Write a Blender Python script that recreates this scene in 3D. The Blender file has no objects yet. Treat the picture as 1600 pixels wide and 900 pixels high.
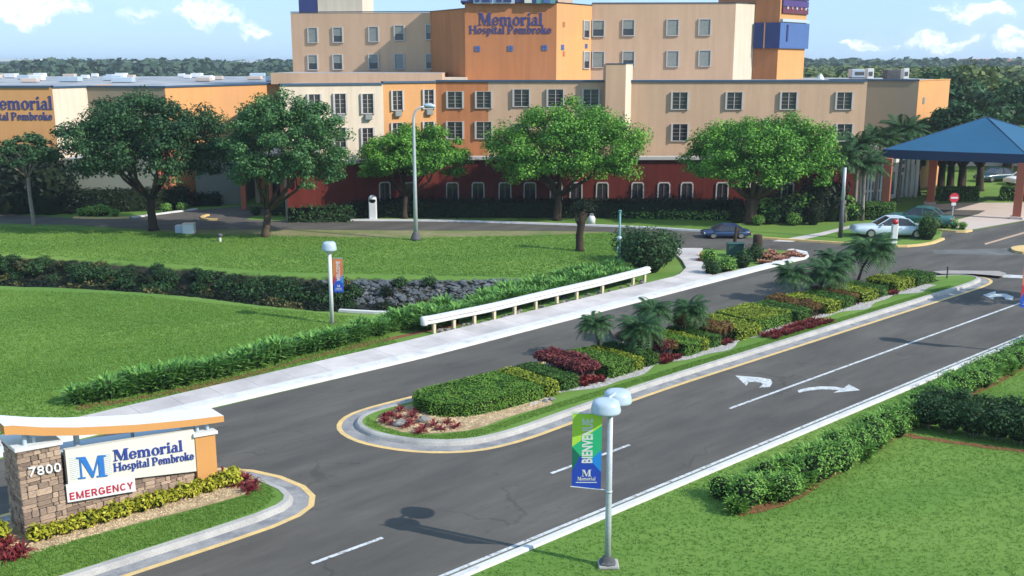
import bpy, math, random
import numpy as np
from mathutils import Vector, Matrix
from mathutils.geometry import tessellate_polygon
random.seed(7)
rng = np.random.default_rng(7)
SC = bpy.context.scene
COL = SC.collection
# ------------------------------------------------------------------ camera
CAM_H = 12.0
PITCH = math.atan(352 / 1600)
cam = bpy.data.cameras.new('camera')
cam.sensor_width = 36.0
cam.lens = 36.0
cam.clip_start = 0.2
cam.clip_end = 8000
camo = bpy.data.objects.new('camera', cam)
camo.location = (0, 0, CAM_H)
camo.rotation_euler = (math.pi / 2 - PITCH, 0, 0)
COL.objects.link(camo)
SC.camera = camo
SC.render.resolution_x, SC.render.resolution_y = 1024, 576
SC.view_settings.view_transform = 'Standard'
SC.view_settings.look = 'None'
SC.view_settings.exposure = 0.5
SC.view_settings.gamma = 1.0
SC.view_settings.use_curve_mapping = False
SC.cycles.max_bounces = 5
SC.cycles.transparent_max_bounces = 4
# ------------------------------------------------------------------ light
SUN = Vector((0.78, -0.36, 0.62)).normalized()       # direction to the sun
sun = bpy.data.lights.new('sun', 'SUN')
sun.energy = 4.1
sun.angle = math.radians(0.55)
sun.color = (1.0, 0.95, 0.87)
suno = bpy.data.objects.new('sun', sun)
suno.rotation_euler = SUN.to_track_quat('Z', 'Y').to_euler()
suno.location = (60, -20, 50)
COL.objects.link(suno)

world = bpy.data.worlds.new('World')
SC.world = world
world.use_nodes = True
wt = world.node_tree
for n in list(wt.nodes):
    wt.nodes.remove(n)
W_out = wt.nodes.new('ShaderNodeOutputWorld')
W_bg = wt.nodes.new('ShaderNodeBackground')
W_bg.inputs['Strength'].default_value = 0.125
sky = wt.nodes.new('ShaderNodeTexSky')
sky.sky_type = 'NISHITA'
sky.sun_disc = False
sky.sun_elevation = math.asin(SUN.z)
sky.sun_rotation = math.atan2(SUN.x, SUN.y)
sky.altitude = 0
sky.air_density = 1.0
sky.dust_density = 0.6
sky.ozone_density = 3.0
tc = wt.nodes.new('ShaderNodeTexCoord')


def wmath(op, a, b=None, c=None, clamp=False):
    n = wt.nodes.new('ShaderNodeMath')
    n.operation = op
    n.use_clamp = clamp
    for i, v in enumerate((a, b, c)):
        if v is None:
            continue
        if isinstance(v, (int, float)):
            n.inputs[i].default_value = v
        else:
            wt.links.new(v, n.inputs[i])
    return n.outputs[0]


def wvec(op, a, b):
    n = wt.nodes.new('ShaderNodeVectorMath')
    n.operation = op
    for i, v in enumerate((a, b)):
        if isinstance(v, (tuple, list)):
            n.inputs[i].default_value = v
        else:
            wt.links.new(v, n.inputs[i])
    return n


def wnoise(scale, detail, vec, rough=0.55):
    n = wt.nodes.new('ShaderNodeTexNoise')
    n.inputs['Scale'].default_value = scale
    n.inputs['Detail'].default_value = detail
    n.inputs['Roughness'].default_value = rough
    wt.links.new(vec, n.inputs['Vector'])
    return n.outputs['Fac']


gen0 = tc.outputs['Generated']
dn = wt.nodes.new('ShaderNodeTexNoise')
dn.inputs['Scale'].default_value = 28
dn.inputs['Detail'].default_value = 5
wt.links.new(gen0, dn.inputs['Vector'])
doff = wvec('MULTIPLY', wvec('SUBTRACT', dn.outputs['Color'], (.5, .5, .5)).outputs[0], (.09, .09, .045)).outputs[0]
gen = wvec('ADD', gen0, doff).outputs[0]
stretch = wvec('MULTIPLY', gen, (1.0, 1.0, 2.2)).outputs[0]
n_fine = wnoise(75, 7, stretch, .62)
n_big = wnoise(5.5, 6, stretch)
# cumulus: azimuth (deg, right of view), elevation (deg), half width, half height, strength
CLOUDS = [(-24.5, 2.6, 2.5, 0.75, 1.0), (-16.0, 2.6, 2.3, 0.9, 1.0), (-13.6, 1.9, 1.2, 0.5, .7), (-20, 2.4, .6, .5, .4),
          (1.5, 4.6, 2.5, 1.0, .9), (18.6, 0.9, 1.4, .35, .8), (22.0, 0.95, 2.2, .5, .8), (25.8, 1.1, 1.6, .9, .9),
          (23.4, 2.5, 2.2, .45, .9), (20.8, 3.5, 3.2, .3, .8), (-31, 3.6, 3.5, 1.2, 1), (33, 3.0, 4, 1.1, 1),
          (-42, 5.0, 4.5, 1.4, 1), (47, 4.0, 5, 1.4, 1), (70, 8, 7, 2, 1), (-66, 7, 6, 2, 1), (100, 6, 7, 2, 1), (-95, 9, 8, 2.4, 1),
          (130, 8, 8, 2.5, 1), (-130, 6, 7, 2.1, 1), (165, 9, 8, 2.3, 1), (-165, 7, 8, 2, 1)]
acc = None
for az, el, hw, hh, st in CLOUDS:
    a, e = math.radians(az), math.radians(el)
    d = Vector((math.sin(a) * math.cos(e), math.cos(a) * math.cos(e), math.sin(e)))
    r_ = Vector((math.cos(a), -math.sin(a), 0))
    df = wvec('SUBTRACT', gen, tuple(d)).outputs[0]
    dx = wvec('DOT_PRODUCT', df, tuple(r_)).outputs['Value']
    dz = wvec('DOT_PRODUCT', df, (0, 0, 1)).outputs['Value']
    ex = wmath('MULTIPLY', dx, 1 / math.radians(hw))
    ez = wmath('MULTIPLY', dz, 1 / math.radians(hh))
    q = wmath('ADD', wmath('MULTIPLY', ex, ex), wmath('MULTIPLY', ez, ez))
    front = wmath('GREATER_THAN', wvec('DOT_PRODUCT', gen, tuple(d)).outputs['Value'], 0.5)
    m = wmath('MULTIPLY', wmath('MULTIPLY', wmath('SUBTRACT', 1.0, q, clamp=True), st), front)
    acc = m if acc is None else wmath('MAXIMUM', acc, m)
puff = wmath('MULTIPLY_ADD', n_fine, 3.6, -1.8)
soft = wmath('ADD', wmath('MULTIPLY', acc, 1.15), puff)
gate = wmath('MULTIPLY', acc, 2.2, clamp=True)
cum = wmath('MULTIPLY', wmath('MULTIPLY_ADD', soft, 0.85, 0.0, clamp=True), gate)
veil = wmath('MULTIPLY', wmath('MULTIPLY_ADD', n_big, 2.4, -1.18, clamp=True), 0.22)
cl = wmath('MINIMUM', wmath('ADD', wmath('MULTIPLY', cum, 0.8), veil), 1.0)
mixc = wt.nodes.new('ShaderNodeMix')
mixc.data_type = 'RGBA'
SKYTINT = wt.nodes.new('ShaderNodeMix')
SKYTINT.data_type = 'RGBA'
SKYTINT.inputs[0].default_value = 0.72
SKYTINT.inputs[7].default_value = (2.8, 4.7, 7.1, 1)      # thin pale blue veil of humid air all over the sky
wt.links.new(sky.outputs[0], SKYTINT.inputs[6])
wt.links.new(cl, mixc.inputs[0])
wt.links.new(SKYTINT.outputs[2], mixc.inputs[6])
mixc.inputs[7].default_value = (8.2, 8.5, 8.9, 1)
wt.links.new(mixc.outputs[2], W_bg.inputs['Color'])
wt.links.new(W_bg.outputs[0], W_out.inputs['Surface'])


# ------------------------------------------------------------------ geometry of the place
def G(px, py, z=0.0):
    """point of the ground (or of the level z) that shows at this pixel of the 1600x900 photograph"""
    dx, dz = (px - 800) / 1600, (450 - py) / 1600
    Y = math.cos(PITCH) + dz * math.sin(PITCH)
    Z = -math.sin(PITCH) + dz * math.cos(PITCH)
    t = (z - CAM_H) / Z
    return Vector((dx * t, Y * t, z))


def V(px, py, Y0):
    dx, dz = (px - 800) / 1600, (450 - py) / 1600
    Y = math.cos(PITCH) + dz * math.sin(PITCH)
    Z = -math.sin(PITCH) + dz * math.cos(PITCH)
    t = Y0 / Y
    return Vector((dx * t, Y0, CAM_H + Z * t))


RU = Vector((0.72737, 0.68624, 0))
RA = Vector((6.76, 37.62, 0))
_b = Vector((21.26, 50.61, 0)) - RA
RU = _b.normalized()
RN = Vector((-RU.y, RU.x, 0))
ROAD_ANG = math.atan2(RU.y, RU.x)


def W(s, t, z=0.0):
    """road coordinates: s along the road, t to its left"""
    p = RA + RU * s + RN * t
    return Vector((p.x, p.y, z))


# ------------------------------------------------------------------ materials
def lin(c):
    c = c / 255
    return c / 12.92 if c <= .04045 else ((c + .055) / 1.055) ** 2.4


def rgb(r, g, b, k=1.0):
    return (lin(r) * k, lin(g) * k, lin(b) * k)


def nn(t, typ, **kw):
    n = t.nodes.new(typ)
    for k, v in kw.items():
        n.inputs[k].default_value = v
    return n


def mat(name, col, rough=.8, var=.12, scale=2.0, fine=20.0, bump=0.0, bscale=30.0, col2=None, mix2=(.45, .6), scale2=.6,
        metal=0.0, streak=None, objrand=0.0, spec=.5, detail=6, srot=0.0, cracks=False, worn=None, rain=0.0):
    m = bpy.data.materials.new(name)
    m.use_nodes = True
    t = m.node_tree
    b = t.nodes['Principled BSDF']
    b.inputs['Roughness'].default_value = rough
    b.inputs['Metallic'].default_value = metal
    b.inputs['Specular IOR Level'].default_value = spec
    co = t.nodes.new('ShaderNodeTexCoord')
    vec = co.outputs['Object']
    if streak:
        mp = nn(t, 'ShaderNodeMapping')
        if srot:
            mr = nn(t, 'ShaderNodeMapping')
            mr.inputs['Rotation'].default_value = (0, 0, -srot)
            t.links.new(vec, mr.inputs['Vector'])
            vec0 = mr.outputs[0]
        else:
            vec0 = vec
        mp.inputs['Scale'].default_value = streak
        t.links.new(vec0, mp.inputs['Vector'])
        svec = mp.outputs[0]
    else:
        svec = vec

    svec_ = None

    def noise(sc, v, det=detail):
        n = nn(t, 'ShaderNodeTexNoise', Scale=sc, Detail=det, Roughness=.6)
        t.links.new(v, n.inputs['Vector'])
        return n.outputs['Fac']
    r1 = nn(t, 'ShaderNodeValToRGB')
    r1.color_ramp.elements[0].position = .3
    r1.color_ramp.elements[1].position = .7
    r1.color_ramp.elements[0].color = (*[c * (1 - var) for c in col], 1)
    r1.color_ramp.elements[1].color = (*[c * (1 + var) for c in col], 1)
    t.links.new(noise(scale, svec), r1.inputs[0])
    out = r1.outputs[0]
    if col2:
        r2 = nn(t, 'ShaderNodeValToRGB')
        r2.color_ramp.elements[0].position, r2.color_ramp.elements[1].position = mix2
        t.links.new(noise(scale2, svec), r2.inputs[0])
        mx = t.nodes.new('ShaderNodeMix')
        mx.data_type = 'RGBA'
        t.links.new(r2.outputs[0], mx.inputs[0])
        t.links.new(out, mx.inputs[6])
        mx.inputs[7].default_value = (*col2, 1)
        out = mx.outputs[2]
    # fine speckle
    f = nn(t, 'ShaderNodeValToRGB')
    f.color_ramp.elements[0].position, f.color_ramp.elements[1].position = .35, .65
    f.color_ramp.elements[0].color = (1 - var * .8,) * 3 + (1,)
    f.color_ramp.elements[1].color = (1 + var * .8,) * 3 + (1,)
    t.links.new(noise(fine, vec, 3), f.inputs[0])
    mu = t.nodes.new('ShaderNodeMix')
    mu.data_type = 'RGBA'
    mu.blend_type = 'MULTIPLY'
    mu.inputs[0].default_value = 1
    t.links.new(out, mu.inputs[6])
    t.links.new(f.outputs[0], mu.inputs[7])
    out = mu.outputs[2]
    if objrand:
        oi = t.nodes.new('ShaderNodeObjectInfo')
        r3 = nn(t, 'ShaderNodeValToRGB')
        r3.color_ramp.elements[0].color = (1 - objrand, 1 - objrand * 1.05, 1 - objrand * 1.0, 1)
        r3.color_ramp.elements[1].color = (1 + objrand, 1 + objrand * .9, 1 + objrand * .75, 1)
        t.links.new(oi.outputs['Random'], r3.inputs[0])
        m3 = t.nodes.new('ShaderNodeMix')
        m3.data_type = 'RGBA'
        m3.blend_type = 'MULTIPLY'
        m3.inputs[0].default_value = 1
        t.links.new(out, m3.inputs[6])
        t.links.new(r3.outputs[0], m3.inputs[7])
        out = m3.outputs[2]
    def mulby(out, fac_socket, lo, hi, p0, p1):
        rr_ = nn(t, 'ShaderNodeValToRGB')
        rr_.color_ramp.elements[0].position, rr_.color_ramp.elements[1].position = p0, p1
        rr_.color_ramp.elements[0].color = (lo, lo, lo, 1)
        rr_.color_ramp.elements[1].color = (hi, hi, hi, 1)
        t.links.new(fac_socket, rr_.inputs[0])
        m4 = t.nodes.new('ShaderNodeMix')
        m4.data_type = 'RGBA'
        m4.blend_type = 'MULTIPLY'
        m4.inputs[0].default_value = 1
        t.links.new(out, m4.inputs[6])
        t.links.new(rr_.outputs[0], m4.inputs[7])
        return m4.outputs[2]
    if cracks:
        # irregular crack lines, present only in some places, and broad oil and repair patches
        wv = t.nodes.new('ShaderNodeVectorMath')
        wv.operation = 'ADD'
        nz = nn(t, 'ShaderNodeTexNoise', Scale=.9, Detail=4)
        t.links.new(vec, nz.inputs['Vector'])
        t.links.new(vec, wv.inputs[0])
        sc_ = t.nodes.new('ShaderNodeVectorMath')
        sc_.operation = 'SCALE'
        sc_.inputs['Scale'].default_value = 1.6
        t.links.new(nz.outputs['Color'], sc_.inputs[0])
        t.links.new(sc_.outputs[0], wv.inputs[1])
        vo = nn(t, 'ShaderNodeTexVoronoi', Scale=.26)
        vo.feature = 'DISTANCE_TO_EDGE'
        t.links.new(wv.outputs[0], vo.inputs['Vector'])
        gate = nn(t, 'ShaderNodeMath')
        gate.operation = 'MULTIPLY_ADD'
        t.links.new(noise(.16, vec, 2), gate.inputs[0])
        gate.inputs[1].default_value = -.16
        gate.inputs[2].default_value = .078
        ad_ = nn(t, 'ShaderNodeMath')
        ad_.operation = 'SUBTRACT'
        t.links.new(vo.outputs['Distance'], ad_.inputs[0])
        t.links.new(gate.outputs[0], ad_.inputs[1])
        out = mulby(out, ad_.outputs[0], .80, 1.0, 0.0, .005)
        out = mulby(out, noise(.35, svec, 5), .90, 1.07, .36, .62)
        out = mulby(out, noise(2.6, vec, 2), .85, 1.0, .28, .34)
    if rain:
        mp2 = nn(t, 'ShaderNodeMapping')
        mp2.inputs['Scale'].default_value = (1.3, 1.3, .10)
        t.links.new(vec, mp2.inputs['Vector'])
        out = mulby(out, noise(1.6, mp2.outputs[0], 5), 1 - rain, 1 + rain * .4, .32, .62)
    t.links.new(out, b.inputs['Base Color'])
    if worn:
        nw = noise(7.0, vec, 5)
        rw_ = nn(t, 'ShaderNodeValToRGB')
        rw_.color_ramp.elements[0].position, rw_.color_ramp.elements[1].position = .54, .64
        t.links.new(nw, rw_.inputs[0])
        m5 = t.nodes.new('ShaderNodeMix')
        m5.data_type = 'RGBA'
        t.links.new(rw_.outputs[0], m5.inputs[0])
        t.links.new(out, m5.inputs[6])
        m5.inputs[7].default_value = (*worn, 1)
        t.links.new(m5.outputs[2], b.inputs['Base Color'])
    if bump:
        bp = nn(t, 'ShaderNodeBump', Strength=.6, Distance=bump)
        t.links.new(noise(bscale, vec, 4), bp.inputs['Height'])
        t.links.new(bp.outputs[0], b.inputs['Normal'])
    return m


def leafmat(name, cols, rough=.6, trans=.22, patch=None):
    """leaf colour differs from leaf to leaf"""
    m = bpy.data.materials.new(name)
    m.use_nodes = True
    t = m.node_tree
    b = t.nodes['Principled BSDF']
    b.inputs['Roughness'].default_value = rough
    b.inputs['Specular IOR Level'].default_value = .25
    ge = t.nodes.new('ShaderNodeNewGeometry')
    r = nn(t, 'ShaderNodeValToRGB')
    r.color_ramp.interpolation = 'LINEAR'
    n = len(cols)
    while len(r.color_ramp.elements) < n:
        r.color_ramp.elements.new(.5)
    for i, c in enumerate(cols):
        r.color_ramp.elements[i].position = i / (n - 1)
        r.color_ramp.elements[i].color = (*c, 1)
    co = t.nodes.new('ShaderNodeTexCoord')
    no = nn(t, 'ShaderNodeTexNoise', Scale=patch or .9, Detail=2)
    t.links.new(co.outputs['Object'], no.inputs['Vector'])
    ad = t.nodes.new('ShaderNodeMath')
    ad.operation = 'MULTIPLY_ADD'
    t.links.new(ge.outputs['Random Per Island'], ad.inputs[0])
    ad.inputs[1].default_value = .65
    sb = t.nodes.new('ShaderNodeMath')
    sb.operation = 'MULTIPLY_ADD'
    t.links.new(no.outputs['Fac'], sb.inputs[0])
    sb.inputs[1].default_value = 1.2
    sb.inputs[2].default_value = -.43
    t.links.new(sb.outputs[0], ad.inputs[2])
    ad.use_clamp = True
    t.links.new(ad.outputs[0], r.inputs[0])
    t.links.new(r.outputs[0], b.inputs['Base Color'])
    tr = t.nodes.new('ShaderNodeBsdfTranslucent')
    t.links.new(r.outputs[0], tr.inputs['Color'])
    ms = t.nodes.new('ShaderNodeMixShader')
    ms.inputs[0].default_value = trans
    t.links.new(b.outputs[0], ms.inputs[1])
    t.links.new(tr.outputs[0], ms.inputs[2])
    t.links.new(ms.outputs[0], t.nodes['Material Output'].inputs['Surface'])
    return m


M = {}
M['grass'] = mat('lawn grass', (.100, .190, .036), .95, .07, 1.3, 30, .003, 22, (.150, .235, .050), (.40, .62), .13, spec=.1, streak=(.5, 1.5, 1), srot=.2)
M['asphalt'] = mat('asphalt', (.112, .101, .088), .9, .12, 1.3, 60, .012, 90, (.078, .071, .063), (.36, .66), .55, spec=.2, streak=(.35, 1.4, 1), srot=.75, cracks=True)
M['concrete'] = mat('concrete walk', (.55, .50, .475), .9, .07, 1.5, 30, .006, 40, (.36, .33, .32), (.4, .7), .35, spec=.2, objrand=.04)
M['kerb'] = mat('kerb concrete', (.38, .36, .33), .9, .14, 2.2, 25, .01, 30, (.26, .25, .24), (.5, .68), 1.1, spec=.2)
M['gutter'] = mat('gutter concrete', (.27, .26, .255), .9, .16, 2.2, 25, .01, 30, (.18, .18, .19), (.48, .62), 1.4, spec=.2)
M['whitekerb'] = mat('whitewashed kerb', (.58, .565, .55), .85, .08, 2, 25, .01, 30, (.40, .39, .38), (.55, .75), 1.2, spec=.2)
M['lane'] = mat('white road paint', (.52, .53, .53), .8, .12, 3, 40, 0, 30, (.36, .36, .36), (.5, .7), 2.6, spec=.3, worn=(.20, .195, .185))
M['yellow'] = mat('yellow road paint', (.62, .42, .17), .8, .14, 3, 40, 0, 30, (.50, .38, .2), (.5, .72), 1.6, spec=.3)
M['pink'] = mat('plaza concrete', (.50, .42, .37), .9, .06, .8, 20, 0, 30, (.54, .44, .38), (.4, .7), .3, spec=.2)
M['mulch'] = mat('pale gravel mulch', (.42, .31, .18), .95, .35, 9, 45, .02, 40, (.30, .21, .12), (.4, .6), 3, spec=.1)
M['redmulch'] = mat('red bark mulch', (.20, .085, .045), .95, .35, 6, 45, .02, 40, spec=.1)
M['gravel'] = mat('grey gravel', (.34, .32, .30), .95, .3, 14, 60, .02, 60, spec=.1)
M['soil'] = mat('dark soil', (.045, .032, .020), .95, .3, 3, 30, .02, 30, spec=.1)
M['bank'] = mat('ditch bank', (.018, .022, .012), .95, .35, 1.5, 20, .05, 10, (.035, .032, .022), (.4, .6), .8, spec=.1)
M['tan'] = mat('tan stucco', (.55, .36, .235), .92, .035, .5, 14, .01, 30, (.51, .335, .22), (.4, .7), .10, spec=.15, rain=.07)
M['tan_shade'] = mat('shaded tan stucco', (.29, .235, .16), .92, .03, .5, 14, .01, 30, spec=.15)  # the tan paint again, with shade put into its colour
M['wallgrey_shade'] = mat('shaded grey green wall', (.17, .185, .15), .92, .05, .5, 14)  # grey green wall, its colour darkened to stand in for tree shade
M['cream'] = mat('sunlit tan stucco', (.64, .53, .41), .92, .03, .5, 14, .01, 30, spec=.15, rain=.10)  # tan paint with sunlight put into its colour; also the cream roof boxes
M['orange'] = mat('orange stucco', (.62, .31, .12), .92, .035, .5, 14, .01, 30, (.54, .285, .13), (.4, .7), .15, spec=.15, rain=.05)
M['orange_shade'] = mat('shaded orange stucco', (.48, .185, .075), .92, .035, .5, 14, .01, 30, (.40, .17, .08), (.4, .7), .15, spec=.15, rain=.12)  # the orange paint again, darkened in colour for its less lit faces
M['red'] = mat('brick red stucco', (.115, .021, .015), .92, .06, .5, 14, .01, 30, spec=.15, rain=.2)
M['roof'] = mat('flat roof gravel', (.36, .36, .37), .9, .15, .4, 8, 0, 30, (.22, .24, .27), (.45, .6), .25, spec=.15)
M['trim'] = mat('blue parapet trim', (.035, .075, .13), .5, .1, .6, 10)
M['blue'] = mat('blue panel', (.06, .12, .30), .5, .08, .6, 10)
M['dblue'] = mat('dark blue panel', (.025, .035, .13), .5, .08, .6, 10)
M['letter'] = mat('navy letter', (.035, .045, .19), .5, .05)
M['white'] = mat('white paint', (.62, .62, .60), .6, .03, 1.5, 12)
M['offwhite'] = mat('off white sign face', (.60, .575, .50), .5, .02, 1.5, 12)
M['winframe'] = mat('window frame', (.44, .41, .385), .6, .05, 2, 12)
M['pane'] = mat('dark window glass', (.030, .028, .032), .12, .3, .7, 5, spec=.8)
M['blind'] = mat('window blind', (.21, .22, .20), .55, .12, 1.2, 8)
M['lampgrey'] = mat('lamp grey enamel', (.40, .48, .55), .35, .04, 2, 12)
M['pole'] = mat('galvanised pole', (.46, .50, .52), .45, .10, 2, 20, metal=.2)
M['darkmetal'] = mat('dark weathered metal', (.07, .07, .075), .7, .3, 6, 30)
M['teal'] = mat('teal painted post', (.10, .26, .25), .5, .1)
M['signorange'] = mat('sign orange paint', (.52, .25, .075), .7, .03, 1.5, 20)
M['stone'] = mat('ledge stone', (.38, .275, .195), .9, .30, 4.5, 30, .02, 18, (.26, .205, .175), (.42, .62), 2.0, objrand=.42, spec=.15)
M['mortar'] = mat('mortar', (.17, .135, .11), .95, .15, 6, 40, .01, 40)
M['crimson'] = mat('crimson letter', (.42, .015, .05), .5, .03)
M['logo'] = mat('logo blue', (.02, .14, .42), .5, .03)
M['navy'] = mat('sign navy letter', (.02, .045, .25), .5, .03)
M['canopy'] = mat('blue canopy fabric', (.001, .072, .155), .75, .05, .8, 20)
M['canopyd'] = mat('blue canopy valance', (.003, .022, .07), .6, .05, .8, 20)
M['column'] = mat('terracotta column', (.42, .115, .06), .85, .06, .8, 20)
M['rail'] = mat('painted guardrail', (.60, .59, .57), .6, .06, 2, 15, col2=(.44, .40, .35), mix2=(.6, .75), scale2=3)
M['post'] = mat('cream wood post', (.60, .50, .34), .8, .15, 3, 25)
M['bark'] = mat('bark', (.085, .060, .040), .95, .35, 3, 25, .05, 12, spec=.1, streak=(1, 1, .25))
M['barkd'] = mat('dark bark', (.050, .036, .026), .95, .35, 3, 25, .05, 12, spec=.1, streak=(1, 1, .25))
M['barkl'] = mat('pale bark', (.26, .22, .18), .95, .25, 3, 25, .04, 12, spec=.1)
M['palmtrunk'] = mat('palm trunk', (.080, .055, .035), .95, .35, 8, 30, .03, 20, spec=.1)
M['rock'] = mat('rock', (.20, .19, .18), .9, .35, 3, 20, .04, 9, (.33, .31, .29), (.5, .7), 1.5, spec=.2, objrand=.3)
M['water'] = mat('dark ditch water', (.012, .014, .010), .10, .3, .5, 3, .01, 2, spec=.6)
M['tyre'] = mat('tyre rubber', (.018, .018, .018), .85, .1)
M['chrome'] = mat('wheel alloy', (.5, .5, .5), .3, .05, metal=.8)
M['carwhite'] = mat('silver car paint', (.52, .60, .66), .25, .02, spec=.7)
M['cargreen'] = mat('green car paint', (.03, .12, .11), .25, .02, spec=.7)
M['carblue'] = mat('dark blue car paint', (.02, .05, .12), .25, .02, spec=.7)
M['carteal'] = mat('dark teal car paint', (.02, .06, .07), .25, .02, spec=.7)
M['lightred'] = mat('tail lamp red', (.45, .02, .02), .3, .02)
M['signred'] = mat('traffic sign red', (.55, .03, .05), .45, .03)
M['glass'] = mat('entrance glass', (.10, .17, .19), .12, .25, .5, 4, spec=.8)
M['core'] = mat('dark twig core', (.016, .026, .010), .95, .3, 4, 20, spec=.05)
M['corered'] = mat('dark red twig core', (.030, .014, .012), .95, .3, 4, 20, spec=.05)
M['farwhite'] = mat('far white building', (.62, .64, .66), .9, .1)
M['farred'] = mat('far red roof', (.45, .20, .17), .9, .1)
# foliage
M['L_tree'] = leafmat('bright tree leaves', [(.022, .075, .012), (.075, .21, .025), (.15, .35, .042), (.26, .48, .07)], patch=.55)
M['L_treed'] = leafmat('dark tree leaves', [(.010, .032, .013), (.023, .068, .024), (.046, .115, .038), (.085, .18, .06)], patch=.5)
M['L_treeb'] = leafmat('bluish tree leaves', [(.018, .060, .020), (.045, .128, .038), (.088, .20, .060), (.17, .31, .11)], patch=.5)
M['L_far'] = leafmat('far wood leaves', [(.045, .080, .024), (.085, .13, .034), (.15, .19, .05), (.22, .24, .08)], patch=.10)
M['L_farb'] = leafmat('farthest wood leaves', [(.035, .070, .045), (.055, .095, .055), (.075, .12, .065), (.10, .145, .08)], patch=.02)
M['L_shrub'] = leafmat('shrub leaves', [(.050, .14, .024), (.12, .27, .044), (.20, .38, .065), (.34, .52, .13)], patch=1.2)
M['L_dark'] = leafmat('dark shrub leaves', [(.010, .030, .010), (.020, .058, .016), (.038, .098, .026), (.075, .15, .045)], patch=1.2)
M['L_black'] = leafmat('deep green hedge leaves', [(.003, .008, .003), (.006, .014, .006), (.010, .022, .008), (.018, .035, .012)], patch=.8)
M['L_hedge'] = leafmat('clipped hedge leaves', [(.045, .12, .014), (.085, .20, .022), (.135, .27, .032), (.20, .34, .05)], patch=1.6)
M['L_hedged'] = leafmat('dark clipped hedge leaves', [(.024, .07, .010), (.045, .12, .016), (.075, .17, .024), (.11, .21, .035)], patch=1.6)
M['L_yellow'] = leafmat('yellow green hedge leaves', [(.08, .13, .010), (.17, .24, .018), (.30, .36, .035), (.42, .45, .06)], patch=2)
M['L_croton'] = leafmat('purple croton leaves', [(.035, .010, .014), (.10, .022, .030), (.21, .045, .045), (.30, .11, .06)], patch=1.4)
M['L_croto2'] = leafmat('bronze croton leaves', [(.045, .030, .010), (.13, .055, .025), (.20, .12, .03), (.27, .24, .04)], patch=1.4)
M['L_redcover'] = leafmat('red ground cover', [(.09, .012, .012), (.18, .022, .022), (.28, .05, .04)], patch=2)
M['L_brom'] = leafmat('red bromeliad leaves', [(.09, .012, .014), (.20, .022, .026), (.34, .06, .06)], patch=2)
M['L_gold'] = leafmat('golden shrub leaves', [(.13, .15, .010), (.30, .31, .02), (.50, .46, .04), (.62, .56, .10)], patch=4)
M['L_palm'] = leafmat('palm leaflets', [(.010, .032, .012), (.022, .066, .020), (.045, .11, .030), (.09, .17, .05)], patch=1.2)
M['L_grass'] = leafmat('grass blades', [(.125, .245, .042), (.17, .30, .052), (.23, .37, .072)], patch=.2, trans=.4)
M['L_lily'] = leafmat('strap leaves', [(.042, .12, .028), (.090, .23, .045), (.165, .34, .065), (.34, .53, .16)], patch=1.0)
M['L_flower'] = leafmat('coral flowers', [(.30, .10, .06), (.50, .24, .16), (.6, .38, .28)], patch=2)


# ------------------------------------------------------------------ mesh helpers
def newmesh(name, v, f, mats, mi=None, smooth=False):
    me = bpy.data.meshes.new(name)
    me.from_pydata([tuple(p) for p in v], [], [tuple(x) for x in f])
    for m in mats:
        me.materials.append(M[m] if isinstance(m, str) else m)
    if mi is not None:
        me.polygons.foreach_set('material_index', list(mi))
    if smooth:
        me.polygons.foreach_set('use_smooth', [True] * len(me.polygons))
    me.update()
    return me


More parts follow.
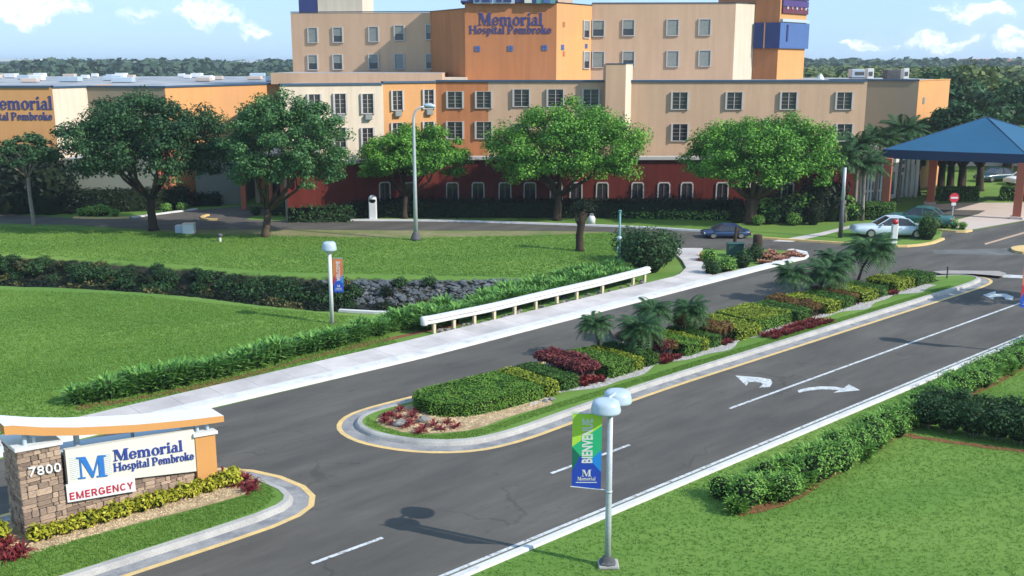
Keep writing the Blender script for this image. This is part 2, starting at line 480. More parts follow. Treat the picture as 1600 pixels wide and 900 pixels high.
class MB:
    def __init__(s):
        s.v, s.f, s.m = [], [], []

    def add(s, v, f, m=0):
        o = len(s.v)
        s.v += [Vector(p) for p in v]
        s.f += [tuple(i + o for i in q) for q in f]
        s.m += [m] * len(f)
        return s

    def box(s, c, d, m=0, rz=0.0, mt=None):
        x, y, z = d[0] / 2, d[1] / 2, d[2] / 2
        vs = [Vector((a * x, b * y, e * z)) for e in (-1, 1) for a, b in ((-1, -1), (1, -1), (1, 1), (-1, 1))]
        R = Matrix.Rotation(rz, 3, 'Z') if mt is None else mt
        vs = [R @ p + Vector(c) for p in vs]
        return s.add(vs, [(3, 2, 1, 0), (4, 5, 6, 7), (0, 1, 5, 4), (1, 2, 6, 5), (2, 3, 7, 6), (3, 0, 4, 7)], m)

    def bbox(s, c, d, bev=.02, m=0, rz=0.0, jit=0.0):
        """box with chamfered edges (24 verts)"""
        x, y, z = d[0] / 2, d[1] / 2, d[2] / 2
        b = min(bev, x * .45, y * .45, z * .45)
        vs = []
        for sx in (-1, 1):
            for sy in (-1, 1):
                for sz in (-1, 1):
                    for k in range(3):
                        p = [sx * x, sy * y, sz * z]
                        for j in range(3):
                            if j != k:
                                p[j] -= (sx, sy, sz)[j] * b
                        p = Vector(p)
                        if jit:
                            p += Vector((random.uniform(-jit, jit), random.uniform(-jit, jit), random.uniform(-jit, jit)))
                        vs.append(p)
        R = Matrix.Rotation(rz, 3, 'Z')
        vs = [R @ p + Vector(c) for p in vs]

        def I(sx, sy, sz, k):
            return (((sx > 0) * 2 + (sy > 0)) * 2 + (sz > 0)) * 3 + k
        F = []
        for sg in (-1, 1):
            F.append([I(sg, -1, -1, 0), I(sg, 1, -1, 0), I(sg, 1, 1, 0), I(sg, -1, 1, 0)][::sg])
            F.append([I(-1, sg, -1, 1), I(-1, sg, 1, 1), I(1, sg, 1, 1), I(1, sg, -1, 1)][::sg])
            F.append([I(-1, -1, sg, 2), I(1, -1, sg, 2), I(1, 1, sg, 2), I(-1, 1, sg, 2)][::sg])
        for a in (-1, 1):
            for c_ in (-1, 1):
                F.append([I(a, c_, -1, 0), I(a, c_, 1, 0), I(a, c_, 1, 1), I(a, c_, -1, 1)][::a * c_ * -1])
                F.append([I(a, -1, c_, 0), I(a, 1, c_, 0), I(a, 1, c_, 2), I(a, -1, c_, 2)][::a * c_])
                F.append([I(-1, a, c_, 1), I(1, a, c_, 1), I(1, a, c_, 2), I(-1, a, c_, 2)][::a * c_ * -1])
                for e in (-1, 1):
                    F.append([I(a, c_, e, 0), I(a, c_, e, 1), I(a, c_, e, 2)][::a * c_ * e])
        return s.add(vs, F, m)

    def prism(s, pts, z0, z1, m=0, mtop=None, mside=None, bottom=False):
        """pts: list of 2D/3D ground points, counter clockwise; z0,z1 numbers or lists"""
        n = len(pts)
        Z0 = z0 if isinstance(z0, (list, tuple)) else [z0] * n
        Z1 = z1 if isinstance(z1, (list, tuple)) else [z1] * n
        o = len(s.v)
        s.v += [Vector((p[0], p[1], z)) for p, z in zip(pts, Z0)]
        s.v += [Vector((p[0], p[1], z)) for p, z in zip(pts, Z1)]
        for i in range(n):
            j = (i + 1) % n
            s.f.append((o + i, o + j, o + n + j, o + n + i))
            s.m.append(mside[i] if mside else m)
        tri = tessellate_polygon([[Vector((p[0], p[1], 0)) for p in pts]])
        area = sum(pts[i][0] * pts[(i + 1) % n][1] - pts[(i + 1) % n][0] * pts[i][1] for i in range(n))
        for t in tri:
            a, b, c = [pts[k] for k in t]
            cr = (b[0] - a[0]) * (c[1] - a[1]) - (b[1] - a[1]) * (c[0] - a[0])
            tt = t if cr > 0 else t[::-1]
            s.f.append(tuple(o + n + k for k in tt))
            s.m.append(m if mtop is None else mtop)
            if bottom:
                s.f.append(tuple(o + k for k in tt[::-1]))
                s.m.append(m)
        return s

    def tube(s, path, radii, n=10, m=0, cap=True):
        path = [Vector(p) for p in path]
        if not isinstance(radii, (list, tuple)):
            radii = [radii] * len(path)
        o = len(s.v)
        up = Vector((0, 0, 1))
        prev = None
        for i, p in enumerate(path):
            d = (path[min(i + 1, len(path) - 1)] - path[max(i - 1, 0)]).normalized()
            if prev is None:
                a = d.cross(Vector((1, 0, 0)) if abs(d.x) < .7 else Vector((0, 1, 0))).normalized()
            else:
                a = (prev - d * prev.dot(d)).normalized()
            prev = a
            b = d.cross(a)
            for k in range(n):
                t = 2 * math.pi * k / n
                s.v.append(p + (a * math.cos(t) + b * math.sin(t)) * radii[i])
        for i in range(len(path) - 1):
            for k in range(n):
                k2 = (k + 1) % n
                s.f.append((o + i * n + k, o + i * n + k2, o + (i + 1) * n + k2, o + (i + 1) * n + k))
                s.m.append(m)
        if cap:
            s.f.append(tuple(o + k for k in range(n))[::-1])
            s.f.append(tuple(o + (len(path) - 1) * n + k for k in range(n)))
            s.m += [m, m]
        return s

    def lathe(s, c, prof, n=24, m=0, sq=0.0):
        """prof: (r,z) from bottom to top; sq>0 squares the plan"""
        o = len(s.v)
        c = Vector(c)
        for r, z in prof:
            for k in range(n):
                t = 2 * math.pi * k / n
                q = 1.0
                if sq:
                    q = 1 / max(abs(math.cos(t)), abs(math.sin(t)))
                    q = 1 + (q - 1) * sq
                s.v.append(c + Vector((r * q * math.cos(t), r * q * math.sin(t), z)))
        for i in range(len(prof) - 1):
            for k in range(n):
                k2 = (k + 1) % n
                s.f.append((o + i * n + k, o + i * n + k2, o + (i + 1) * n + k2, o + (i + 1) * n + k))
                s.m.append(m)
        s.f.append(tuple(o + k for k in range(n))[::-1])
        s.f.append(tuple(o + (len(prof) - 1) * n + k for k in range(n)))
        s.m += [m, m]
        return s

    def mesh(s, name, mats, smooth=False):
        return newmesh(name, s.v, s.f, list(mats) if isinstance(mats, (list, tuple)) else [mats], s.m, smooth)


def link(name, data, parent=None, loc=None):
    o = bpy.data.objects.new(name, data)
    COL.objects.link(o)
    if loc is not None:
        o.location = loc
    if parent is not None:
        o.parent = parent
    return o


def wm(o):
    m = o.matrix_basis.copy()
    return (wm(o.parent) @ o.matrix_parent_inverse @ m) if o.parent else m


def partw(name, mb, mats, parent, smooth=False):
    """mesh in world coordinates hung under a thing"""
    o = link(name, mb.mesh(name, mats, smooth) if isinstance(mb, MB) else mb)
    o.parent = parent
    o.matrix_parent_inverse = wm(parent).inverted()
    return o


def part(name, mb, mats, parent, smooth=False, loc=None):
    """mesh in the parent's own coordinates"""
    return link(name, mb.mesh(name, mats, smooth) if isinstance(mb, MB) else mb, parent, loc)


def recentre(o):
    me = o.data
    n = len(me.vertices)
    co = np.empty(n * 3)
    me.vertices.foreach_get('co', co)
    co = co.reshape(-1, 3)
    c = (co.min(0) + co.max(0)) / 2
    c[2] = co[:, 2].min()
    co -= c
    me.vertices.foreach_set('co', co.ravel())
    me.update()
    o.location = Vector(c) + o.location
    return o


def tag(o, label, cat, group=None, kind=None):
    if label:
        o['label'] = label
    if cat:
        o['category'] = cat
    if group:
        o['group'] = group
    if kind:
        o['kind'] = kind
    return o


def empty(name, loc, label, cat, group=None, rz=0.0):
    o = bpy.data.objects.new(name, None)
    COL.objects.link(o)
    o.location = loc
    o.rotation_euler = (0, 0, rz)
    o.empty_display_size = .3
    return tag(o, label, cat, group)


def struct(name, mb, mats, smooth=False):
    o = link(name, mb.mesh(name, mats, smooth) if isinstance(mb, MB) else mb)
    o['kind'] = 'structure'
    return o


def copy_tree(o, parent=None):
    c = o.copy()
    COL.objects.link(c)
    if parent is not None:
        c.parent = parent
    for ch in list(o.children):
        copy_tree(ch, c)
    return c


def sheet(name, pts, z, m, parent=None, thick=0.0):
    """flat ground sheet, fine enough to shade"""
    mb = MB()
    n = len(pts)
    P = [(p[0], p[1]) for p in pts]
    tri = tessellate_polygon([[Vector((p[0], p[1], 0)) for p in P]])
    F = []
    for t in tri:
        a, b, c = [P[k] for k in t]
        cr = (b[0] - a[0]) * (c[1] - a[1]) - (b[1] - a[1]) * (c[0] - a[0])
        F.append(t if cr > 0 else t[::-1])
    mb.add([(p[0], p[1], z) for p in P], F)
    if parent is None:
        return struct(name, mb, m)
    return partw(name, mb, m, parent)


def smooth_closed(pts, it=2):
    for _ in range(it):
        q = []
        for i in range(len(pts)):
            a, b = pts[i], pts[(i + 1) % len(pts)]
            q.append(a * .75 + b * .25)
            q.append(a * .25 + b * .75)
        pts = q
    return pts


def smooth_open(pts, it=2):
    for _ in range(it):
        q = [pts[0]]
        for i in range(len(pts) - 1):
            a, b = pts[i], pts[i + 1]
            q.append(a * .75 + b * .25)
            q.append(a * .25 + b * .75)
        q.append(pts[-1])
        pts = q
    return pts


def offset(pts, d, closed=True):
    """offset to the left of travel by d (inwards for a counter clockwise ring)"""
    n = len(pts)
    out = []
    for i in range(n):
        a = pts[(i - 1) % n] if closed or i > 0 else pts[i]
        b = pts[i]
        c = pts[(i + 1) % n] if closed or i < n - 1 else pts[i]
        d1, d2 = (b - a), (c - b)
        d1 = Vector((d1.x, d1.y, 0))
        d2 = Vector((d2.x, d2.y, 0))
        if d1.length < 1e-6:
            d1 = d2
        if d2.length < 1e-6:
            d2 = d1
        d1.normalize()
        d2.normalize()
        n1, n2 = Vector((-d1.y, d1.x, 0)), Vector((-d2.y, d2.x, 0))
        nm = (n1 + n2)
        nm.normalize()
        k = 1 / max(.4, nm.dot(n1))
        out.append(Vector((b.x, b.y, 0)) + nm * d * k)
    return out


def ribbon(pts, prof, closed=True, m=0, mb=None):
    """sweep a profile [(offset, z), ...] along a line"""
    mb = mb or MB()
    rows = [[Vector((p.x, p.y, z)) for p in offset(pts, d, closed)] for d, z in prof]
    n = len(pts)
    o = len(mb.v)
    for r in rows:
        mb.v += r
    for i in range(len(rows) - 1):
        for k in range(n if closed else n - 1):
            k2 = (k + 1) % n
            mb.f.append((o + i * n + k, o + i * n + k2, o + (i + 1) * n + k2, o + (i + 1) * n + k))
            mb.m.append(m)
    return mb


# ------------------------------------------------------------------ leaves
def cards(P, N, size, aspect=.55, spread=.6, droop=0.0, along=None):
    """P,N: (n,3) arrays. one folded leaf (quad) each. returns verts,faces"""
    n = len(P)
    N = N + rng.normal(0, spread, (n, 3))
    N /= np.linalg.norm(N, axis=1, keepdims=True) + 1e-9
    if along is None:
        R = rng.normal(0, 1, (n, 3))
    else:
        R = along + rng.normal(0, .25, (n, 3))
    T = R - N * (R * N).sum(1, keepdims=True)
    T /= np.linalg.norm(T, axis=1, keepdims=True) + 1e-9
    B = np.cross(N, T)
    s = (np.asarray(size) * rng.uniform(.7, 1.3, n)).reshape(-1, 1) * np.ones((n, 1))
    a = P - T * s * .5
    b = P + B * s * aspect * .5 + N * s * .08
    c = P + T * s * .5 - np.array([[0, 0, 1]]) * s * droop
    d = P - B * s * aspect * .5 + N * s * .08
    Vv = np.stack([a, b, c, d], 1).reshape(-1, 3)
    F = np.arange(4 * n).reshape(n, 4)
    return Vv, F


def npmesh(name, parts, mats, smooth=False):
    """parts: list of (V,F,matindex)"""
    Vs, Fs, Ms, o = [], [], [], 0
    for Vv, F, mi in parts:
        Vs.append(np.asarray(Vv, dtype=float))
        Fs.append(np.asarray(F) + o)
        Ms.append(np.full(len(F), mi))
        o += len(Vv)
    Vall = np.concatenate(Vs)
    me = bpy.data.meshes.new(name)
    nv = len(Vall)
    loops = np.concatenate([f.ravel() for f in Fs])
    sizes = np.concatenate([np.full(len(f), f.shape[1]) for f in Fs])
    starts = np.concatenate([[0], np.cumsum(sizes)[:-1]])
    me.vertices.add(nv)
    me.vertices.foreach_set('co', Vall.ravel())
    me.loops.add(len(loops))
    me.loops.foreach_set('vertex_index', loops.astype(np.int32))
    me.polygons.add(len(sizes))
    me.polygons.foreach_set('loop_start', starts.astype(np.int32))
    try:
        me.polygons.foreach_set('loop_total', sizes.astype(np.int32))
    except Exception:
        pass
    for m in mats:
        me.materials.append(M[m])
    me.polygons.foreach_set('material_index', np.concatenate(Ms).astype(np.int32))
    me.update(calc_edges=True)
    me.validate()
    return me


def blob_pts(n, c, r, shell=.55):
    """points in an ellipsoid shell with outward normals"""
    D = rng.normal(0, 1, (n, 3))
    D /= np.linalg.norm(D, axis=1, keepdims=True)
    q = rng.uniform(shell, 1, (n, 1))
    P = np.asarray(c) + D * np.asarray(r) * q
    Nn = D / np.asarray(r)
    Nn /= np.linalg.norm(Nn, axis=1, keepdims=True)
    return P, Nn


def mb_np(mb, mi=None):
    """MB quads/tris/ngons to npmesh parts"""
    out = []
    V_ = np.array([tuple(v) for v in mb.v])
    by = {}
    for f, m in zip(mb.f, mb.m):
        by.setdefault((len(f), m), []).append(f)
    first = True
    for (k, m), fs in by.items():
        out.append((V_, np.array(fs), m if mi is None else mi))
    return out


# ------------------------------------------------------------------ letters
def _ring(cx, cy, rx, ry, tx, ty, a0=0, a1=360, n=20):
    """elliptic ring; tx side stroke, ty top/bottom stroke"""
    out = []
    for i in range(n):
        A, B = math.radians(a0 + (a1 - a0) * i / n), math.radians(a0 + (a1 - a0) * (i + 1) / n)
        q = []
        for a, ins in ((A, 0), (B, 0), (B, 1), (A, 1)):
            q.append((cx + (rx - tx * ins) * math.cos(a), cy + (ry - ty * ins) * math.sin(a)))
        out.append(q)
    return out


def _r(x0, y0, x1, y1):
    return [(x0, y0), (x1, y0), (x1, y1), (x0, y1)]


def _stem(x, y0, y1, w=.13, sb=.05, st=0.0, h=.04):
    out = [_r(x, y0, x + w, y1)]
    if sb:
        out.append(_r(x - sb, y0, x + w + sb, y0 + h))
    if st:
        out.append([(x - st, y1 - h * 1.3), (x + .01, y1 - h * 2.0), (x + .01, y1), (x - st * .6, y1)])
    return out


XH = .47
GLY = {}
GLY['M'] = (.92, [[(.10, .03), (.15, .03), (.15, .70), (.10, .70)], _r(.02, 0, .24, .045), _r(.02, .655, .26, .70),
                  [(.10, .70), (.29, .70), (.50, .14), (.43, 0)], [(.43, 0), (.48, 0), (.72, .70), (.66, .70)],
                  _r(.66, 0, .83, .70), _r(.58, 0, .91, .045), _r(.66, .655, .91, .70)])
GLY['H'] = (.86, _stem(.08, 0, .70, .16, .06) + _stem(.60, 0, .70, .16, .06) + [_r(.02, .655, .30, .70), _r(.54, .655, .82, .70), _r(.24, .33, .60, .38)])
GLY['P'] = (.66, _stem(.08, 0, .70, .16, .06) + [_r(.02, .655, .40, .70), _r(.24, .29, .40, .335)] + _ring(.38, .495, .25, .205, .15, .045, -90, 90, 14))
GLY['e'] = (.50, _ring(.25, .235, .225, .245, .13, .04, 40, 335, 22) + [_r(.12, .22, .46, .265)] + _ring(.25, .235, .225, .245, .10, .04, 0, 42, 4))
GLY['m'] = (.86, _stem(.06, 0, XH, .13, .04, .05) + _stem(.34, 0, .32, .13, .04) + _stem(.63, 0, .32, .13, .04)
            + _ring(.30, .30, .17, .18, .13, .05, 0, 150, 10) + _ring(.59, .30, .17, .18, .13, .05, 0, 150, 10))
GLY['o'] = (.52, _ring(.26, .235, .24, .25, .135, .04, 0, 360, 26))
GLY['r'] = (.42, _stem(.06, 0, XH, .13, .05, .05) + _ring(.30, .33, .14, .14, .06, .05, 60, 175, 8) + [[(.28, .36), (.38, .34), (.41, .42), (.36, .48), (.28, .48)]])
GLY['i'] = (.26, _stem(.07, 0, XH, .13, .05, .05) + _ring(.135, .62, .075, .075, .07, .07, 0, 360, 10))
GLY['a'] = (.50, [_r(.29, 0, .42, .34), _r(.42, 0, .48, .04)] + _ring(.26, .33, .16, .15, .10, .045, 0, 165, 12)
            + _ring(.22, .14, .19, .145, .12, .04, 60, 330, 16))
GLY['l'] = (.26, _stem(.07, 0, .72, .13, .05, .05))
GLY['s'] = (.42, _ring(.21, .345, .155, .13, .09, .05, 30, 270, 14) + _ring(.21, .125, .17, .135, .10, .05, -150, 90, 14)
            + [[(.10, .30), (.24, .20), (.34, .17), (.20, .30)]])
GLY['p'] = (.54, _stem(.07, -.20, XH, .13, .05, .05) + _ring(.26, .235, .24, .25, .13, .045, -120, 120, 20))
GLY['t'] = (.34, [_r(.09, .04, .22, .60), _r(.02, .42, .32, XH)] + _ring(.22, .12, .13, .12, .06, .05, 180, 330, 8))
GLY['b'] = (.54, _stem(.06, 0, .72, .13, .0, .05) + _ring(.26, .235, .24, .25, .13, .045, -120, 120, 20))
GLY['k'] = (.56, _stem(.07, 0, .72, .13, .05, .05) + [[(.20, .22), (.24, .18), (.44, .44), (.38, .47)], [(.26, .28), (.35, .36), (.52, .03), (.36, .03)],
                                                   _r(.33, 0, .56, .04), _r(.32, .43, .52, XH)])
GLY[' '] = (.26, [])
_S = .135
SANS = {'E': (.60, [_r(.06, 0, .06 + _S, .7), _r(.19, 0, .54, .12), _r(.19, .29, .50, .41), _r(.19, .58, .54, .70)]),
        'M': (.86, [_r(.06, 0, .06 + _S, .7), _r(.665, 0, .80, .7), [(.19, .70), (.08, .70), (.37, .0), (.48, 0)], [(.38, 0), (.49, 0), (.78, .70), (.67, .70)]]),
        'R': (.68, [_r(.06, 0, .06 + _S, .7), _r(.19, .58, .40, .70), _r(.19, .27, .40, .385)] + _ring(.39, .485, .215, .215, .13, .11, -90, 90, 10) + [[(.33, .28), (.49, 0), (.65, 0), (.46, .30)]]),
        'G': (.76, _ring(.38, .35, .33, .36, .14, .12, 35, 345, 22) + [_r(.40, .26, .70, .37), _r(.58, .06, .70, .27)]),
        'N': (.74, [_r(.06, 0, .06 + _S, .7), _r(.545, 0, .68, .7), [(.19, .70), (.06, .70), (.55, .0), (.68, 0)]]),
        'C': (.74, _ring(.38, .35, .33, .36, .14, .12, 42, 318, 22)),
        'Y': (.66, [_r(.265, 0, .40, .32), [(.02, .70), (.265, .28), (.40, .28), (.17, .70)], [(.265, .28), (.40, .28), (.645, .70), (.49, .70)]])}


def serif_text(txt, height, depth, track=.0, font=None):
    """MB with letters in the XZ plane (front at -Y), cap height = height; returns mb, width"""
    mb = MB()
    x, k = 0.0, height / .70
    lay = 0
    for ch in txt:
        w, polys = (font or GLY)[ch]
        for q in polys:
            lay = (lay + 1) % 9
            pts = [((x + a) * k, b * k) for a, b in q]
            ar = sum(pts[i][0] * pts[(i + 1) % len(pts)][1] - pts[(i + 1) % len(pts)][0] * pts[i][1] for i in range(len(pts)))
            if ar < 0:
                pts = pts[::-1]
            n = len(pts)
            dd = depth * (1 + lay * .035)
            vs = [(a, -dd, b) for a, b in pts] + [(a, 0, b) for a, b in pts]
            mb.add(vs, [tuple(range(n))] + [(i, i + n, (i + 1) % n + n, (i + 1) % n) for i in range(n)])
        x += w + track
    return mb, x * k


def letters(txt, height, depth, track=.0, font=None):
    """one MB per letter, already placed along X; returns list and width"""
    out, x, k = [], 0.0, height / .70
    for ch in txt:
        mb, w = serif_text(ch, height, depth, track, font)
        if mb.v:
            mb.v = [Vector((v.x + x, v.y, v.z)) for v in mb.v]
            out.append(mb)
        x += w
    return out, x


def sans_text(txt, height, depth, bold=.0, track=1.0):
    cu = bpy.data.curves.new('letters', 'FONT')
    cu.body = txt
    cu.size = height / .73
    cu.extrude = depth / 2
    cu.offset = bold * height
    cu.space_character = track
    cu.resolution_u = 3
    o = bpy.data.objects.new('letters', cu)
    COL.objects.link(o)
    dg = bpy.context.evaluated_depsgraph_get()
    me = bpy.data.meshes.new_from_object(o.evaluated_get(dg))
    bpy.data.objects.remove(o)
    mb = MB()
    mb.v = [Vector((v.co.x, -v.co.z - depth / 2, v.co.y)) for v in me.vertices]
    mb.f = [tuple(p.vertices) for p in me.polygons]
    mb.m = [0] * len(mb.f)
    w = max((v.x for v in mb.v), default=0)
    bpy.data.meshes.remove(me)
    return mb, w


def warp(mb, fn):
    mb.v = [Vector(fn(v)) for v in mb.v]
    return mb


# ================================================================== THE GROUND
DITCH = [G(-420, 388), G(-200, 392), G(0, 397), G(100, 401), G(250, 413), G(430, 427), G(530, 431), G(700, 433), G(850, 436), G(890, 440),
         G(860, 455), G(780, 474), G(650, 489), G(500, 487), G(400, 477), G(300, 464), G(200, 456), G(100, 450), G(0, 447), G(-200, 444), G(-420, 440)]


def ditch_depth(X, Y):
    n = len(DITCH)
    inside = np.zeros(X.shape, bool)
    dist = np.full(X.shape, 1e9)
    for i in range(n):
        a, b = DITCH[i], DITCH[(i + 1) % n]
        ax, ay, bx, by = a.x, a.y, b.x, b.y
        cond = ((ay > Y) != (by > Y)) & (X < (bx - ax) * (Y - ay) / (by - ay + 1e-12) + ax)
        inside ^= cond
        ex, ey = bx - ax, by - ay
        t = np.clip(((X - ax) * ex + (Y - ay) * ey) / (ex * ex + ey * ey), 0, 1)
        dist = np.minimum(dist, np.hypot(X - ax - t * ex, Y - ay - t * ey))
    d = np.where(inside, dist, 0)
    q = np.clip(d / 2.4, 0, 1)
    return -1.7 * q * q * (3 - 2 * q)


def _ground_mat():
    m = M['grass'].copy()
    m.name = 'lawn and ditch bank'
    t = m.node_tree
    b = t.nodes['Principled BSDF']
    src = b.inputs['Base Color'].links[0].from_socket
    co = t.nodes.new('ShaderNodeTexCoord')
    se = t.nodes.new('ShaderNodeSeparateXYZ')
    t.links.new(co.outputs['Object'], se.inputs[0])
    no = nn(t, 'ShaderNodeTexNoise', Scale=2.2, Detail=5)
    t.links.new(co.outputs['Object'], no.inputs['Vector'])
    ad = nn(t, 'ShaderNodeMath')
    ad.operation = 'MULTIPLY_ADD'
    t.links.new(no.outputs['Fac'], ad.inputs[0])
    ad.inputs[1].default_value = .35
    t.links.new(se.outputs['Z'], ad.inputs[2])
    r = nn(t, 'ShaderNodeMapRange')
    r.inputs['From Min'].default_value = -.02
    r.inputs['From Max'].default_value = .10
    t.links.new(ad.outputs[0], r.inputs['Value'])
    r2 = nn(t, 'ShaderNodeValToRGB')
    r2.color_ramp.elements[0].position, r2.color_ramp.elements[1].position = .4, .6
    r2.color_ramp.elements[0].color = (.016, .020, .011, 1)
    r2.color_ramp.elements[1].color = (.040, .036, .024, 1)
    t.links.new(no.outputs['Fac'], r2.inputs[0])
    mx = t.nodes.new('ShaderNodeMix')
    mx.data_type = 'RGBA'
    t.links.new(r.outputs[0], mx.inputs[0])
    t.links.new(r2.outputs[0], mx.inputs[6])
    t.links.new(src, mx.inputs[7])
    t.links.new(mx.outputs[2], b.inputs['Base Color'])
    return m


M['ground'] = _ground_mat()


def ground_mesh():
    xs = np.concatenate([np.linspace(-6000, -70, 24)[:-1] if False else -np.geomspace(6000, 62, 16)[:-1], np.arange(-60, 45.1, .5), np.geomspace(47, 6000, 18)])
    ys = np.concatenate([-np.geomspace(600, 3, 9), np.arange(0, 42, 3.0), np.arange(42, 66, .4), np.arange(66, 110, 4.0), np.geomspace(112, 7000, 18)])
    X, Y = np.meshgrid(xs, ys)
    Z = ditch_depth(X, Y) - .006
    V_ = np.stack([X.ravel(), Y.ravel(), Z.ravel()], 1)
    nx, ny = len(xs), len(ys)
    idx = np.arange(nx * ny).reshape(ny, nx)
    F = np.stack([idx[:-1, :-1].ravel(), idx[:-1, 1:].ravel(), idx[1:, 1:].ravel(), idx[1:, :-1].ravel()], 1)
    deep = Z.ravel()[F].min(1) < -.12
    return npmesh('ground', [(V_, F, 0)], ['ground'], True)


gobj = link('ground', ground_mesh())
gobj['kind'] = 'structure'
wat = sheet('ditch_water', [(p.x, p.y) for p in DITCH], -1.25, 'water')

# asphalt: one sheet, near road, junction and loop road
asph = [W(-46, -5.75), W(40, -5.75), G(1900, 440), G(1900, 350), G(1640, 339), G(1598, 346), G(1513, 361), G(1475, 358), G(1468, 378), G(1449, 383), G(1403, 387),
        G(1327, 382), G(1268, 378), G(1182, 372), G(1095, 362), G(1000, 356), G(880, 351.5), G(700, 346), G(576, 345),
        G(450, 345.5), G(385, 343), G(395, 338), G(440, 331), G(470, 325), G(380, 322), G(306, 328), G(203, 341), G(117, 341), G(0, 334), G(-300, 333), G(-300, 350), G(0, 349),
        G(125, 352), G(236, 359), G(450, 358.5), G(640, 360), G(835, 360.5), G(947, 362), G(1030, 376), G(1052, 388), G(1100, 390), G(1185, 389),
        G(1240, 392), G(1262, 398), G(1261, 405), W(12.4, 10.5), W(8.5, 10.2), W(-5.6, 9.45), W(-46, 9.05)]
sheet('asphalt_road', asph, .004, 'asphalt')
# dry verge south of the loop road, and gutter line north of it
sheet('dry_verge', [G(236, 359), G(290, 366), G(450, 370), G(640, 371), G(835, 368), G(947, 363), G(947, 362.3), G(835, 360.8), G(640, 360.3), G(450, 358.8)], .002,
      mat('dry verge grass', (.22, .20, .10), .95, .2, 1.2, 30, .02, 26, (.12, .17, .05), (.4, .65), .35, spec=.1))

# right edge: white line, gutter strip and low kerb
edge = [W(s, -5.75) for s in range(-46, 43, 3)]
e_ = [(p - RN * 0) for p in edge]
mb = ribbon(edge, [(.14, .0085), (.02, .0085)], False)
warp(mb, lambda v: v)
struct('edge_line', mb, 'lane')
mb = ribbon(edge, [(-.02, .007), (-.12, .007)], False)
struct('edge_gutter', mb, 'gutter')
mb = ribbon(edge, [(-.12, .0), (-.13, .06), (-.15, .075), (-.33, .075), (-.35, .0)], False)
struct('edge_kerb', mb, 'whitekerb')

# lane markings
def dash(s0, s1, t=-2.9, w=.12, name='lane_line'):
    a, b, c, d = W(s0, t - w / 2), W(s1, t - w / 2), W(s1, t + w / 2), W(s0, t + w / 2)
    struct(name, MB().add([(p.x, p.y, .009) for p in (a, b, c, d)], [(0, 1, 2, 3)]), 'lane')


dash(-1.3, 30)
dash(-10.1, -6.6)
dash(-18.4, -16.3, -3.05)
dash(-26.5, -24.5, -3.05)


def arrow(s, t, flip):
    """turn arrow: stem along the road bending to a side; flip=+1 left"""
    st = [(0.0, 0), (.55, .02), (1.0, .12), (1.35, .42), (1.5, .85)]
    L, R_ = [], []
    w = .13
    P = [Vector((a, b, 0)) for a, b in st]
    for p, q in zip(offset(P, w / 2, False), offset(P, -w / 2, False)):
        L.append(p)
        R_.append(q)
    vs, f = [], []

    def T(p):
        q = W(s + p.x * 1.0, t + flip * p.y)
        return (q.x, q.y, .009)
    vs = [T(p) for p in L] + [T(p) for p in R_]
    n = len(L)
    f = [(i, i + 1, n + i + 1, n + i) for i in range(n - 1)]
    tip = [Vector((1.50 - .30, .85, 0)), Vector((1.50 + .34, .85, 0)), Vector((1.56, 1.75, 0))]
    k = len(vs)
    vs += [T(p) for p in tip]
    f.append((k, k + 1, k + 2))
    me = newmesh('turn_arrow', vs, f, ['lane'])
    o = link('turn_arrow', me)
    o['kind'] = 'structure'


def img_poly(name, pts, z, m):
    return sheet(name, [G(*p) for p in pts], z, m)


# the arrows, traced on the road plane
img_poly('turn_arrow', [(1149, 587), (1187, 590), (1204, 593), (1207, 598), (1203, 605), (1186, 606), (1192, 601), (1189, 598), (1178, 597), (1170, 597), (1166, 603)], .0095, 'lane')
img_poly('turn_arrow', [(1246, 610), (1262, 606), (1282, 604), (1306, 604.5), (1318, 607), (1326, 601), (1344, 610), (1302, 614), (1311, 609.5), (1284, 608.5), (1262, 611), (1248, 614)], .0095, 'lane')
img_poly('turn_arrow', [(1535, 461), (1556, 455), (1556, 459), (1572, 459), (1584, 464), (1582, 469), (1571, 468), (1569, 464), (1554, 464), (1552, 468)], .0095, 'lane')
img_poly('stop_line', [(1568, 429), (1640, 432), (1640, 437), (1566, 433.5)], .0085, 'lane')
img_poly('worn_crossing', [(1455, 391), (1575, 388), (1640, 389), (1640, 396), (1560, 399), (1460, 396)], .006, mat('worn pale asphalt', (.13, .128, .122), .9, .2, 2, 40, 0, 30, (.085, .083, .08), (.45, .6), .6))
img_poly('yellow_line', [(1538, 380.5), (1600, 362.5), (1640, 352), (1640, 353.5), (1600, 365), (1540, 382.5)], .008, mat('faded orange line', (.45, .30, .20), .85, .15, 3, 30))

# ------------------------------------------------------------------ median island
def stadium(s_nose, t0, t1, s_end, endt=None):
    r = (t1 - t0) / 2
    c = (s_nose + r, (t0 + t1) / 2)
    pts = []
    for i in range(15):
        a = math.radians(90 + 180 * i / 14)
        pts.append(W(c[0] + r * math.cos(a), c[1] + r * math.sin(a)))
    for s in np.linspace(c[0] + 2, s_end, 16):
        pts.append(W(s, t0))
    return pts


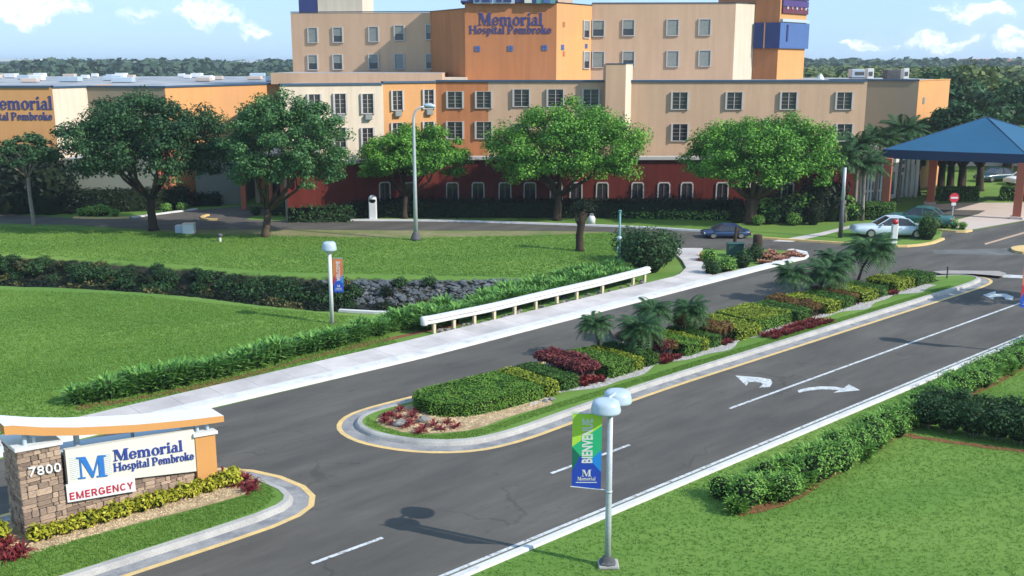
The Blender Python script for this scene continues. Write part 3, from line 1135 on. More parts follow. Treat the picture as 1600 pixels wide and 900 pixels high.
med = [W(s, t) for s, t in [(-8.7, 5.76), (-9.8, 5.80), (-10.9, 5.80), (-11.8, 5.62), (-12.5, 5.15), (-12.95, 4.4), (-13.05, 3.4), (-12.85, 2.5), (-12.35, 1.45), (-11.6, .55), (-10.6, -.12), (-9.5, -.35), (-8.3, -.40), (-6.8, -.30), (-4.5, -.15), (-2, -.04)]]
med += [W(s, 0) for s in np.linspace(0, 25.4, 14)]
for s, t in [(27.0, .15), (28.0, .6), (28.4, 1.4), (28.2, 2.4), (27.2, 3.25), (25.5, 3.9), (22, 4.7), (18, 5.25), (13.5, 5.62)]:
    med.append(W(s, t))
for s in (10, 7, 4, 1, -2, -5, -7.2):
    med.append(W(s, 5.72))
med = smooth_closed(med, 1)


def kerb_ring(ring, ystrip=.17, gut=.60, kw=.26, names=('yellow_line', 'gutter', 'kerb')):
    struct(names[0], ribbon(ring, [(0, .0085), (ystrip, .0085)]), 'yellow')
    struct(names[1], ribbon(ring, [(ystrip + .005, .0065), (gut, .0065)]), 'gutter')
    struct(names[2], ribbon(ring, [(gut, 0), (gut + .05, .10), (gut + .10, .14), (gut + kw, .15), (gut + kw + .01, .05)]), 'kerb')
    return offset(ring, gut + kw)


ins = kerb_ring(med)
sheet('median_lawn', [(p.x, p.y) for p in ins], .135, M['grass'])
MULT = [(-11.85, 3.3), (-11.3, 2.1), (-10.1, 1.35), (-9.3, 1.2), (-8, 1.42), (-6.6, 1.35), (-5.8, 1.3), (-5.6, 2.2), (-5.2, 4.6), (-9.2, 4.75), (-10.9, 4.65), (-11.6, 4.2)]
sheet('mulch_bed', smooth_closed([W(s, t) for s, t in MULT], 2), .142, 'mulch')
# wavy grey gravel band, then soil under the planting
gv_r, gv_l = [], []
for i in range(0, 116):
    s = -6.6 + i * (23.6 + 6.6) / 115
    gv_r.append(W(s, 1.74 + .24 * math.sin(s * 1.05 + .6) + .12 * math.sin(s * 2.3)))
    gv_l.append(W(s, 2.5))
sheet('gravel_band', gv_r + gv_l[::-1], .141, 'gravel')
sheet('planting_soil', [W(-5.4, 2.12), W(25, 2.2), W(24.5, 3.4), W(20, 4.4), W(14, 4.8), W(-5.4, 4.85)], .146, 'soil')
img_poly('median_end_paving', [(1458, 428), (1480, 426.5), (1560, 427.5), (1572, 431), (1567, 436), (1545, 434), (1520, 432), (1470, 432)], .160, mat('pale end paving', (.30, .27, .245), .9, .1, 2, 20))

# ------------------------------------------------------------------ sign island
isl = []
for s, t in [(-20.2, 4.98), (-19.0, 4.85), (-18.0, 4.55), (-17.2, 4.05), (-16.6, 3.3), (-16.2, 2.3), (-16.05, 1.2), (-16.2, .4), (-16.6, -.18), (-17.2, -.5), (-18.1, -.66), (-19.5, -.70)]:
    isl.append(W(s, t))
isl += [W(s, -.70) for s in (-21, -23, -26, -30, -36, -44)]
isl += [W(s, 5.0) for s in (-44, -36, -30, -26, -23, -21)]
isl = isl[::-1]
isin = kerb_ring(isl)
sheet('island_lawn', [(p.x, p.y) for p in isin], .135, M['grass'])
isb = offset(isl, 1.9)
MB2 = [W(-17.0, 2.3), W(-17.1, 1.75), (W(-17.7, 1.5)), W(-19.1, 1.55), W(-20.9, 1.75), W(-23.1, 1.9), W(-26, 1.95), W(-34, 1.95), W(-34, 4.1), W(-19, 4.1), W(-17.5, 3.7), W(-17.0, 3.0)]
sheet('mulch_bed', smooth_closed(MB2[::-1], 1), .142, 'mulch')

# ------------------------------------------------------------------ left sidewalk in slabs, whitewashed kerb
def kt(s):          # t of the left kerb
    return 9.45 + max(0, (s + 5.6)) * .055


def wt_(s):          # t of the back of the walk
    if s < -5:
        return 11.75 + (s + 5) * .035
    return 11.75 + (s + 5) * .055


KL = [W(s, kt(s)) for s in np.arange(-46, 26, 1.5)] + [G(1259, 405), G(1264, 401), G(1262, 396), G(1240, 391.5)]
struct('kerb', ribbon(KL, [(0, .0), (.04, .13), (.30, .14), (.62, .14), (.63, .02)], False), 'whitekerb')
walk = bpy.data.objects.new('sidewalk', None)
COL.objects.link(walk)
walk.location = W(-5, 10.6)
walk['kind'] = 'structure'
s = -40.0
while s < 15.2:
    e = s + 1.52
    q = [W(s, kt(s) + .635), W(e - .012, kt(e) + .635), W(e - .012, wt_(e)), W(s, wt_(s))]
    zz = .134 + random.uniform(-.001, .001)
    mb = MB().prism([(p.x, p.y) for p in q], .0, zz)
    partw('slab', mb, 'concrete', walk)
    s = e
# curved path from the walk to the loop road
pl = [(1040, 441), (1062, 431), (1072, 421), (1066, 410), (1057, 400), (1052, 390)]
pr = [(1098, 390), (1090, 400), (1096, 410), (1104, 420), (1108, 429), (1118, 437)]
for i in range(len(pl) - 1):
    a, b = G(*pl[i]), G(*pl[i + 1])
    c, d = G(*pr[::-1][i + 1]), G(*pr[::-1][i])
    g = .015
    qa, qb = a.lerp(b, g), b.lerp(a, g)
    qc, qd = c.lerp(d, g), d.lerp(c, g)
    partw('slab', MB().prism([(p.x, p.y) for p in (qa, qd, qc, qb)], 0, .128 - i * .003), 'concrete', walk)
# strip of walk past the path
q = [G(1118, 437), G(1259, 404.5), G(1255, 402), G(1112, 433)]
sheet('sidewalk_strip', q, .12, 'concrete')

# ------------------------------------------------------------------ junction islands, plaza, kerbs at the back
img_poly('plaza', [(1425, 327), (1440, 321), (1500, 317), (1760, 316), (1760, 332), (1598, 345), (1512, 360), (1474, 350), (1530, 334), (1440, 334)], .012, 'pink')
img_poly('canopy_asphalt', [(1432, 327), (1540, 329), (1528, 335), (1500, 340.5), (1462, 347), (1430, 346), (1428, 340)], .016, 'asphalt')  # darker asphalt sheet laid over the plaza under the canopy


def kerb_line(pts, m='whitekerb', h=.13, w=.25, name='kerb'):
    P = [G(*p) for p in pts]
    P = smooth_open(P, 1)
    return struct(name, ribbon(P, [(0, 0), (.02, h), (w, h), (w + .02, 0)], False), m)


kerb_line([(1470, 374), (1449, 382.5), (1403, 386.5), (1327, 381.5), (1268, 377.5), (1182, 372)], 'yellow')
kerb_line([(1095, 361.5), (1000, 355.5), (880, 351), (700, 345.5), (576, 344.5), (450, 345)])
kerb_line([(342, 344), (322, 343.5), (317, 340), (328, 337)], 'yellow')
kerb_line([(306, 327.5), (203, 340.7)])
kerb_line([(203, 340.8), (160, 342), (117, 340.6)], 'yellow')
kerb_line([(1514, 361), (1502, 363.5), (1468, 360)], 'yellow')
img_poly('walk_to_canopy', [(1206, 377), (1238, 378), (1290, 367), (1345, 352), (1338, 350), (1280, 364)], .010, 'concrete')
nose = [G(1577, 391), G(1585, 387.5), G(1620, 385), G(1700, 384), G(1700, 394), G(1620, 397.5), G(1590, 397)]
nose = nose[::-1]
if sum(nose[i].x * nose[(i + 1) % 7].y - nose[(i + 1) % 7].x * nose[i].y for i in range(7)) < 0:
    nose = nose[::-1]
struct('traffic_island', MB().prism([(p.x, p.y) for p in smooth_closed(nose, 1)], 0, .16), 'yellow')
# brown mulch edges on the right lawn
def strip_img(name, pts, w, z, m):
    P = smooth_open([G(*p) for p in pts], 2)
    mb = MB()
    ws = [w * random.uniform(.6, 1.3) for _ in P]
    A = offset(P, w / 2, False)
    B = offset(P, -w / 2, False)
    n = len(P)
    vs = [(P[i] + (A[i] - P[i]) * ws[i] / w) for i in range(n)] + [(P[i] + (B[i] - P[i]) * ws[-i - 1] / w) for i in range(n)]
    mb.add([(p.x, p.y, z) for p in vs], [(i, i + 1, n + i + 1, n + i)[::-1] for i in range(n - 1)])
    return struct(name, mb, m)


strip_img('mulch_edge', [(1150, 801), (1180, 797), (1230, 782), (1310, 732), (1420, 668), (1470, 640), (1545, 600), (1640, 552)], .42, .004, 'redmulch')
strip_img('mulch_edge', [(1405, 678), (1430, 683), (1495, 692), (1600, 705), (1700, 716)], .36, .006, 'redmulch')
strip_img('mulch_edge', [(118, 638), (200, 626), (353, 596), (520, 549), (660, 518), (720, 505)], .5, .003, 'redmulch')

# ================================================================== MONUMENT SIGN
# positions on the vertical plane of its front: (s, z); the front stands at t = 2.85 in road coordinates
T0 = 2.80
sg = empty('monument_sign', W(-20.8, 3.1, .14), 'low stone and orange monument sign reading 7800 and EMERGENCY beside the road', 'sign')


def SP(s, t, z):
    return W(s, t, z)


def sbox(s0, s1, t0, t1, z0, z1, mb=None, m=0, z0b=None, z1b=None):
    """box in road coordinates; z may slope from s0 to s1"""
    mb = mb or MB()
    z0b = z0 if z0b is None else z0b
    z1b = z1 if z1b is None else z1b
    P = [W(s0, t0), W(s1, t0), W(s1, t1), W(s0, t1)]
    return mb.prism([(p.x, p.y) for p in P], [z0, z0b, z0b, z0], [z1, z1b, z1b, z1], m, bottom=True)


partw('pillar_core', sbox(-23.22, -22.24, T0 + .06, T0 + 1.20, .1, 2.48), 'mortar', sg)
partw('wall_core', sbox(-22.24, -18.58, T0 + .12, T0 + .5, .1, 1.25, z1b=.70), 'mortar', sg)
stone_meshes = []
for k in range(5):
    mb = MB().bbox((0, 0, 0), (1, 1, 1), .09, jit=.03)
    stone_meshes.append(mb.mesh('stone', 'stone'))


def stone_field(s0, s1, z0, top, face, depth=.10):
    """lay courses of stones; face(s_along, zc) -> world centre; top(s) = height limit"""
    z = z0
    while z < 2.6:
        h = random.choice([.08, .10, .12, .15, .19])
        a = s0 + 0.0
        row = []
        while a < s1 - .02:
            w = min(random.uniform(.13, .40), s1 - a)
            if s1 - a - w < .12:
                w = s1 - a
            mid = a + w / 2
            tp = top(mid)
            hh = min(h, tp - z)
            if hh > .045:
                row.append((a, w, hh))
                sub = (hh > .19 and random.random() < .35)
                for zz, h2 in ([(z, hh * .5), (z + hh * .5, hh * .5)] if sub else [(z, hh)]):
                    c, rz = face(mid, zz + h2 / 2)
                    o = link('stone', random.choice(stone_meshes))
                    d = depth + random.uniform(-.03, .05)
                    o.scale = (w - .014, d, h2 - .014)
                    o.rotation_euler = (0, 0, rz)
                    o.location = c
                    o.parent = sg
                    o.matrix_parent_inverse = wm(sg).inverted()
            a += w
        z += h


stone_field(-23.26, -22.20, .08, lambda s: 2.46, lambda s, z: (W(s, T0 + .04, z), ROAD_ANG))
stone_field(0, 1.22, .08, lambda s: 2.46, lambda s, z: (W(-23.20, T0 + 1.22 - s, z), ROAD_ANG + math.pi / 2))
stone_field(-22.20, -18.60, .08, lambda s: 1.27 - (s + 22.2) * .172, lambda s, z: (W(s, T0 + .12, z), ROAD_ANG))
partw('pillar_cap', sbox(-23.30, -22.14, T0 - .05, T0 + 1.28, 2.47, 2.56, z0b=2.40, z1b=2.49), 'white', sg)
# ledge between pillar and orange post, behind the panel
partw('ledge', sbox(-22.14, -18.6, T0 + .30, T0 + 1.15, 1.98, 2.06, z0b=1.62, z1b=1.70), 'lampgrey', sg)
partw('rear_wall', sbox(-22.20, -18.6, T0 + .50, T0 + 1.05, .1, 1.98, z1b=1.60), 'mortar', sg)
partw('orange_post', sbox(-18.60, -18.00, T0 - .06, T0 + .62, .05, 1.72, z1b=1.66), 'signorange', sg)
partw('post_cap', sbox(-18.66, -17.94, T0 - .12, T0 + .70, 1.72, 1.81, z0b=1.66, z1b=1.75), 'white', sg)
# panel
pn = partw('name_panel', sbox(-22.10, -18.61, T0 - .03, T0 + .14, 1.24, 2.22, z0b=.68, z1b=1.92), 'offwhite', sg)
ep = partw('emergency_panel', sbox(-22.17, -20.38, T0 - .06, T0 - .032, .80, 1.30, z0b=.60, z1b=.99), 'white', sg)


def put_text(mb, w, s0, s1, zb0, zb1, t, m, parent, name, hscale=1.0):
    """letters from XZ plane onto the sign plane, baseline sloping from zb0 to zb1"""
    k = (s1 - s0) / w

    def f(v):
        s = s0 + v.x * k
        p = W(s, t + v.y)
        return (p.x, p.y, zb0 + (zb1 - zb0) * (s - s0) / (s1 - s0) + v.z * hscale)
    for q in (mb if isinstance(mb, list) else [mb]):
        warp(q, f)
        partw('letter' if isinstance(mb, list) else name, q, m, parent)


mb, w = letters('Memorial', .30, .03)
put_text(mb, w, -20.90, -18.97, 1.60, 1.39, T0 - .032, 'navy', sg, 'name_lettering', 1.05)
mb, w = letters('Hospital Pembroke', .21, .03)
put_text(mb, w, -20.92, -18.66, 1.31, 1.06, T0 - .032, 'navy', sg, 'name_lettering', 1.1)
mb, w = letters('EMERGENCY', .20, .014, .05, SANS)
put_text(mb, w, -22.12, -20.43, .855, .695, T0 - .062, 'crimson', sg, 'emergency_lettering')
mb, w = sans_text('7800', .25, .05, .012, 1.08)
put_text(mb, w, -23.05, -22.25, 1.77, 1.70, T0 - .03, 'white', sg, 'house_number')
mb, w = serif_text('M', .60, .02)
put_text(mb, w, -21.86, -21.08, 1.36, 1.23, T0 - .034, 'logo', sg, 'logo_letter', 1.0)
mb = MB()
for i in range(12):
    z = 1.37 + i * .052
    for s0, s1 in ((-22.02, -21.80), (-21.14, -20.96)):
        dz = -(s0 + 21.9) * .15
        sbox(s0, s1, T0 - .044, T0 - .03, z + dz, z + .012 + dz, mb)
partw('logo_stripes', mb, mat('grey logo lines', (.42, .48, .52), .6), sg)['kind'] = 'stuff'
# roof: swept slab, fascia orange, top white
front = [(-23.50, 3.00, 3.24), (-23.30, 2.97, 3.21), (-22.6, 2.76, 2.99), (-21.8, 2.57, 2.79), (-21.0, 2.41, 2.63), (-20.2, 2.27, 2.48), (-19.4, 2.16, 2.36), (-18.6, 2.05, 2.25), (-18.0, 1.99, 2.18), (-17.72, 1.965, 2.14)]
mb = MB()
rows = []
for s, zb, zt in front:
    a, b = W(s, T0 - .10), W(s - .0, T0 + .80)
    rows.append([(a.x, a.y, zb), (a.x, a.y, zt), (b.x, b.y, zt + .03), (b.x, b.y, zb + .03)])
vs = [p for r_ in rows for p in r_]
F, MI = [], []
n = len(rows)
for i in range(n - 1):
    o = i * 4
    F += [(o, o + 4, o + 5, o + 1), (o + 1, o + 5, o + 6, o + 2), (o + 2, o + 6, o + 7, o + 3), (o + 3, o + 7, o + 4, o)]
    MI += [0, 1, 0, 1]
F += [(0, 1, 2, 3), ((n - 1) * 4 + 3, (n - 1) * 4 + 2, (n - 1) * 4 + 1, (n - 1) * 4)]
MI += [0, 0]
mb.v, mb.f, mb.m = [Vector(v) for v in vs], F, MI
partw('roof', mb, ['signorange', 'white'], sg)
for s, t, z0, z1, rr in ((-23.0, .15, 2.54, 2.95, .055), (-22.75, .25, 2.53, 2.88, .05), (-22.75, .75, 2.53, 2.75, .05), (-21.65, .42, 2.0, 2.62, .075), (-20.1, .6, 1.85, 2.33, .05),
                         (-18.45, .1, 1.80, 2.08, .05), (-18.15, .1, 1.78, 2.06, .05), (-18.3, .5, 1.79, 2.08, .05)):
    p = W(s, T0 + t)
    partw('roof_strut', MB().tube([(p.x, p.y, z0), (p.x, p.y, z1)], rr, 12), 'lampgrey', sg)


# ================================================================== LAMPS, RAIL, BOLLARDS
def lamp_head(parent, c, r=.36, h=.46):
    mb = MB().lathe(c, [(r * .84, -.02), (r * 1.03, .0), (r * 1.05, .03), (r * 1.03, h * .25), (r * .96, h * .62), (r * .90, h * .82), (r * .76, h * .95), (r * .5, h), (r * .1, h * 1.01)], 28, sq=.12)
    hd = part('lamp_head', mb, 'lampgrey', parent, True)
    sd = MB().lathe(c, [(r * .70, -.05), (r * .78, -.018)], 20)
    part('diffuser', sd, 'offwhite', hd)
    return hd


def banner(parent, x0, x1, z0, z1, y, text, cols, sag=0.0):
    """fabric banner hanging in the parent's XZ plane"""
    W_, H_ = x1 - x0, z1 - z0

    def P(u, v):
        return (x0 + u * W_, y, z1 - v * H_ + sag * (u - .5))
    mats = [mat('banner ' + k, c, .7, .03) for k, c in cols]
    polys = [([(0, 0), (1, 0), (1, .13), (0, .47)], 0), ([(0, .47), (1, .13), (1, .46), (.62, .62), (.28, .58)], 1),
             ([(0, .47), (.28, .58), (.0, .80)], 2), ([(1, .46), (1, .76), (.62, .62)], 3), ([(0, .80), (.28, .58), (.62, .62), (1, .76), (1, 1), (0, 1)], 4)]
    mb = MB()
    for pl_, k in polys:
        vs = [P(*q) for q in pl_]
        n = len(vs)
        mb.add(vs, [tuple(range(n))[::-1]], k)
        mb.add([(a, b + .012, c) for a, b, c in vs], [tuple(range(n))], k)
    e = [P(0, 0), P(1, 0), P(1, 1), P(0, 1)]
    mb.add(e + [(a, b + .012, c) for a, b, c in e], [(0, 1, 5, 4), (1, 2, 6, 5), (2, 3, 7, 6), (3, 0, 4, 7)], 4)
    bn = part('banner', mb, mats, parent)
    if text:
        tb, w = sans_text(text, .36 * W_, .006, .045, 1.04)
        L = H_ * .60
        k = L / w

        def f(v):
            return (x0 + W_ * .66 - v.z * 1.05 + 0.0, y - .006 + v.y * .3, z1 - H_ * .09 - L + v.x * k + 0.0)
        warp(tb, lambda v: (x0 + W_ * .68 - v.z, y - .004 + v.y * .3, z1 - H_ * .66 + v.x * k + sag * .15))
        part('banner_lettering', tb, 'white', bn)
    mb, w = serif_text('M', .16 * W_ / .66, .004)
    warp(mb, lambda v: (x0 + W_ * .50 + (v.x - w / 2) * 1.05, y - .004 + v.y, z0 + H_ * .155 + v.z + 0.0))
    part('banner_logo', mb, 'white', bn)
    mb, w = serif_text('Memorial', .085 * W_ / .66, .004)
    kk = W_ * .62 / w
    warp(mb, lambda v: (x0 + W_ * .19 + v.x * kk, y - .004 + v.y, z0 + H_ * .10 + v.z))
    part('banner_logo', mb, 'white', bn)
    mb = MB().box((x0 + W_ * .5, y - .003, z0 + H_ * .072), (W_ * .72, .003, H_ * .010))
    part('banner_logo', mb, 'white', bn)
    return bn


COOL = [('lime', rgb(165, 205, 60)), ('green', rgb(30, 165, 110)), ('dark green', rgb(5, 95, 75)), ('azure', rgb(15, 125, 200)), ('royal blue', rgb(20, 60, 160))]
WARM = [('orange', rgb(205, 120, 70)), ('light orange', rgb(200, 110, 75)), ('rust', rgb(180, 50, 60)), ('sky blue', rgb(60, 130, 200)), ('strong blue', rgb(25, 75, 175))]

# near lamp with two heads
p = G(949, 884)
lm = empty('street_lamp', (p.x, p.y, 0), 'tall grey lamp post with two drum heads and a green banner on the near lawn', 'street lamp')
part('base_slab', MB().bbox((0.02, 0, .04), (.50, .42, .09), .02), 'kerb', lm)
part('base_plate', MB().lathe((0, 0, .08), [(.20, 0), (.20, .03), (.15, .07), (.11, .16), (.085, .18)], 16, sq=.5), 'darkmetal', lm)
for a in range(4):
    part('anchor_bolt', MB().tube([(.16 * math.cos(a * 1.57 + .78), .16 * math.sin(a * 1.57 + .78), .09), (.16 * math.cos(a * 1.57 + .78), .16 * math.sin(a * 1.57 + .78), .17)], .016, 6), 'darkmetal', lm)
part('pole', MB().tube([(0, 0, .12), (0, 0, 1.4), (0, 0, 1.9), (-.01, 0, 4.02)], [.080, .076, .072, .066], 14), 'pole', lm, True)
part('pole_band', MB().lathe((0, 0, 1.92), [(.082, 0), (.082, .05)], 14), 'pole', lm, True)
lamp_head(lm, (-.12, -.05, 3.98), .34, .29)
lamp_head(lm, (.22, .66, 3.98), .34, .29)
part('head_bracket', MB().tube([(-.12, -.05, 4.08), (.22, .66, 4.08)], .03, 8).tube([(-.05, .1, 4.25), (.15, .5, 4.25)], .035, 8), 'lampgrey', lm)
part('banner_arm', MB().tube([(-.93, -.02, 3.93), (0, 0, 3.90)], .014, 8), 'pole', lm)
part('banner_arm', MB().tube([(-.93, -.02, 2.08), (-.12, -.01, 1.99), (0, 0, 1.94)], .014, 8), 'pole', lm)
banner(lm, -.90, -.20, 2.05, 3.92, -.02, 'BIENVENUE', COOL, -.10)

# lamp beyond the left shrubs
p = G(519, 505)
lm2 = empty('street_lamp', (p.x, p.y, 0), 'white lamp post with a box head and small orange and blue banner by the ditch', 'street lamp')
part('base_plate', MB().lathe((0, 0, 0), [(.14, 0), (.14, .04), (.09, .06)], 12), 'darkmetal', lm2)
part('pole', MB().tube([(0, 0, 0), (0, 0, 3.35)], [.095, .085], 12), 'white', lm2, True)
lamp_head(lm2, (0, 0, 3.50), .33, .40)
part('yoke', MB().tube([(-.2, 0, 3.52), (-.12, 0, 3.38), (0, 0, 3.32), (.12, 0, 3.38), (.2, 0, 3.52)], .035, 8), 'white', lm2)
part('banner_arm', MB().tube([(0, 0, 3.12), (.62, 0, 3.12)], .012, 6), 'pole', lm2)
banner(lm2, .14, .60, 1.50, 3.08, -.02, 'WELCOME', WARM)
# lamp at the right edge of the frame, only its banner shows
p = W(14.6, -7.2)
lm3 = empty('street_lamp', (p.x, p.y, 0), 'grey lamp post at the right edge of the photo with an orange and blue banner', 'street lamp')
part('base_plate', MB().lathe((0, 0, 0), [(.16, 0), (.16, .04), (.10, .10)], 12), 'darkmetal', lm3)
part('pole', MB().tube([(0, 0, 0), (0, 0, 4.0)], [.078, .065], 12), 'pole', lm3, True)
lamp_head(lm3, (0, 0, 3.93), .345, .40)
banner(lm3, -.86, -.16, 2.05, 3.92, -.02, 'WELCOME', WARM)
lm3.location = V(1616, 560, 41.5)
lm3.location.z = 0
# tall cobra head lamp
p = G(650, 375)
lm4 = empty('street_lamp', (p.x, p.y, 0), 'tall slender white cobra head street lamp on the far lawn', 'street lamp')
part('base_plate', MB().lathe((0, 0, 0), [(.42, 0), (.36, .15), (.24, .45), (.16, .62)], 12, sq=.4), 'darkmetal', lm4, True)
part('pole', MB().tube([(0, 0, .3), (0, 0, 4), (0, 0, 8.1), (.02, 0, 8.45), (.14, 0, 8.8), (.42, 0, 9.05), (.75, 0, 9.12)], [.15, .125, .09, .085, .075, .065, .06], 12), 'pole', lm4, True)
part('lamp_head', MB().tube([(.70, 0, 9.13), (.85, 0, 9.17), (1.15, 0, 9.18), (1.42, 0, 9.12), (1.50, 0, 9.08)], [.05, .13, .16, .12, .03], 10), 'lampgrey', lm4, True)
# teal post with a lamp spot
p = G(967, 416)
tp = empty('light_post', (p.x, p.y, 0), 'slim teal post with a pale floodlight halfway up beside the big bush', 'post')
part('pole', MB().tube([(0, 0, 0), (0, 0, 3.35)], [.075, .065], 10), 'teal', tp, True)
part('pole_cap', MB().lathe((0, 0, 3.33), [(.11, 0), (.11, .05), (.04, .09)], 10), 'teal', tp)
fl = part('floodlight', MB().lathe((-.02, -.10, 1.55), [(.05, 0), (.13, .05), (.16, .22), (.10, .30)], 12), 'lampgrey', tp, True)
part('bracket', MB().tube([(0, 0, 1.4), (-.1, -.1, 1.3), (-.12, -.1, 1.0)], .04, 8), 'lampgrey', tp)
# pale and dark pole near the entrance
p = G(1313, 371)
ep_ = empty('lamp_pole', (p.x, p.y, 0), 'thin pole, pale above and black below, in front of the entrance palms', 'pole')
part('pole', MB().tube([(0, 0, 2.6), (0, 0, 4.9)], [.12, .10], 10), 'pole', ep_, True)
part('pole_foot', MB().tube([(0, 0, 0), (0, 0, 2.6)], [.16, .14], 10), 'darkmetal', ep_, True)

# guardrail
gr = empty('guardrail', W(5, 12.8), 'long white guardrail on cream posts between the sidewalk and the ditch', 'guardrail')
bl = [(678, 521), (709, 514), (741, 507.5), (772, 500.5), (804, 492.5), (837, 484), (870, 476), (901, 468.5), (941, 459), (989, 446), (1007, 441)]
PT = [G(*q) for q in bl]
for q in PT:
    part_ = MB().bbox((q.x, q.y + .05, .28), (.15, .15, .60), .012, rz=ROAD_ANG)
    pp = partw('post', part_, 'post', gr)
path = smooth_open([G(664, 523)] + [q.copy() for q in PT] + [G(1013, 439)], 2)
# w-beam profile swept: offset (towards the walk is negative), height
W_B = [(-.05, .80), (-.09, .78), (-.15, .75), (-.15, .69), (-.08, .655), (-.06, .63), (-.08, .605), (-.15, .57), (-.15, .51), (-.09, .48), (-.05, .46), (-.03, .46), (-.03, .80), (-.05, .80)]
pr_ = ribbon(path, W_B, False)
partw('rail_beam', pr_, 'rail', gr)
# top board wraps over the beam
partw('top_board', ribbon(path, [(-.10, .80), (-.10, .83), (.14, .83), (.14, .80), (-.10, .80)], False), 'rail', gr)
a = path[0]
partw('end_cap', MB().lathe((a.x - .02, a.y, .44), [(.15, 0), (.17, .04), (.17, .34), (.13, .40)], 14), 'rail', gr, True)

# stones and brick red boards under the rail
def rock_mesh(seed):
    rd = random.Random(seed)
    mb = MB()
    import bmesh
    bm = bmesh.new()
    bmesh.ops.create_icosphere(bm, subdivisions=2, radius=1)
    for v in bm.verts:
        v.co *= 1 + rd.uniform(-.22, .18)
    me = bpy.data.meshes.new('rock')
    bm.to_mesh(me)
    bm.free()
    me.materials.append(M['rock'])
    return me


ROCKS = [rock_mesh(i) for i in range(5)]


def rock(x, y, z, sx, sy, sz, label=None, group=None, parent=None, name='rock'):
    o = link(name, random.choice(ROCKS))
    o.location = (x, y, z)
    o.scale = (sx, sy, sz)
    o.rotation_euler = (random.uniform(-.3, .3), random.uniform(-.3, .3), random.uniform(0, 6))
    if parent is not None:
        o.parent = parent
        o.matrix_parent_inverse = wm(parent).inverted()
    elif label:
        tag(o, label, 'rock', group)
    return o


gq = smooth_open([q.copy() for q in PT], 1)
for i in range(70):
    a_ = random.randrange(len(gq) - 1)
    q = gq[a_].lerp(gq[a_ + 1], random.random())
    k_ = random.uniform(.06, .15)
    rock(q.x + random.uniform(-.1, .3), q.y + random.uniform(.0, .5), .01, k_, k_ * .8, k_ * .6, 'small grey stone in the rubble strip under the guardrail', 'stones under the guardrail')
# markers
p = G(583, 344)
mk = empty('marker_post', (p.x, p.y, 0), 'white rounded marker pillar on the far edge of the loop road', 'marker')
part('body', MB().bbox((0, 0, .85), (.62, .30, 1.7), .06), 'white', mk)
part('top', MB().tube([(0, -.15, 1.66), (0, .15, 1.66)], .31, 18), 'white', mk, True)
part('foot', MB().bbox((-.12, -.1, .05), (.95, .5, .12), .03), 'whitekerb', mk)
p = G(1396, 381)
mk2 = empty('marker_post', (p.x, p.y, 0), 'white marker pillar with a red top beside the parked silver car', 'marker')
part('body', MB().bbox((0, 0, .70), (.42, .28, 1.4), .07), 'white', mk2)
part('top', MB().lathe((0, 0, 1.38), [(.19, 0), (.21, .12), (.16, .26), (.06, .32)], 14), 'lightred', mk2, True)
p = G(296, 365)
ub = empty('utility_box', (p.x, p.y, 0), 'pale utility cabinet on the lawn right of the dark left tree', 'utility box')
part('cabinet', MB().bbox((0, 0, .36), (.80, .55, .72), .03), 'white', ub)
part('side_cabinet', MB().bbox((-.72, .25, .30), (.62, .5, .58), .03), 'lampgrey', ub)
part('lid', MB().bbox((0, 0, .74), (.86, .60, .05), .015), 'offwhite', ub)
p = G(344, 378)
fl = empty('ground_light', (p.x, p.y, 0), 'small floodlight with a dark cap on the far lawn', 'floodlight')
part('stem', MB().tube([(0, 0, 0), (0, 0, .35)], .09, 8), 'white', fl)
part('hood', MB().lathe((0.02, 0, .33), [(.10, 0), (.19, .06), (.17, .20), (.08, .26)], 12), 'darkmetal', fl, True)
p = G(924, 350)
ub2 = empty('utility_box', (p.x, p.y, 0), 'small white valve box on the verge behind the tree stump', 'utility box')
part('cabinet', MB().lathe((0, 0, 0), [(.30, 0), (.30, .45), (.22, .6), (.08, .65)], 12), 'white', ub2, True)
part('handle', MB().tube([(-.14, -.05, .6), (-.1, -.05, .78), (.1, -.05, .78), (.14, -.05, .6)], .03, 6), 'pole', ub2)
# do not enter sign
p = G(1487, 346)
ne = empty('traffic_sign', (p.x, p.y, 0), 'round red do not enter sign on a pole in front of the canopy', 'traffic sign')
part('pole', MB().tube([(0, 0, 0), (0, 0, 1.95)], .045, 8), 'pole', ne)
sf = part('sign_face', MB().tube([(0, -.06, 1.85), (0, -.08, 1.85)], .37, 28), 'signred', ne)
part('bar', MB().box((0, -.088, 1.85), (.52, .012, .14)), 'white', sf)
part('legend_plate', MB().box((0, -.07, 1.36), (.34, .012, .22)), 'white', ne)


# ================================================================== HOSPITAL
M['muntin'] = mat('brown muntin', (.17, .13, .12), .6)
hosp = empty('hospital', (3, 92, 0), 'large tan and orange hospital with a five storey tower lettered Memorial Hospital Pembroke', 'hospital')
XY = lambda px, Y: (V(px, 200, Y).x, Y)


def vol(name, pts, z0, z1, mats, sides, top=None, trim=None, parent=None):
    """pts counter clockwise (seen from above); sides: material index for each edge"""
    parent = parent or hosp
    mb = MB().prism(pts, z0, z1, 0, mtop=top if top is not None else 0, mside=sides)
    o = partw(name, mb, mats, parent)
    return o


def parapet(pts, z, h=.16, out=.10, w=.35, m='trim', parent=None, name='parapet_trim'):
    P = [Vector((a, b, 0)) for a, b in pts]
    mb = ribbon(P, [(-out, z - .0), (-out, z + h), (w, z + h), (w, z)], False)
    return partw(name, mb, m, parent or hosp)


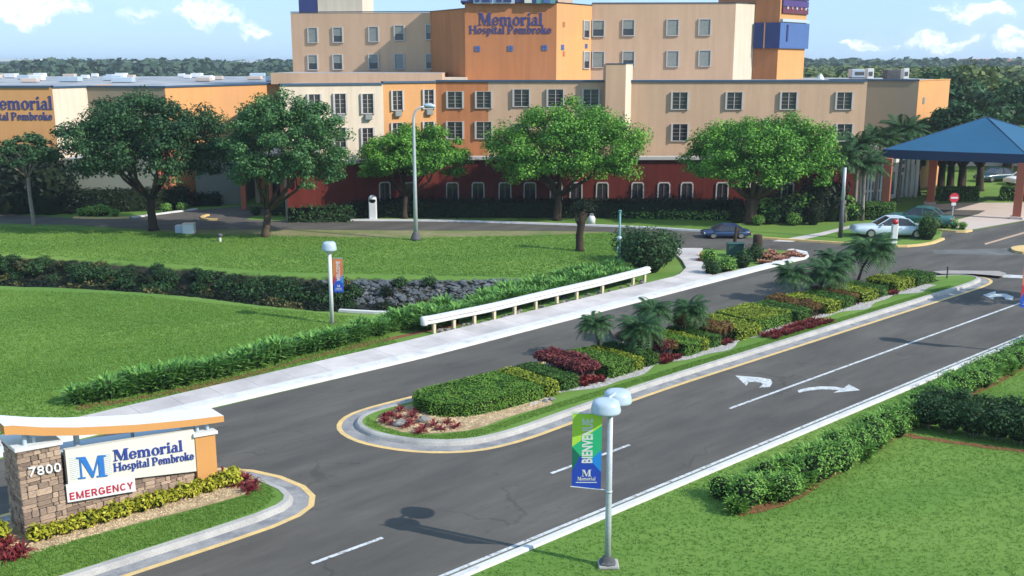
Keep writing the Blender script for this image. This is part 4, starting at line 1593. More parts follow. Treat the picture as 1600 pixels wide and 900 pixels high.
def win_meshes(w, h, kind):
    """frame, pane(s) in XZ plane, front towards -Y"""
    fr, pa, bl = MB(), MB(), MB()
    if kind == 'jamb':            # bright side jambs, slatted dark pane
        t = .15
        fr.box((-w / 2 + t / 2, -.09, 0), (t, .18, h))
        fr.box((w / 2 - t / 2, -.09, 0), (t, .18, h))
        fr.box((0, -.05, h / 2 - .025), (w - 2 * t - .004, .06, .03))
        fr.box((0, -.06, -h / 2 + .03), (w - 2 * t - .004, .12, .06))
        fr.box((0, -.045, 0), (.06, .06, h - .18 - .004))
        pa.box((0, -.012, 0), (w - 2 * t, .02, h - .12))
        for i in (-1, 0, 1):
            bl.box((-(w - 2 * t) / 4, -.045, i * h * .2), ((w - 2 * t) / 2 - .07, .04, .05))
            bl.box(((w - 2 * t) / 4, -.045, i * h * .2), ((w - 2 * t) / 2 - .07, .04, .05))
    elif kind == 'tower':
        t = .10
        fr.box((-w / 2 + t / 2, -.06, 0), (t, .12, h))
        fr.box((w / 2 - t / 2, -.06, 0), (t, .12, h))
        fr.box((0, -.05, h / 2 - .04), (w - 2 * t - .004, .10, .08))
        fr.box((0, -.07, -h / 2 + .04), (w - 2 * t - .004, .14, .08))
        pa.box((0, -.012, 0), (w - 2 * t, .02, h - .1))
        bl.box((0, -.035, h * .20), (w - 2 * t - .03, .03, h * .52))
    elif kind == 'towerfull':
        t = .10
        fr.box((-w / 2 + t / 2, -.06, 0), (t, .12, h))
        fr.box((w / 2 - t / 2, -.06, 0), (t, .12, h))
        fr.box((0, -.05, h / 2 - .04), (w - 2 * t - .004, .10, .08))
        fr.box((0, -.07, -h / 2 + .04), (w - 2 * t - .004, .14, .08))
        pa.box((0, -.012, 0), (w - 2 * t, .02, h - .1))
        bl.box((0, -.035, 0), (w - 2 * t - .03, .03, h * .86))
    elif kind == 'base':           # trapezoid top frames of the red storey
        t = .095
        wt2, h2 = w / 2, h / 2
        o_ = [(-wt2, -h2), (wt2, -h2), (wt2 * .96, h2 * .82), (wt2 * .72, h2), (-wt2 * .72, h2), (-wt2 * .96, h2 * .82)]
        i_ = [(a * (1 - 2 * t / w), b * (1 - 1.6 * t / h) - .02) for a, b in o_]
        for j in range(1, 6):
            q = [o_[j], o_[(j + 1) % 6], i_[(j + 1) % 6], i_[j]]
            fr.add([(a, -.10, b) for a, b in q] + [(a, 0, b) for a, b in q], [(0, 1, 2, 3)[::-1], (0, 4, 5, 1), (2, 6, 7, 3)])
        fr.box((0, -.02, -h2 + .05), (w - 2 * t - .01, .08, .08))
        pa.add([(a, -.015, b) for a, b in i_], [(0, 5, 4, 3, 2, 1)[::-1]])
        bl.box((0, -.04, 0.0), (.05, .03, h * .8))
    return fr, pa, bl


WINC = {}


def window(parent, x, y, z, w, h, kind, ang=0.0, name='window', ac=False):
    key = (round(w, 2), round(h, 2), kind)
    if key not in WINC:
        fr, pa, bl = win_meshes(w, h, kind)
        WINC[key] = (fr.mesh('window', 'winframe'), pa.mesh('pane', 'pane'), bl.mesh('muntin', 'blind' if kind != 'jamb' and kind != 'base' else 'muntin'))
    a, b, c = WINC[key]
    o = link(name, a)
    o.location = (x, y, z)
    o.rotation_euler = (0, 0, ang)
    o.parent = parent
    o.matrix_parent_inverse = wm(parent).inverted()
    link('pane', b, o)
    link('blind' if 'tower' in kind else 'muntin', c, o)
    if ac:
        link('air_conditioner', AC, o, (0, -.12, -h / 2 - .25))
    return o


AC = MB().bbox((0, 0, 0), (.6, .4, .42), .03).mesh('air_conditioner', 'blind')


def on_wall(px, py, A, B):
    """point of the vertical wall through plan points A,B that shows at the pixel; returns x,y,z,angle"""
    a, b = Vector((*A, 0)), Vector((*B, 0))
    d = (b - a).normalized()
    nrm = Vector((-d.y, d.x, 0))
    dx, dz = (px - 800) / 1600, (450 - py) / 1600
    R = Vector((dx, math.cos(PITCH) + dz * math.sin(PITCH), -math.sin(PITCH) + dz * math.cos(PITCH)))
    t = a.dot(nrm) / (R.x * nrm.x + R.y * nrm.y)
    return R.x * t, R.y * t, CAM_H + R.z * t, math.atan2(d.y, d.x)


def win_at(px, py, A, B, w, h, kind, ac=False):
    x, y, z, a = on_wall(px, py, A, B)
    return window(hosp, x, y, z, w, h, kind, a, ac=ac)


# --- lower block, three storeys. plan points left to right along the front
L0, L1, L2 = XY(440, 79.5), XY(600, 83), XY(682, 85.6)
L3, L4 = XY(763, 85.6), XY(950, 85.6)
L5, L6 = XY(1350, 85.6), XY(1430, 97)
L7 = XY(1478, 104)
back = 118
ZR = 10.47
# order clockwise on the front = going +X with the building behind is counter clockwise
vol('wing_wall', [L0, L1, (L1[0], back), (L0[0] - 4, back)], 0, 10.30, ['cream', 'roof'], [0, 0, 0, 0], 1)
vol('wing_wall', [L1, L2, (L2[0], back), (L1[0] + .01, back)], 0, 10.40, ['orange', 'roof'], [0, 0, 0, 0], 1)
vol('front_wall', [L2, L3, (L3[0], back), (L2[0] + .01, back)], 0, ZR, ['orange_shade', 'roof'], [0, 0, 0, 0], 1)
vol('front_wall', [L3, (L5[0], 85.6), (L5[0], back), (L3[0] + .01, back)], 0, ZR, ['tan', 'roof'], [0, 0, 0, 0], 1)
vol('end_wall', [(L5[0] + .01, 99.6), L6, L7, (L7[0] - 1, back), (L5[0] + .01, back)], 0, 10.35, ['tan', 'tan_shade', 'orange', 'roof', 'cream'], [1, 2, 2, 2, 2], 3)
for seg, z in (([L0, L1], 10.30), ([L1, L2], 10.40), ([L2, L3, (L5[0], 85.6)], ZR), ([(L5[0], 99.6), L6], 10.35)):
    parapet(seg, z, .15, .12)
parapet([L6, L7], 10.35, .08, .05, m='orange')
# stair fin on the front
a, b, c = XY(945, 84.5), XY(976, 84.5), XY(986.5, 85.8)
vol('stair_fin', [a, b, c, (a[0], 87)], 0, 11.9, ['tan', 'cream', 'tan'], [0, 1, 0, 0], 0)
parapet([a, b, c], 11.9, .06, .05, m='trim')
# ledge and red ground storey
R0, R1 = XY(470, 84.1), XY(1345, 84.1)
vol('ground_storey_wall', [XY(444, 78.7), XY(601, 82.1), XY(684, 84.1), R1, (R1[0], 85.7), (R0[0], 85.7)], 0, 4.25, ['red', 'roof'], [0] * 6, 1)
ldg = [XY(444, 78.7), XY(601, 82.1), XY(684, 84.1), R1]
parapet(ldg, 4.25, .24, .22, .9, 'winframe', name='ledge')
# --- windows of the lower block
FA, FB = L2, (L5[0], 85.6)
for px in (711, 756):
    win_at(px, 156, FA, FB, 1.46, 1.40, 'jamb')
    win_at(px, 203.5, FA, FB, 1.50, 1.45, 'jamb')
for px in (815, 868, 923, 1062, 1147, 1232, 1318.5):
    win_at(px, 157.5 if px > 1000 else 153, FA, FB, 1.50, 1.45, 'jamb')
for px in (815, 868, 923, 1062, 1147, 1232, 1318.5):
    win_at(px, 207, FA, FB, 1.50, 1.45, 'jamb')
for px, py in ((491, 163), (531, 162), (574, 162)):
    win_at(px, py, L0, L1, 1.15, 1.6, 'jamb', True)
    win_at(px, py + 53, L0, L1, 1.15, 1.6, 'jamb', True)
for px, py in ((620, 157), (669, 155)):
    win_at(px, py, L1, L2, 1.15, 1.6, 'jamb', True)
    win_at(px, py + 50, L1, L2, 1.15, 1.6, 'jamb', True)
for px in (601, 640):
    win_at(px, 301, XY(601, 82.1) if px > 601 else XY(444, 78.7), XY(684, 84.1) if px > 601 else XY(601.5, 82.1), 1.0, 1.75, 'base')
for px in (707, 747, 789, 828, 869, 900, 941, 996, 1037, 1073, 1128, 1180, 1230, 1285):
    win_at(px, 301, XY(684, 84.1), R1, 1.08, 1.75, 'base')
x, y, z, a_ = on_wall(1443, 157, L6, L7)
partw('wall_vent', MB().box((x, y, z), (.5, .12, .6), rz=a_), 'blind', hosp)

# --- tower
T = dict(a=XY(462, 99.2), b=XY(675, 98), c=XY(728, 92.5), d=XY(868, 92.5), e=XY(922, 97), f=XY(1141, 96.6), g=XY(1171, 98.2), h=XY(1171.5, 98.1), i=XY(1209, 97.3), j=XY(1250, 101))
bk = 116
vol('tower_wall', [T['a'], T['b'], (T['b'][0], bk), (T['a'][0] - 1, bk)], 10.2, 16.55, ['tan', 'roof'], [0] * 4, 1)
vol('tower_wall', [T['b'], T['c'], (T['c'][0], bk), (T['b'][0] + .01, bk)], 10.2, 16.62, ['orange_shade', 'roof'], [0] * 4, 1)
vol('sign_block_wall', [T['c'], T['d'], (T['d'][0], bk), (T['c'][0] + .01, bk)], 10.2, 17.12, ['orange_shade', 'roof', 'orange'], [0, 2, 0, 0], 1)
vol('tower_wall', [(T['d'][0] + .01, 92.51), T['e'], (T['e'][0], bk), (T['d'][0] + .01, bk)], 10.2, 17.1, ['orange', 'roof'], [0] * 4, 1)
vol('tower_wall', [(T['e'][0] + .01, 97), T['f'], (T['f'][0], bk), (T['e'][0] + .01, bk)], 10.2, 17.28, ['tan', 'roof'], [0] * 4, 1)
vol('tower_wall', [(T['f'][0] + .01, 96.61), T['g'], (T['g'][0], bk), (T['f'][0] + .01, bk)], 10.2, 17.34, ['cream', 'roof'], [0] * 4, 1)
vol('stair_tower_wall', [T['h'], T['i'], T['j'], (T['j'][0], bk), (T['h'][0], bk)], 10.2, 21.0, ['orange_shade', 'orange', 'roof'], [0, 1, 1, 0, 0], 2)
for seg, z in (([T['a'], T['b'], T['c']], 16.6), ([T['d'], T['e']], 17.1), ([T['e'], T['f'], T['g']], 17.30)):
    parapet(seg, z, .07, .06, .3, m='pane')
vol('podium_wall', [XY(427, 89.8), XY(692, 89.8), (XY(692, 89.8)[0], 102), (XY(427, 89.8)[0], 102)], 10.2, 11.15, ['tan', 'roof'], [0] * 4, 1)
vol('podium_wall', [XY(692, 91.4), XY(730, 91.4), (XY(730, 91.4)[0], 94), (XY(692, 91.4)[0], 94)], 10.2, 10.75, ['cream', 'roof'], [0] * 4, 0)
# penthouse boxes at upper left
vol('penthouse_wall', [XY(475, 101), XY(503, 101), (XY(503, 101)[0], 108), (XY(475, 101)[0], 108)], 16.5, 19.2, ['dblue'], [0] * 4)
vol('penthouse_wall', [XY(504, 101), XY(572, 100.5), (XY(572, 100)[0], 108), (XY(504, 102)[0], 108)], 16.5, 19.4, ['cream', 'roof'], [0] * 4, 1)
partw('downpipe', MB().tube([(XY(516, 101)[0], 101.5, 16.5), (XY(516, 101)[0], 101.5, 19)], .09, 6), 'orange_shade', hosp)
for px, py in [(489, 55), (528, 54.5), (584, 53.5), (624, 51.5), (673, 50), (489, 97.5), (528, 97), (584, 96.5), (624, 96), (673, 96)]:
    win_at(px, py, T['a'], T['b'], 1.02, 1.45, 'towerfull' if (px, py) in ((584, 53.5), (489, 55), (624, 96)) else 'tower')
for px, py in [(935, 44.5), (982, 43.5), (1051, 43), (1101, 42.5), (935, 93), (982, 92.5), (1051, 92), (1101, 91)]:
    win_at(px, py, T['e'], T['f'], 1.18, 1.5, 'tower' if px < 1000 and (px, py) != (935, 93) else 'towerfull')
for py in (46, 94):
    win_at(915.5, py, T['d'], T['e'], 1.05, 1.6, 'tower')
for px, py in ((881, 38), (881, 84)):
    x, y, z, a_ = on_wall(px, py, T['d'], T['e'])
    partw('wall_vent', MB().box((x, y, z), (.32, .1, .42), rz=a_), 'orange_shade', hosp)


def tile4(px, py, A, B, s=.46):
    x, y, z, a_ = on_wall(px, py, A, B)
    mb = MB()
    for i in (-1, 1):
        for k in (-1, 1):
            mb.box((x + math.cos(a_) * i * s * .27, y + math.sin(a_) * i * s * .27 - .03, z + k * s * .27), (s * .46, .06, s * .46), rz=a_)
    partw('blue_tile', mb, 'blue', hosp)


for px, py in ((746, 76), (797.5, 75.5), (851, 74.5)):
    tile4(px, py, T['c'], T['d'])
tile4(879, 74, T['d'], T['e'])
tile4(916, 72, T['d'], T['e'], .4)


def wall_text(txt, x0, x1, yb, A, B, m, ymul=1.0, parent=None, dy=.12, yb2=None):
    """letters on the wall between pixels x0..x1 with the baseline at pixel row yb"""
    a = on_wall(x0, yb, A, B)
    b = on_wall(x1, yb if yb2 is None else yb2, A, B)
    L = math.hypot(b[0] - a[0], b[1] - a[1])
    mb, w = letters(txt, 1.0, .045)
    k = L / w

    def f(v):
        q = v.x * k
        d = Vector((b[0] - a[0], b[1] - a[1], 0)) / L
        nrm = Vector((d.y, -d.x, 0))
        P = Vector((a[0], a[1], a[2] + (b[2] - a[2]) * q / L)) + d * q + nrm * (-v.y + .005)
        return (P.x, P.y, P.z + v.z * k * ymul)
    for q_ in mb:
        warp(q_, f)
        partw('letter', q_, m, parent or hosp)


wall_text('Memorial', 747, 848, 39.5, T['c'], T['d'], 'letter', 1.12)
wall_text('Hospital Pembroke', 733, 862, 52.5, T['c'], T['d'], 'letter', 1.15)
# coloured panels at the top of the sign block
x0, x1 = T['c'][0], T['d'][0]
mb = MB().prism([(x0 - .35, 92.2), (x1 + .1, 92.2), (x1 + .1, 96), (x0 - .35, 96)], 17.12, 17.30)
partw('block_cornice', mb, 'dblue', hosp)
cols = ['white', 'dblue', 'lampgrey', 'blue', 'white', 'dblue', 'blue', 'offwhite', 'glass', 'teal']


def px_panel(px0, px1, z0, z1, Y, m, name='mural_panel'):
    a, b = XY(px0, Y), XY(px1, Y)
    partw(name, MB().box(((a[0] + b[0]) / 2, Y, (z0 + z1) / 2), (b[0] - a[0], .12, z1 - z0)), m, hosp)


px_panel(741, 804, 17.02, 18.4, 92.15, 'lampgrey')
for a0, b0, m_ in ((744, 750, 'dblue'), (754, 766, 'dblue'), (762, 770, 'blue'), (776, 784, 'dblue'), (787, 799, 'dblue')):
    px_panel(a0, b0, 17.14, 18.2, 92.05 - (a0 % 3) * .01, m_)
px_panel(819, 866, 17.02, 18.4, 92.15, 'teal')
for a0, b0, m_ in ((819, 830, 'offwhite'), (832, 837, 'dblue'), (848, 858, 'blue')):
    px_panel(a0, b0, 17.06, 18.2, 92.05 - (a0 % 3) * .01, m_)
vol('upper_wall', [(x0 + .2, 92.6), (x1, 92.6), (x1, 100), (x0 + .2, 100)], 17.12, 20, ['orange_shade', 'orange'], [0, 1, 0, 0])
vol('penthouse_wall', [XY(869, 99), XY(893, 99), (XY(893, 99)[0], 106), (XY(869, 99)[0], 106)], 17.0, 19.4, ['cream'], [0] * 4)
# stair tower blue band, ledge and coloured tiles
d1 = Vector((T['i'][0] - T['h'][0], T['i'][1] - T['h'][1], 0)).normalized()
d2 = Vector((T['j'][0] - T['i'][0], T['j'][1] - T['i'][1], 0)).normalized()
P0 = Vector((*T['h'], 0))
P1 = Vector((*T['i'], 0))
P2 = Vector((*T['j'], 0)) + d2 * .25
o1 = Vector((d1.y, -d1.x, 0))
o2 = Vector((d2.y, -d2.x, 0))
kk = .22
corner = P1 + (o1 + o2).normalized() * kk * 1.05
mb = MB().prism([(P0 + o1 * kk)[:2], (corner)[:2], (P2 + o2 * kk)[:2], (P2 - o2 * .3)[:2], (P1 - (o1 + o2) * .2)[:2], (P0 - o1 * .2)[:2]], 13.3, 15.62, 0, mtop=0, mside=[0, 1, 1, 1, 0, 0])
partw('blue_band', mb, ['dblue', 'blue'], hosp)
m_ = P0.lerp(P1, .42) + o1 * (kk + .02)
partw('band_strip', MB().box((m_.x, m_.y, 14.45), (.10, .05, 2.3), rz=math.atan2(d1.y, d1.x)), 'orange', hosp)
m_ = P1.lerp(P2, .22) + o2 * (kk + .02)
partw('band_slot', MB().box((m_.x, m_.y, 14.7), (.26, .05, 1.5), rz=math.atan2(d2.y, d2.x)), 'dblue', hosp)
m_ = P1.lerp(P2, .5) + o2 * .1
partw('band_ledge', MB().box((m_.x, m_.y, 15.82), ((P2 - P1).length * .94, .3, .26), rz=math.atan2(d2.y, d2.x)), 'lampgrey', hosp)
for i in range(3):
    m_ = P1.lerp(P2, .5) + o2 * .06
    partw('mural_band', MB().box((m_.x, m_.y, 16.75 + i * .62), ((P2 - P1).length * .9, .2, .56), rz=math.atan2(d2.y, d2.x)),
          [mat('plum tile', rgb(95, 40, 60), .6), mat('violet tile', rgb(70, 50, 110), .6), 'dblue'][i], hosp)
for i in range(5):
    m_ = P1.lerp(P2, .2 + i * .16) + o2 * .19
    partw('mural_tile', MB().box((m_.x, m_.y, 16.95), (.24, .06, .22), rz=math.atan2(d2.y, d2.x)), 'farred' if i % 2 else 'lampgrey', hosp)
# roof equipment, right part: two white stacks with dark units
RG = 'roof units on the long low roofs'


def roof_unit(x, y, z, w, d, h, m, label, name='roof_unit', group=None):
    r_ = empty(name, (x, y, z), label, 'roof unit', group)
    part('housing', MB().bbox((0, 0, h / 2 + .12), (w, d, h), .04), m, r_)
    part('curb', MB().box((0, 0, .06), (w * .9, d * .9, .12)), 'roof', r_)
    part('grille', MB().box((0, -d / 2 - .01, h * .5 + .1), (w * .6, .03, h * .4)), 'darkmetal', r_)
    return r_


q = XY(1352, 101)
roof_unit(q[0], 101, 10.35, .62, .8, 1.0, 'white', 'left white stack on the right end of the hospital roof', 'roof_stack')
q = XY(1407, 101)
roof_unit(q[0], 101, 10.35, .52, .8, 1.0, 'white', 'right white stack on the right end of the hospital roof', 'roof_stack')
q = XY(1334, 103)
roof_unit(q[0], 103, 10.47, 1.5, 1.2, .8, 'lampgrey', 'wide grey roof unit left of the left white stack')
q = XY(1387, 103)
roof_unit(q[0], 103, 10.35, 1.4, 1.2, .85, 'darkmetal', 'dark grey roof unit between the two white stacks')
q = XY(1277, 91)
r_ = empty('roof_vent', (q[0], 91, 10.47), 'small white pointed vent on the hospital roof right of the tower', 'roof vent')
part('cone', MB().lathe((0, 0, 0), [(.30, 0), (.34, .15), (.20, .42), (.03, .6)], 10), 'white', r_)
part('base', MB().box((.1, 0, .05), (1.1, .6, .1)), 'farwhite', r_)

# ================================================================== ENTRANCE PAVILION
ent = empty('entrance_pavilion', (XY(1380, 87)[0], 87, 0), 'white and blue glass entrance hall left of the blue canopy', 'building')
E0, E1, E2, E3 = XY(1352, 88.4), XY(1388, 89.4), XY(1392, 91.5), XY(1440, 95)
vol('glass_wall', [E0, E1, (E1[0], 96), (E0[0], 96)], 0, 4.3, ['glass', 'white'], [0] * 4, 1, parent=ent)
vol('white_wall', [E2, E3, (E3[0], 99), (E2[0], 99)], 0, 4.4, ['white', 'roof'], [0] * 4, 1, parent=ent)
a, b = Vector((*E0, 0)), Vector((*E1, 0))
for i in range(8):
    q = a.lerp(b, i / 7)
    partw('mullion', MB().box((q.x, q.y - .06, 2.15), (.16, .12, 4.3)), 'white', ent)
for z in (1.1, 2.9, 4.2):
    q = a.lerp(b, .5)
    partw('transom', MB().box((q.x, q.y - .05, z), ((b - a).length, .12, .16), rz=math.atan2((b - a).y, (b - a).x)), 'white', ent)
a, b = Vector((*E2, 0)), Vector((*E3, 0))
for i, (f_, z, w_, h_) in enumerate([(.18, 1.4, .55, 2.0), (.42, 1.1, .6, 1.9), (.18, 3.4, .5, .6), (.45, 3.3, .7, .5), (.45, 2.5, .7, .4), (.75, 1.6, .5, 2.6)]):
    q = a.lerp(b, f_)
    partw('pane', MB().box((q.x, q.y - .05, z), (w_, .1, h_), rz=math.atan2((b - a).y, (b - a).x)), 'glass', ent)
for i, px in enumerate((1424, 1431, 1439)):
    q = XY(px, 93.4 - i * .2)
    partw('white_column', MB().bbox((q[0], 93.4 - i * .2, 2.1), (.28, .28, 4.2), .03), 'white', ent)
# distant low white wall behind the canopy
wb = empty('rear_building', (XY(1530, 118)[0], 118, 0), 'low white building behind the canopy lawn', 'building')
a, b = XY(1462, 122), XY(1680, 122)
vol('wall', [a, b, (b[0], 130), (a[0], 130)], 0, 3.2, ['offwhite', 'roof'], [0] * 4, 1, parent=wb)
for i in range(7):
    q = a[0] + (b[0] - a[0]) * (i + .5) / 7
    partw('window', MB().box((q, 121.95, 1.7), (1.2, .1, 1.1)), 'pane', wb)

# ================================================================== CANOPY
can = empty('canopy', (34.6, 84, 0), 'big blue hipped fabric canopy on terracotta columns over the drop off', 'canopy')
A = Vector((30.35, 84.2, 0))
B = Vector((39.75, 79.5, 0))
ud = (B - A).normalized()
vd = Vector((-ud.y, ud.x, 0))
D_ = A + Vector((9.6, 10.4, 0))
C_ = B + Vector((9.6, 10.4, 0))
apex = (A + B + C_ + D_) / 4
ZE0, ZE1 = 4.35, 5.08
mb = MB()
ring0 = [A, B, C_, D_]
vs = [(p.x, p.y, ZE0) for p in ring0] + [(p.x, p.y, ZE1) for p in ring0] + [(apex.x, apex.y, 7.55)]
mb.add(vs, [(0, 1, 5, 4), (1, 2, 6, 5), (2, 3, 7, 6), (3, 0, 4, 7)], 0)
partw('valance', mb, 'canopyd', can)
mb = MB()
for i in range(4):           # each slope slightly sagging, with seams
    p, q = ring0[i], ring0[(i + 1) % 4]
    rows = []
    for r_i in range(7):
        f = r_i / 6
        row = []
        for k in range(9):
            u_ = k / 8
            base = p.lerp(q, u_)
            pt = Vector((base.x, base.y, ZE1)).lerp(Vector((apex.x, apex.y, 7.55)), f)
            pt.z -= .10 * math.sin(math.pi * f) * (math.sin(math.pi * u_))
            row.append(pt)
        rows.append(row)
    o = len(mb.v)
    for row in rows:
        mb.v += row
    for r_i in range(6):
        for k in range(8):
            mb.f.append((o + r_i * 9 + k, o + r_i * 9 + k + 1, o + (r_i + 1) * 9 + k + 1, o + (r_i + 1) * 9 + k))
            mb.m.append(0)
partw('roof_fabric', mb, 'canopy', can)
partw('ceiling', MB().add([(p.x, p.y, ZE0 + .06) for p in ring0], [(3, 2, 1, 0)]), 'offwhite', can)
for i in range(4):
    p = ring0[i].lerp(apex, .006)
    partw('hip_seam', MB().tube([(p.x, p.y, ZE1 + .02), (apex.x, apex.y, 7.57)], .035, 6), 'canopyd', can)
for p0 in ((1382.5, 331), (1588, 342), (1453, 319), None):
    q = G(*p0) if p0 else C_ - ud * .9 - vd * 1.0
    c = partw('column', MB().bbox((q.x, q.y, 2.2), (.62, .62, 4.42), .03, rz=math.atan2(ud.y, ud.x)), 'column', can)
    partw('column_base', MB().bbox((q.x, q.y, .1), (.92, .92, .22), .03, rz=math.atan2(ud.y, ud.x)), 'pink', can)

# ================================================================== LOW LEFT WING
lw = empty('clinic_wing', (-32, 78, 0), 'long low wing at the left with an orange wall lettered Memorial Hospital Pembroke', 'building')
A0, A1, A2, A3, A4 = XY(-90, 86), XY(87, 86), XY(141, 89.5), XY(262, 88), XY(436, 102)
vol('sign_wall', [A0, A1, (A1[0], 99), (A0[0], 99)], 0, 10.0, ['orange', 'roof'], [0] * 4, 1, parent=lw)
vol('wall', [(A1[0] + .01, 86.01), A2, A3, A4, (A4[0], 104.2), (A1[0] + .01, 104.2)], 0, 9.95, ['cream', 'tan_shade', 'orange', 'roof'], [0, 1, 2, 2, 2, 2], 3, parent=lw)
vol('rear_roof', [(A0[0] - 20, 99.1), (A1[0] + .0, 99.1), (A1[0] + .0, 104.3), (A4[0] + 2, 104.3), (A4[0] + 3, 165), (A0[0] - 50, 165)], 0, 9.9, ['tan', 'roof'], [0] * 6, 1, parent=lw)
parapet([A0, A1], 10.0, .16, .12, parent=lw)
parapet([A1, A2, A3, A4], 9.95, .14, .10, parent=lw)
wall_text('Memorial', -23, 83, 171, A0, A1, 'letter', 1.15, lw)
wall_text('Hospital Pembroke', -38, 83, 187.5, A0, A1, 'letter', 1.2, lw)
# lower projecting walls and portico
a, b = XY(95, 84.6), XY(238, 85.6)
vol('lower_wall', [a, b, (b[0], 90), (a[0], 90)], 0, 4.3, ['wallgrey_shade', 'roof'], [0] * 4, 1, parent=lw)
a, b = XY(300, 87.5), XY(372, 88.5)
vol('lower_wall', [a, b, (b[0], 94), (a[0], 94)], 0, 4.5, ['wallgrey_shade', 'roof'], [0] * 4, 1, parent=lw)
a, b = XY(368, 85), (L0[0] - .3, 85)
partw('portico_roof', MB().prism([(a[0], 84.4), (b[0], 84.4), (b[0], 96), (a[0], 96)], 3.95, 4.35, bottom=True), 'winframe', lw)
partw('portico_back_wall', MB().prism([(a[0], 94.2), (b[0], 94.2), (b[0], 95), (a[0], 95)], 0, 3.94), 'pane', lw)
for px in (375, 417, 438, 398):
    q = XY(px, 85.2 if px != 398 else 89)
    partw('column', MB().bbox((q[0], q[1], 1.97), (.42, .42, 3.94), .03), 'column' if px != 398 else 'tan_shade', lw)
for px in (244, 252, 261):
    q = XY(px, 85.9)
    partw('column', MB().tube([(q[0], 85.9, 0), (q[0], 85.9, 5.0)], .22, 10), 'column', lw)
q = XY(472, 78.2)
es = partw('red_sign', MB().bbox((q[0], 78.2, 3.95), (1.1, .2, .6), .05), 'signred', lw)
mb = MB()
for i in range(4):
    mb.box((q[0] - .34 + i * .22, 78.08, 3.95 + (.04 if i % 2 else -.03)), (.13, .02, .18))
partw('sign_mark', mb, 'white', es)
q = XY(406, 84.3)
partw('red_sign', MB().bbox((q[0], 84.3, 4.1), (.6, .2, .45), .05), 'signred', lw)
# units and clutter scattered on the long roof
rr = random.Random(11)
PTS = []
for i in range(75):
    x = rr.uniform(-84, -22)
    y = rr.uniform(108, 160)
    if x > -25 or any(abs(x - u) < 1.8 and abs(y - v) < 2.5 for u, v in PTS):
        continue
    PTS.append((x, y))
um = {}
for k, (mm, w_, d_, h_) in enumerate([('farwhite', 1.5, 1.2, .55), ('farwhite', .9, .8, .45), ('lampgrey', 2.2, 1.2, .5), ('pink', 1.7, 1.0, .4)]):
    um[k] = (MB().bbox((0, 0, h_ / 2 + .1), (w_, d_, h_), .03).mesh('housing', mm), MB().box((0, 0, .05), (w_ * .9, d_ * .9, .1)).mesh('curb', 'roof'))
WORDS = ['large white rooftop unit on the long left roof', 'small white rooftop unit on the long left roof', 'long grey rooftop unit on the long left roof', 'flat pinkish rooftop unit on the long left roof']
for i, (x, y) in enumerate(PTS):
    k = rr.randrange(4)
    e_ = empty('rooftop_unit', (x, y, 9.9), WORDS[k], 'rooftop unit', ['large white rooftop units', 'small white rooftop units', 'grey rooftop units', 'pinkish rooftop units'][k], rr.uniform(-.1, .1))
    link('housing', um[k][0], e_)
    link('curb', um[k][1], e_)


